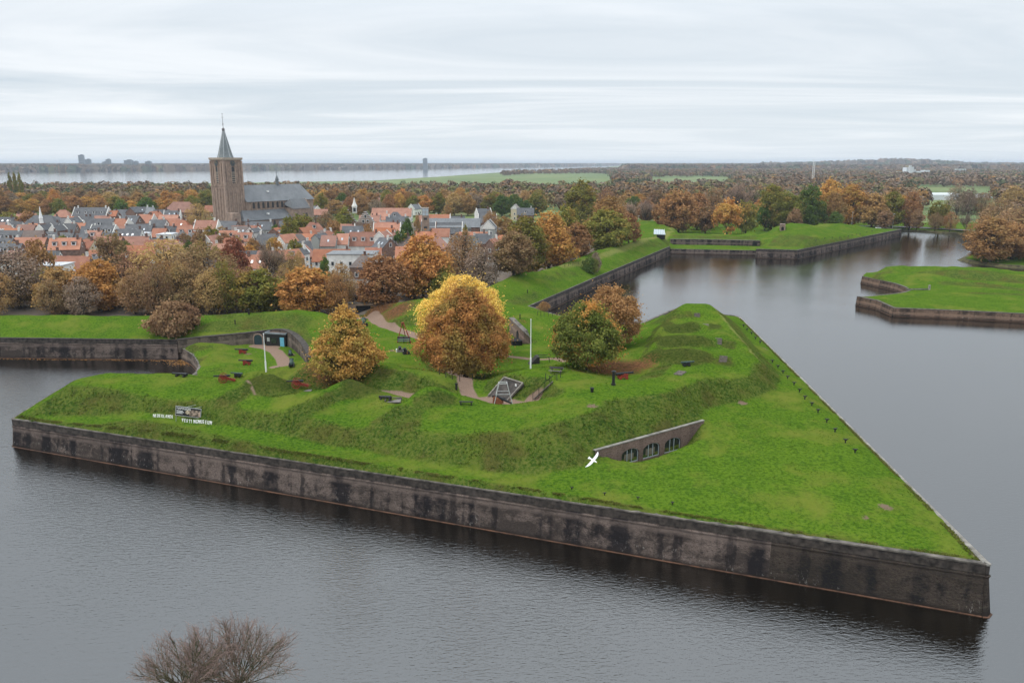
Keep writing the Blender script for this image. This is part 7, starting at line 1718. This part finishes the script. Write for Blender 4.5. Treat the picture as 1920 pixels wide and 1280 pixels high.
# ---- parked cars
def car(label, px, py, rz, body, D=None, s=1.0):
    if D: p = at_dist(px, py, D); p.z = hz(p.x, p.y) if D < 515 else 2.0
    else: p = on(px, py)
    root = empty('parked_car', p, R(rz), s); tag(root, label, 'car', 'parked cars')
    b = MB(); prof = [(-2.1, .32), (-2.15, .62), (-2.0, .88), (-1.2, .95), (1.0, .93), (1.85, .78), (2.1, .6), (2.12, .32)]
    b.prism([(x, -.86, z) for x, z in prof], (0, 0, 0), (0, 1.72, 0)); b.build('body', body, root)
    c = MB(); pr = [(-1.75, .93), (-1.25, 1.42), (.1, 1.46), (.95, .93)]; c.add([(x, y * (.8 if z < 1 else .66), z) for y in (-1, 1) for x, z in pr], [(0,1,2,3),(7,6,5,4),(0,4,5,1),(1,5,6,2),(2,6,7,3),(3,7,4,0)]); cb = c.build('cabin', M_DARKGLASS, root)
    MB().box((-.55, 0, 1.455), (1.3, 1.3, .05)).build('roof', body, root)
    for x in (-1.35, 1.35):
        for y in (-.84, .84): MB().tube([(x, y - .09, .32), (x, y + .09, .32)], .32, 16).build('wheel', M_BLACK, root)
    for y in (-.62, .62): MB().box((2.08, y, .66), (.08, .3, .14)).build('headlight', M_WPAINT, root)
CWH = plain('car_white', (.72,.73,.74), .25, var=.03, spec=.6); CBK = plain('car_black', (.014,.016,.022), .2, var=.05, spec=.7); CGR = plain('car_grey', (.22,.23,.24), .25, var=.05, spec=.6)
car('white parked car showing between the trunks above the yard, left one', 411, 578, 20, CWH, 200); car('white parked car just behind the rampart crest', 527, 578, 8, CWH, 188); car('dark parked car left of the cone-shaped oak', 598, 580, 6, CBK, 190)
car('dark car between the white and the black parked cars', 566, 578, 5, CBK, 194); car('grey car partly behind the olive tree', 495, 578, 12, CGR, 196); car('white car driving on the causeway at the far right', 1650, 419, 2, CWH, 462)
car('dark car parked in the street leading to the small tower, upper', 772, 436, 70, CBK, 330); car('grey car parked in the street leading to the small tower, lower', 768, 443, 70, CGR, 312)
# ---- lamp posts, mast
def causeway():
    mb = MB(); a = [P(1560,424,2.6), P(1640,424.5,2.4), P(1720,425.5,2.3), P(1860,434,2.3), P(1990,446,2.3)]; V = []
    for q in a: V += [(q.x, q.y, hz(q.x, q.y) + .12 if q.x < XMAX else 2.2), (q.x + .6, q.y + 7, hz(q.x + .6, q.y + 7) + .12 if q.x < XMAX else 2.2)]
    mb.add(V, [(2*i, 2*i+2, 2*i+3, 2*i+1) for i in range(len(a)-1)]); o = mb.build('road', plain('asphalt', (.12,.115,.11), .9, var=.15, scale=.3)); tag(o, kind='structure')
causeway()
def lamp_post(label, px, pyt, D, base=2.0, arm=True):
    t = at_dist(px, pyt, D); root = empty('street_lamp', (t.x, t.y, base)); tag(root, label, 'street lamp'); h = t.z - base
    MB().tube([(0,0,0),(0,0,h)], [.13,.08], 8).build('pole', M_STEEL, root); MB().box((.3, 0, h), (.9, .25, .12)).build('lamp_head', M_WPAINT, root)
lamp_post('left of two pale lamp posts on the causeway road', 1599, 398, 468); lamp_post('right of two pale lamp posts on the causeway road', 1676, 401, 462); lamp_post('slim lamp post rising at the track corner of the curtain', 1197, 405, 440, 5)
def mast():
    t = at_dist(1527, 301, 1250); root = empty('lattice_mast', (t.x, t.y, 2)); tag(root, 'tall white twin lattice mast rising from the forest', 'mast'); h = t.z - 2 + 2
    m_ = MB()
    for s in (-1.3, 1.3):
        m_.bar((s, 0, 0), (s, 0, h if s < 0 else h * .92), .5)
    for k in range(14): m_.bar((-1.3, 0, h*k/15), (1.3, 0, h*(k+1)/15), .2)
    m_.build('mast', M_WPAINT, root); MB().box((0, 0, h*.5), (3.4, .6, .8)).build('platform', M_STEEL, root)
mast()
# ---- glass canopy and small hut on the far works
def canopy():
    p = on(1236, 446); root = empty('glass_canopy', p, R(-8), .8); tag(root, 'white glazed canopy over the stair at the bend of the far wall', 'canopy')
    r_ = MB().add([(-3.2,-1.8,2.2),(3.4,-1.8,2.0),(2.6,2.2,4.4),(-3.0,2.2,4.6),(-3.2,-1.8,2.05),(3.4,-1.8,1.85),(2.6,2.2,4.25),(-3.0,2.2,4.45)], [(0,1,2,3),(4,7,6,5),(0,4,5,1),(1,5,6,2),(2,6,7,3),(3,7,4,0)]); rr = r_.build('glass_roof', plain('canopy_glass', (.36,.43,.46), .2, var=.08, spec=.8), root)
    b = MB()
    for k in range(7): x = -3 + k * 1.0; b.bar((x, -1.8, 2.28), (x * .93, 2.2, 4.68), .12)
    b.build('glazing_bar', M_WPAINT, rr); l = MB()
    for x, y, z in ((-3, -1.6, 2.1), (3.2, -1.6, 1.9), (2.5, 2, 4.3), (-2.9, 2, 4.4)): l.bar((x, y, -1), (x, y, z), .15)
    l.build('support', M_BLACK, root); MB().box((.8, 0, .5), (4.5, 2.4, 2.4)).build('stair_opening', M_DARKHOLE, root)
    p = on(1467, 432); root = empty('brick_hut', p, R(-15)); tag(root, 'tiny brick hut front at the edge of the far bastion mound', 'hut'); MB().box((0, 1, 1.4), (2.4, 3.5, 3.2)).build('wall', M_CHB2, root)
    MB().prism([(-.6, -.8, 0), (.6, -.8, 0), (.6, -.8, 1.3), (.3, -.8, 1.75), (-.3, -.8, 1.75), (-.6, -.8, 1.3)], (0,0,0), (0,.1,0)).build('arch_opening', M_DARKHOLE, root)
    g0 = at_dist(1385/1 + 0, 394, 452)
canopy()
def gate_pillars():
    for k, px in enumerate((1216, 1224)):
        p = at_dist(px, 402, 452); root = empty('gate_pillar', (p.x, p.y, hz(p.x, p.y) - .3)); tag(root, ('left' if k == 0 else 'right') + ' dark gate pillar at the edge of the far meadow', 'gate pillar', 'gate pillars'); MB().box((0, 0, 1.6), (.9, .9, 3.2)).build('shaft', M_CHB2, root); MB().box((0, 0, 3.25), (1.1, 1.1, .25)).build('cap', M_CONC, root)
gate_pillars()
# ---- far buildings
HZB = plain('tower_block', (.16,.19,.22), .7, var=.15, scale=.05); HZW = plain('factory_white', (.62,.64,.66), .7, var=.1, scale=.02)
def far_block(label, px, yt_, yb, wpx, D, mat, grp='towers across the lake', name='tower_block', dpt=.6, rows=8):
    t = at_dist(px, yt_, D); w = wpx / FPX * D; root = empty(name, (t.x, D, 1.5)); tag(root, label, 'building', grp); h = t.z - 1.5
    MB().box((0, 0, h/2), (w, w * dpt, h)).build('wall', mat, root); MB().box((w*.1, 0, h + 2), (w*.5, w*dpt*.5, 4)).build('plant_room', mat, root)
    if rows: 
        b = MB()
        for k in range(rows): b.box((0, -w*dpt/2 - .1, h * (k + .7) / rows), (w*.86, .3, h / rows * .35))
        b.build('window_band', M_GLASS, root)
far_block('tallest dark tower across the lake at the left', 152, 291, 312, 9, 4650, HZB); far_block('lower block right beside the tallest tower across the lake', 165, 299, 312, 9, 4700, HZB); far_block('squat block with a raised middle across the lake', 203, 299, 312, 8, 4750, HZB)
far_block('low annex left of the squat block across the lake', 197, 303.5, 312, 9, 4750, HZB); far_block('broad pale block across the lake', 241, 300.5, 312, 14, 4700, HZB); far_block('low pale block right of the broad one across the lake', 254, 303, 312, 9, 4720, HZB); far_block('rightmost small block in the lake skyline', 278, 303, 312, 10, 4800, HZB)
far_block('solitary dark tower on the shore above the town centre', 797, 297.5, 312, 8, 5300, HZB, dpt=.8)
def factory():
    D = 2150; root = empty('factory', (at_dist(1705, 330, D).x, D, 1.5)); tag(root, 'white factory with silos rising from the forest at the right', 'factory'); s = D / FPX
    for i, (dx, w, yt_) in enumerate([(-14,14,322),(-6,8,314),(2,10,318),(12,14,321),(28,10,319),(40,22,323)]):
        h = at_dist(1705, yt_, D).z - 1.5; MB().box((dx*s, 0, h/2), (w*s, 22, h)).build('block', HZW, root)
    h = at_dist(1705, 311, D).z; MB().tube([(-5*s, -14, 0), (-5*s, -14, h)], 3.5, 12).tube([(-1*s, -14, 0), (-1*s, -14, h-4)], 3.5, 12).build('silo', HZW, root)
    D = 860; root = empty('greenhouse', (at_dist(1762, 360, D).x, D, 1.6)); tag(root, 'long low white greenhouse beyond the meadow at the right', 'greenhouse'); s = D / FPX
    MB().box((0, 0, 2.6), (62*s, 16, 5.4)).build('wall', HZW, root)
    for k in range(4): MB().prism([(-31*s, -8 + k*4, 5.3), (-31*s, -6 + k*4, 7.0), (-31*s, -4 + k*4, 5.3)], (0,0,0), (62*s,0,0)).build('glass_roof', plain('greenhouse_glass', (.6,.64,.66), .3, var=.05) if k == 0 else bpy.data.materials['greenhouse_glass'], root)
    root = empty('low_shed', (at_dist(1855, 361, 900).x, 900, 1.6)); tag(root, 'pale low shed right of the white greenhouse', 'shed'); MB().box((0, 0, 2.2), (26, 9, 4.4)).build('wall', HZW, root); MB().box((0, 0, 4.6), (27, 10, .5)).build('roof', ROOF['l'], root)
    root = empty('low_shed', (at_dist(1800, 324, 2600).x, 2600, 1.6)); tag(root, 'white low shed right of the factory near the horizon', 'shed'); MB().box((0, 0, 9), (30, 12, 18)).build('wall', HZW, root); MB().box((0, 0, 18.5), (32, 14, 1)).build('roof', HZW, root)
factory()
# ---- poplars at the left horizon
for i, (px, yt_) in enumerate([(15, 322), (25, 321.5), (35, 322)]):
    D = 760; p = at_dist(px, yt_, D); tm, cm, H0, R0 = PROTO['tall%d' % (i % 2)]; root = empty('poplar', (p.x, D, 1.8), i * 1.3); root.scale = (2.4 / R0, 2.4 / R0, (p.z - 1.8) / H0); tag(root, ('left', 'middle', 'right')[i] + ' of three slim poplars above the woods at the left edge', 'tree', 'poplars')
    a = link_mesh('trunk', tm, root); b = link_mesh('crown', cm, root); b.material_slots[0].link = 'OBJECT'; b.material_slots[0].material = LM['olive']
# ---- the two leafless trees on the near bank
def near_bare(label, px, ytop, D, Rc, seed):
    top = at_dist(px, ytop, D); base = .8; h = top.z - base; r = np.random.RandomState(seed); mb = MB(); TW = []
    O = np.array([0, 0, h - Rc * 1.08])
    mb.tube([(0,0,-.3), (.05,0,O[2]*.5), tuple(O)], [.30,.22,.17], 10)
    def branch(p, d, ln, w, lev):
        pts = [p]; dd = d.copy(); q = p.copy(); ns = 4 if lev < 2 else 2
        for _ in range(ns):
            dd = unit(dd + r.normal(size=3) * (.07 if lev == 0 else .12) + np.array([0, 0, .035])); q = q + dd * ln / ns; pts.append(q.copy())
        if lev < 2: mb.tube([tuple(x) for x in pts], [w * (1 - .2 * i) for i in range(ns + 1)], 6 if lev == 0 else 4, cap=False)
        else:
            for i, (a, b) in enumerate(zip(pts, pts[1:])): TW.append((a, b, w * (1 - .3 * i), w * (1 - .3 * (i + 1))))
        n_ = (11, 6, 4, 0)[lev]
        for k in range(n_):
            t = (k + r.uniform(.2, 1.0)) / n_ * .82 + .16; i = min(int(t * ns), ns - 1); bp = pts[i] + (pts[i+1] - pts[i]) * (t * ns - i)
            side = unit(np.cross(dd, r.normal(size=3))); an = r.uniform(.35, .75); nd = unit(dd * math.cos(an) + side * math.sin(an))
            reach = max(.12, Rc * 1.02 - np.linalg.norm(bp - O)); l2 = (min(reach * 1.0, ln * .55) * r.uniform(.7, 1.1) + .12, ln * .5 * r.uniform(.6, 1.1), ln * .5 * r.uniform(.6, 1.1))[min(lev, 2)]
            branch(bp, nd, l2, (w * .5, w * .5, w * .6)[lev], lev + 1)
    for j in range(26):
        th = (j + r.uniform(.2, .8)) / 26; th = math.acos(1 - th * 1.12); ph = j * 2.399 + r.uniform(-.3, .3)
        d = np.array([math.sin(th) * math.cos(ph), math.sin(th) * math.sin(ph), math.cos(th)]); branch(O + d * .05, d, Rc * r.uniform(.80, .97), r.uniform(.030, .055), 0)
    V, Q, rn = [], [], []
    for a, b, w0, w1 in TW:
        d = unit(b - a); s = unit(np.cross(d, r.normal(size=3))); k = len(V); V += [a - s*w0, a + s*w0, b + s*w1, b - s*w1]; Q.append((k, k+1, k+2, k+3))
    tw = mesh_np('crown', np.array(V), quads=np.array(Q))
    root = empty('bare_tree', (top.x, D, base)); tag(root, label, 'tree', 'leafless trees on the near bank')
    me = bpy.data.meshes.new('trunk'); me.from_pydata(mb.v, [], mb.f); me.update(); smooth(me); link_mesh('trunk', me, root, M_BARK_G); link_mesh('crown', tw, root, M_TWIG)
near_bare('taller leafless tree at the bottom edge of the photo', 436, 1168, 38, 3.45, 301); near_bare('smaller leafless tree at the bottom edge, left of the taller one', 338, 1190, 36.5, 2.9, 302)
# ---- gull
def gull():
    D = 46; p = at_dist(1113, 863, D); root = empty('gull', p, R(-25)); root.rotation_euler = (R(15), R(-38), R(35)); tag(root, 'white gull gliding with spread wings in front of the arcade wall', 'gull')
    b = MB(); b.tube([(0,-.26,0),(0,-.22,0),(0,-.15,.01),(0,-.02,.0),(0,.12,0),(0,.22,0),(0,.34,.0)], [.012,.035,.048,.07,.065,.035,.015], 12)
    for s in (-1, 1):
        sec = [(0.03,-.06,.11,.02), (.20,-.10,.09,.06), (.38,-.07,.10,.06), (.52,.02,.13,.03), (.63,.14,.17,.0)]
        V = []
        for x, y0, y1, z in sec: V += [(s*x, y0, z + .012), (s*x, y1, z + .006), (s*x, y0, z - .006), (s*x, y1, z - .004)]
        F = []
        for i in range(4):
            a = i*4; F += [(a, a+4, a+5, a+1), (a+2, a+3, a+7, a+6), (a, a+2, a+6, a+4), (a+1, a+5, a+7, a+3)]
        F += [(0,1,3,2), (16,18,19,17)]; b.add(V, F)
    b.add([(-.03,.22,.01),(.03,.22,.01),(.09,.42,.0),(-.09,.42,.0),(-.03,.22,-.01),(.03,.22,-.01),(.09,.42,-.008),(-.09,.42,-.008)], [(0,1,2,3),(4,7,6,5),(0,4,5,1),(1,5,6,2),(2,6,7,3),(3,7,4,0)])
    b.build('body', plain('gull_white', (.85,.85,.85), .8, var=.03), root, sm=True); MB().tube([(0,-.25,-.005),(0,-.32,-.015)], [.014,.004], 6).build('beak', plain('beak_yellow', (.6,.35,.05), .6), root)
gull()
# ================================================================ GRASS TUFTS AND FLOATING LEAVES
def tuft_material(name, c1, c2, c3):
    m_, t, b, o = new_mat(name); g = NG(t); rn = g.n('ShaderNodeAttribute', attribute_name='rnd').outputs['Fac']
    pos = g.n('ShaderNodeNewGeometry').outputs['Position']; nz = g.noise(pos, .3, 3)
    col = g.ramp(g.math('ADD', g.math('MULTIPLY', rn, .6), g.math('MULTIPLY', g.math('SUBTRACT', nz, .3), .9), clamp=True), [(0, c1), (1, c3), (.5, c2)])
    t.links.new(col, b.inputs['Base Color']); b.inputs['Roughness'].default_value = .9; b.inputs['Specular IOR Level'].default_value = 0
    return m_
def tufts(name, X, Y, hgt, mat, seed, label, blades=4, wid=.05):
    r = np.random.RandomState(seed); n = len(X); k = np.repeat(np.arange(n), blades); m_ = len(k)
    Z = hzv(X, Y); e_ = .5; gx = (hzv(X + e_, Y) - hzv(X - e_, Y)) / (2*e_); gy = (hzv(X, Y + e_) - hzv(X, Y - e_)) / (2*e_)
    a = r.uniform(0, 6.283, m_); rad = r.uniform(0, .14, m_); h = hgt * r.uniform(.5, 1.3, m_)
    bx = X[k] + np.cos(a) * rad; by = Y[k] + np.sin(a) * rad; bz = Z[k] + gx[k] * np.cos(a) * rad + gy[k] * np.sin(a) * rad - .03
    lx = np.cos(a) * .35 - gx[k] * .7; ly = np.sin(a) * .35 - gy[k] * .7
    tx = bx + lx * h; ty = by + ly * h; tz = bz + h * .8
    px_, py_ = -np.sin(a) * wid, np.cos(a) * wid
    V = np.empty((m_, 3, 3)); V[:, 0] = np.column_stack([bx - px_, by - py_, bz]); V[:, 1] = np.column_stack([bx + px_, by + py_, bz]); V[:, 2] = np.column_stack([tx, ty, tz])
    me = mesh_np(name, V.reshape(-1, 3), tris=np.arange(3 * m_).reshape(-1, 3)); point_attr(me, 'rnd', np.repeat(r.rand(m_), 3))
    tag(link_mesh(name, me, None, mat), label, 'grass', kind='stuff')
rt = np.random.RandomState(31)
sel = (ro > .45) & (dp < .5) & (LV[:, 1] < 150) & (LV[:, 1] > 75) & (pd > .3)
ii = np.where(sel)[0]; ii = rt.choice(ii, min(26000, len(ii) * 5)); X = LV[ii, 0] + rt.uniform(-.45, .45, len(ii)); Y = LV[ii, 1] + rt.uniform(-.45, .45, len(ii))
cl = vnoise(X, Y, 1.1, 44) + .6 * vnoise(X, Y, 3.1, 45) > -.12; X, Y = X[cl], Y[cl]
tufts('rough_grass', X, Y, .21, tuft_material('tuft_rough', (.042,.084,.011), (.088,.134,.019), (.17,.19,.05)), 32, 'long rough grass on the steep banks', 4, .045)
sel = (ro < .3) & (LV[:, 1] < 135) & (pd > .3) & inside_poly(LV[:, 0], LV[:, 1], [p for p in edgeW[9:16]] + [edgeW[20]])
ii = np.where(sel)[0]; ii = rt.choice(ii, min(26000, len(ii) * 3)); X = LV[ii, 0] + rt.uniform(-.4, .4, len(ii)); Y = LV[ii, 1] + rt.uniform(-.4, .4, len(ii))
cl = (vnoise(X, Y, .9, 46) + .7 * vnoise(X, Y, 4, 47) > .05) & (seg_dist(X, Y, [edgeW[13], edgeW[14], edgeW[15]]) > .9); X, Y = X[cl], Y[cl]
tufts('lawn_tufts', X, Y, .13, tuft_material('tuft_lawn', (.034,.082,.008), (.078,.138,.013), (.135,.185,.024)), 33, 'tufts in the mown grass of the bastion', 4, .035)
# ragged grass lip behind the coping
A_, B_ = edgeW[13], edgeW[14]; t_ = rt.uniform(.002, .995, 5200); nrm_ = Vector(((B_-A_).y, -(B_-A_).x, 0)).normalized(); o_ = rt.uniform(-1.0, -.42, len(t_))
X = A_.x + (B_.x - A_.x) * t_ + nrm_.x * o_; Y = A_.y + (B_.y - A_.y) * t_ + nrm_.y * o_
A2, B2 = edgeW[14], edgeW[15]; t2 = rt.uniform(.01, .99, 4200); n2_ = Vector(((B2-A2).y, -(B2-A2).x, 0)).normalized(); o2 = rt.uniform(-1.0, -.40, len(t2))
X = np.concatenate([X, A2.x + (B2.x - A2.x) * t2 + n2_.x * o2]); Y = np.concatenate([Y, A2.y + (B2.y - A2.y) * t2 + n2_.y * o2])
cl = vnoise(X, Y, 1.3, 48) > -.1; X, Y = X[cl], Y[cl]
tufts('edge_grass', X, Y, .18, tuft_material('tuft_straw', (.060,.078,.014), (.115,.125,.028), (.20,.18,.06)), 34, 'ragged grass along the wall coping', 4, .045)
def leaves_on_water():
    r = np.random.RandomState(5); pts = []
    for (px, py, sx, sy, n_) in ((352, 681, 2.2, 1.0, 500), (345, 676, 3.0, .5, 300), (190, 670.5, 3.5, .3, 160), (70, 669, 3.0, .3, 160), (300, 674, 6, .3, 240), (1370, 528, 9, 1.0, 200), (1392, 529, 5, .6, 150)):
        c = P(px, py, .012); pts.append(np.column_stack([c.x + r.normal(size=n_) * sx, c.y + r.normal(size=n_) * sy, np.full(n_, .012)]))
    t_ = r.rand(900); a, b = edgeW[0], edgeW[2]; pts.append(np.column_stack([a.x + (b.x-a.x)*t_, a.y + (b.y-a.y)*t_ - .95 - np.abs(r.normal(size=900))*.35, np.full(900, .012)]))
    Cn = np.concatenate(pts); Cn[:, 2] += r.uniform(0, .004, len(Cn)); n = len(Cn); an = r.uniform(0, 6.28, n); s = r.uniform(.05, .12, (n, 1))
    A = np.column_stack([np.cos(an), np.sin(an), np.zeros(n)]) * s; B = np.column_stack([-np.sin(an), np.cos(an), np.zeros(n)]) * s * .7
    V, Q = quads_from(Cn, A, B); me = mesh_np('floating_leaves', V, quads=Q); point_attr(me, 'rnd', np.repeat(r.rand(n), 4))
    tag(link_mesh('floating_leaves', me, None, tuft_material('leaf_litter', (.16,.075,.03), (.28,.14,.05), (.40,.24,.10))), 'fallen leaves drifting on the still water', 'leaves', kind='stuff')
leaves_on_water()
# ================================================================ AIR
def haze():
    f = far * 1.02; top = 78.0; o = MB().add([(-f,-260,-2),(f,-260,-2),(f,f,-2),(-f,f,-2),(-f,-260,top),(f,-260,top),(f,f,top),(-f,f,top)], [(0,3,2,1),(4,5,6,7),(0,1,5,4),(1,2,6,5),(2,3,7,6),(3,0,4,7)])
    m_ = bpy.data.materials.new('haze_air'); m_.use_nodes = True; t = m_.node_tree; t.nodes.clear(); out = t.nodes.new('ShaderNodeOutputMaterial'); v = t.nodes.new('ShaderNodeVolumePrincipled')
    v.inputs['Color'].default_value = (.80, .89, 1.0, 1); v.inputs['Density'].default_value = 8.0e-5; v.inputs['Anisotropy'].default_value = .1; t.links.new(v.outputs[0], out.inputs['Volume'])
    ob = o.build('haze', m_); tag(ob, 'pale blue autumn haze over the whole landscape', 'haze', kind='stuff')
haze()
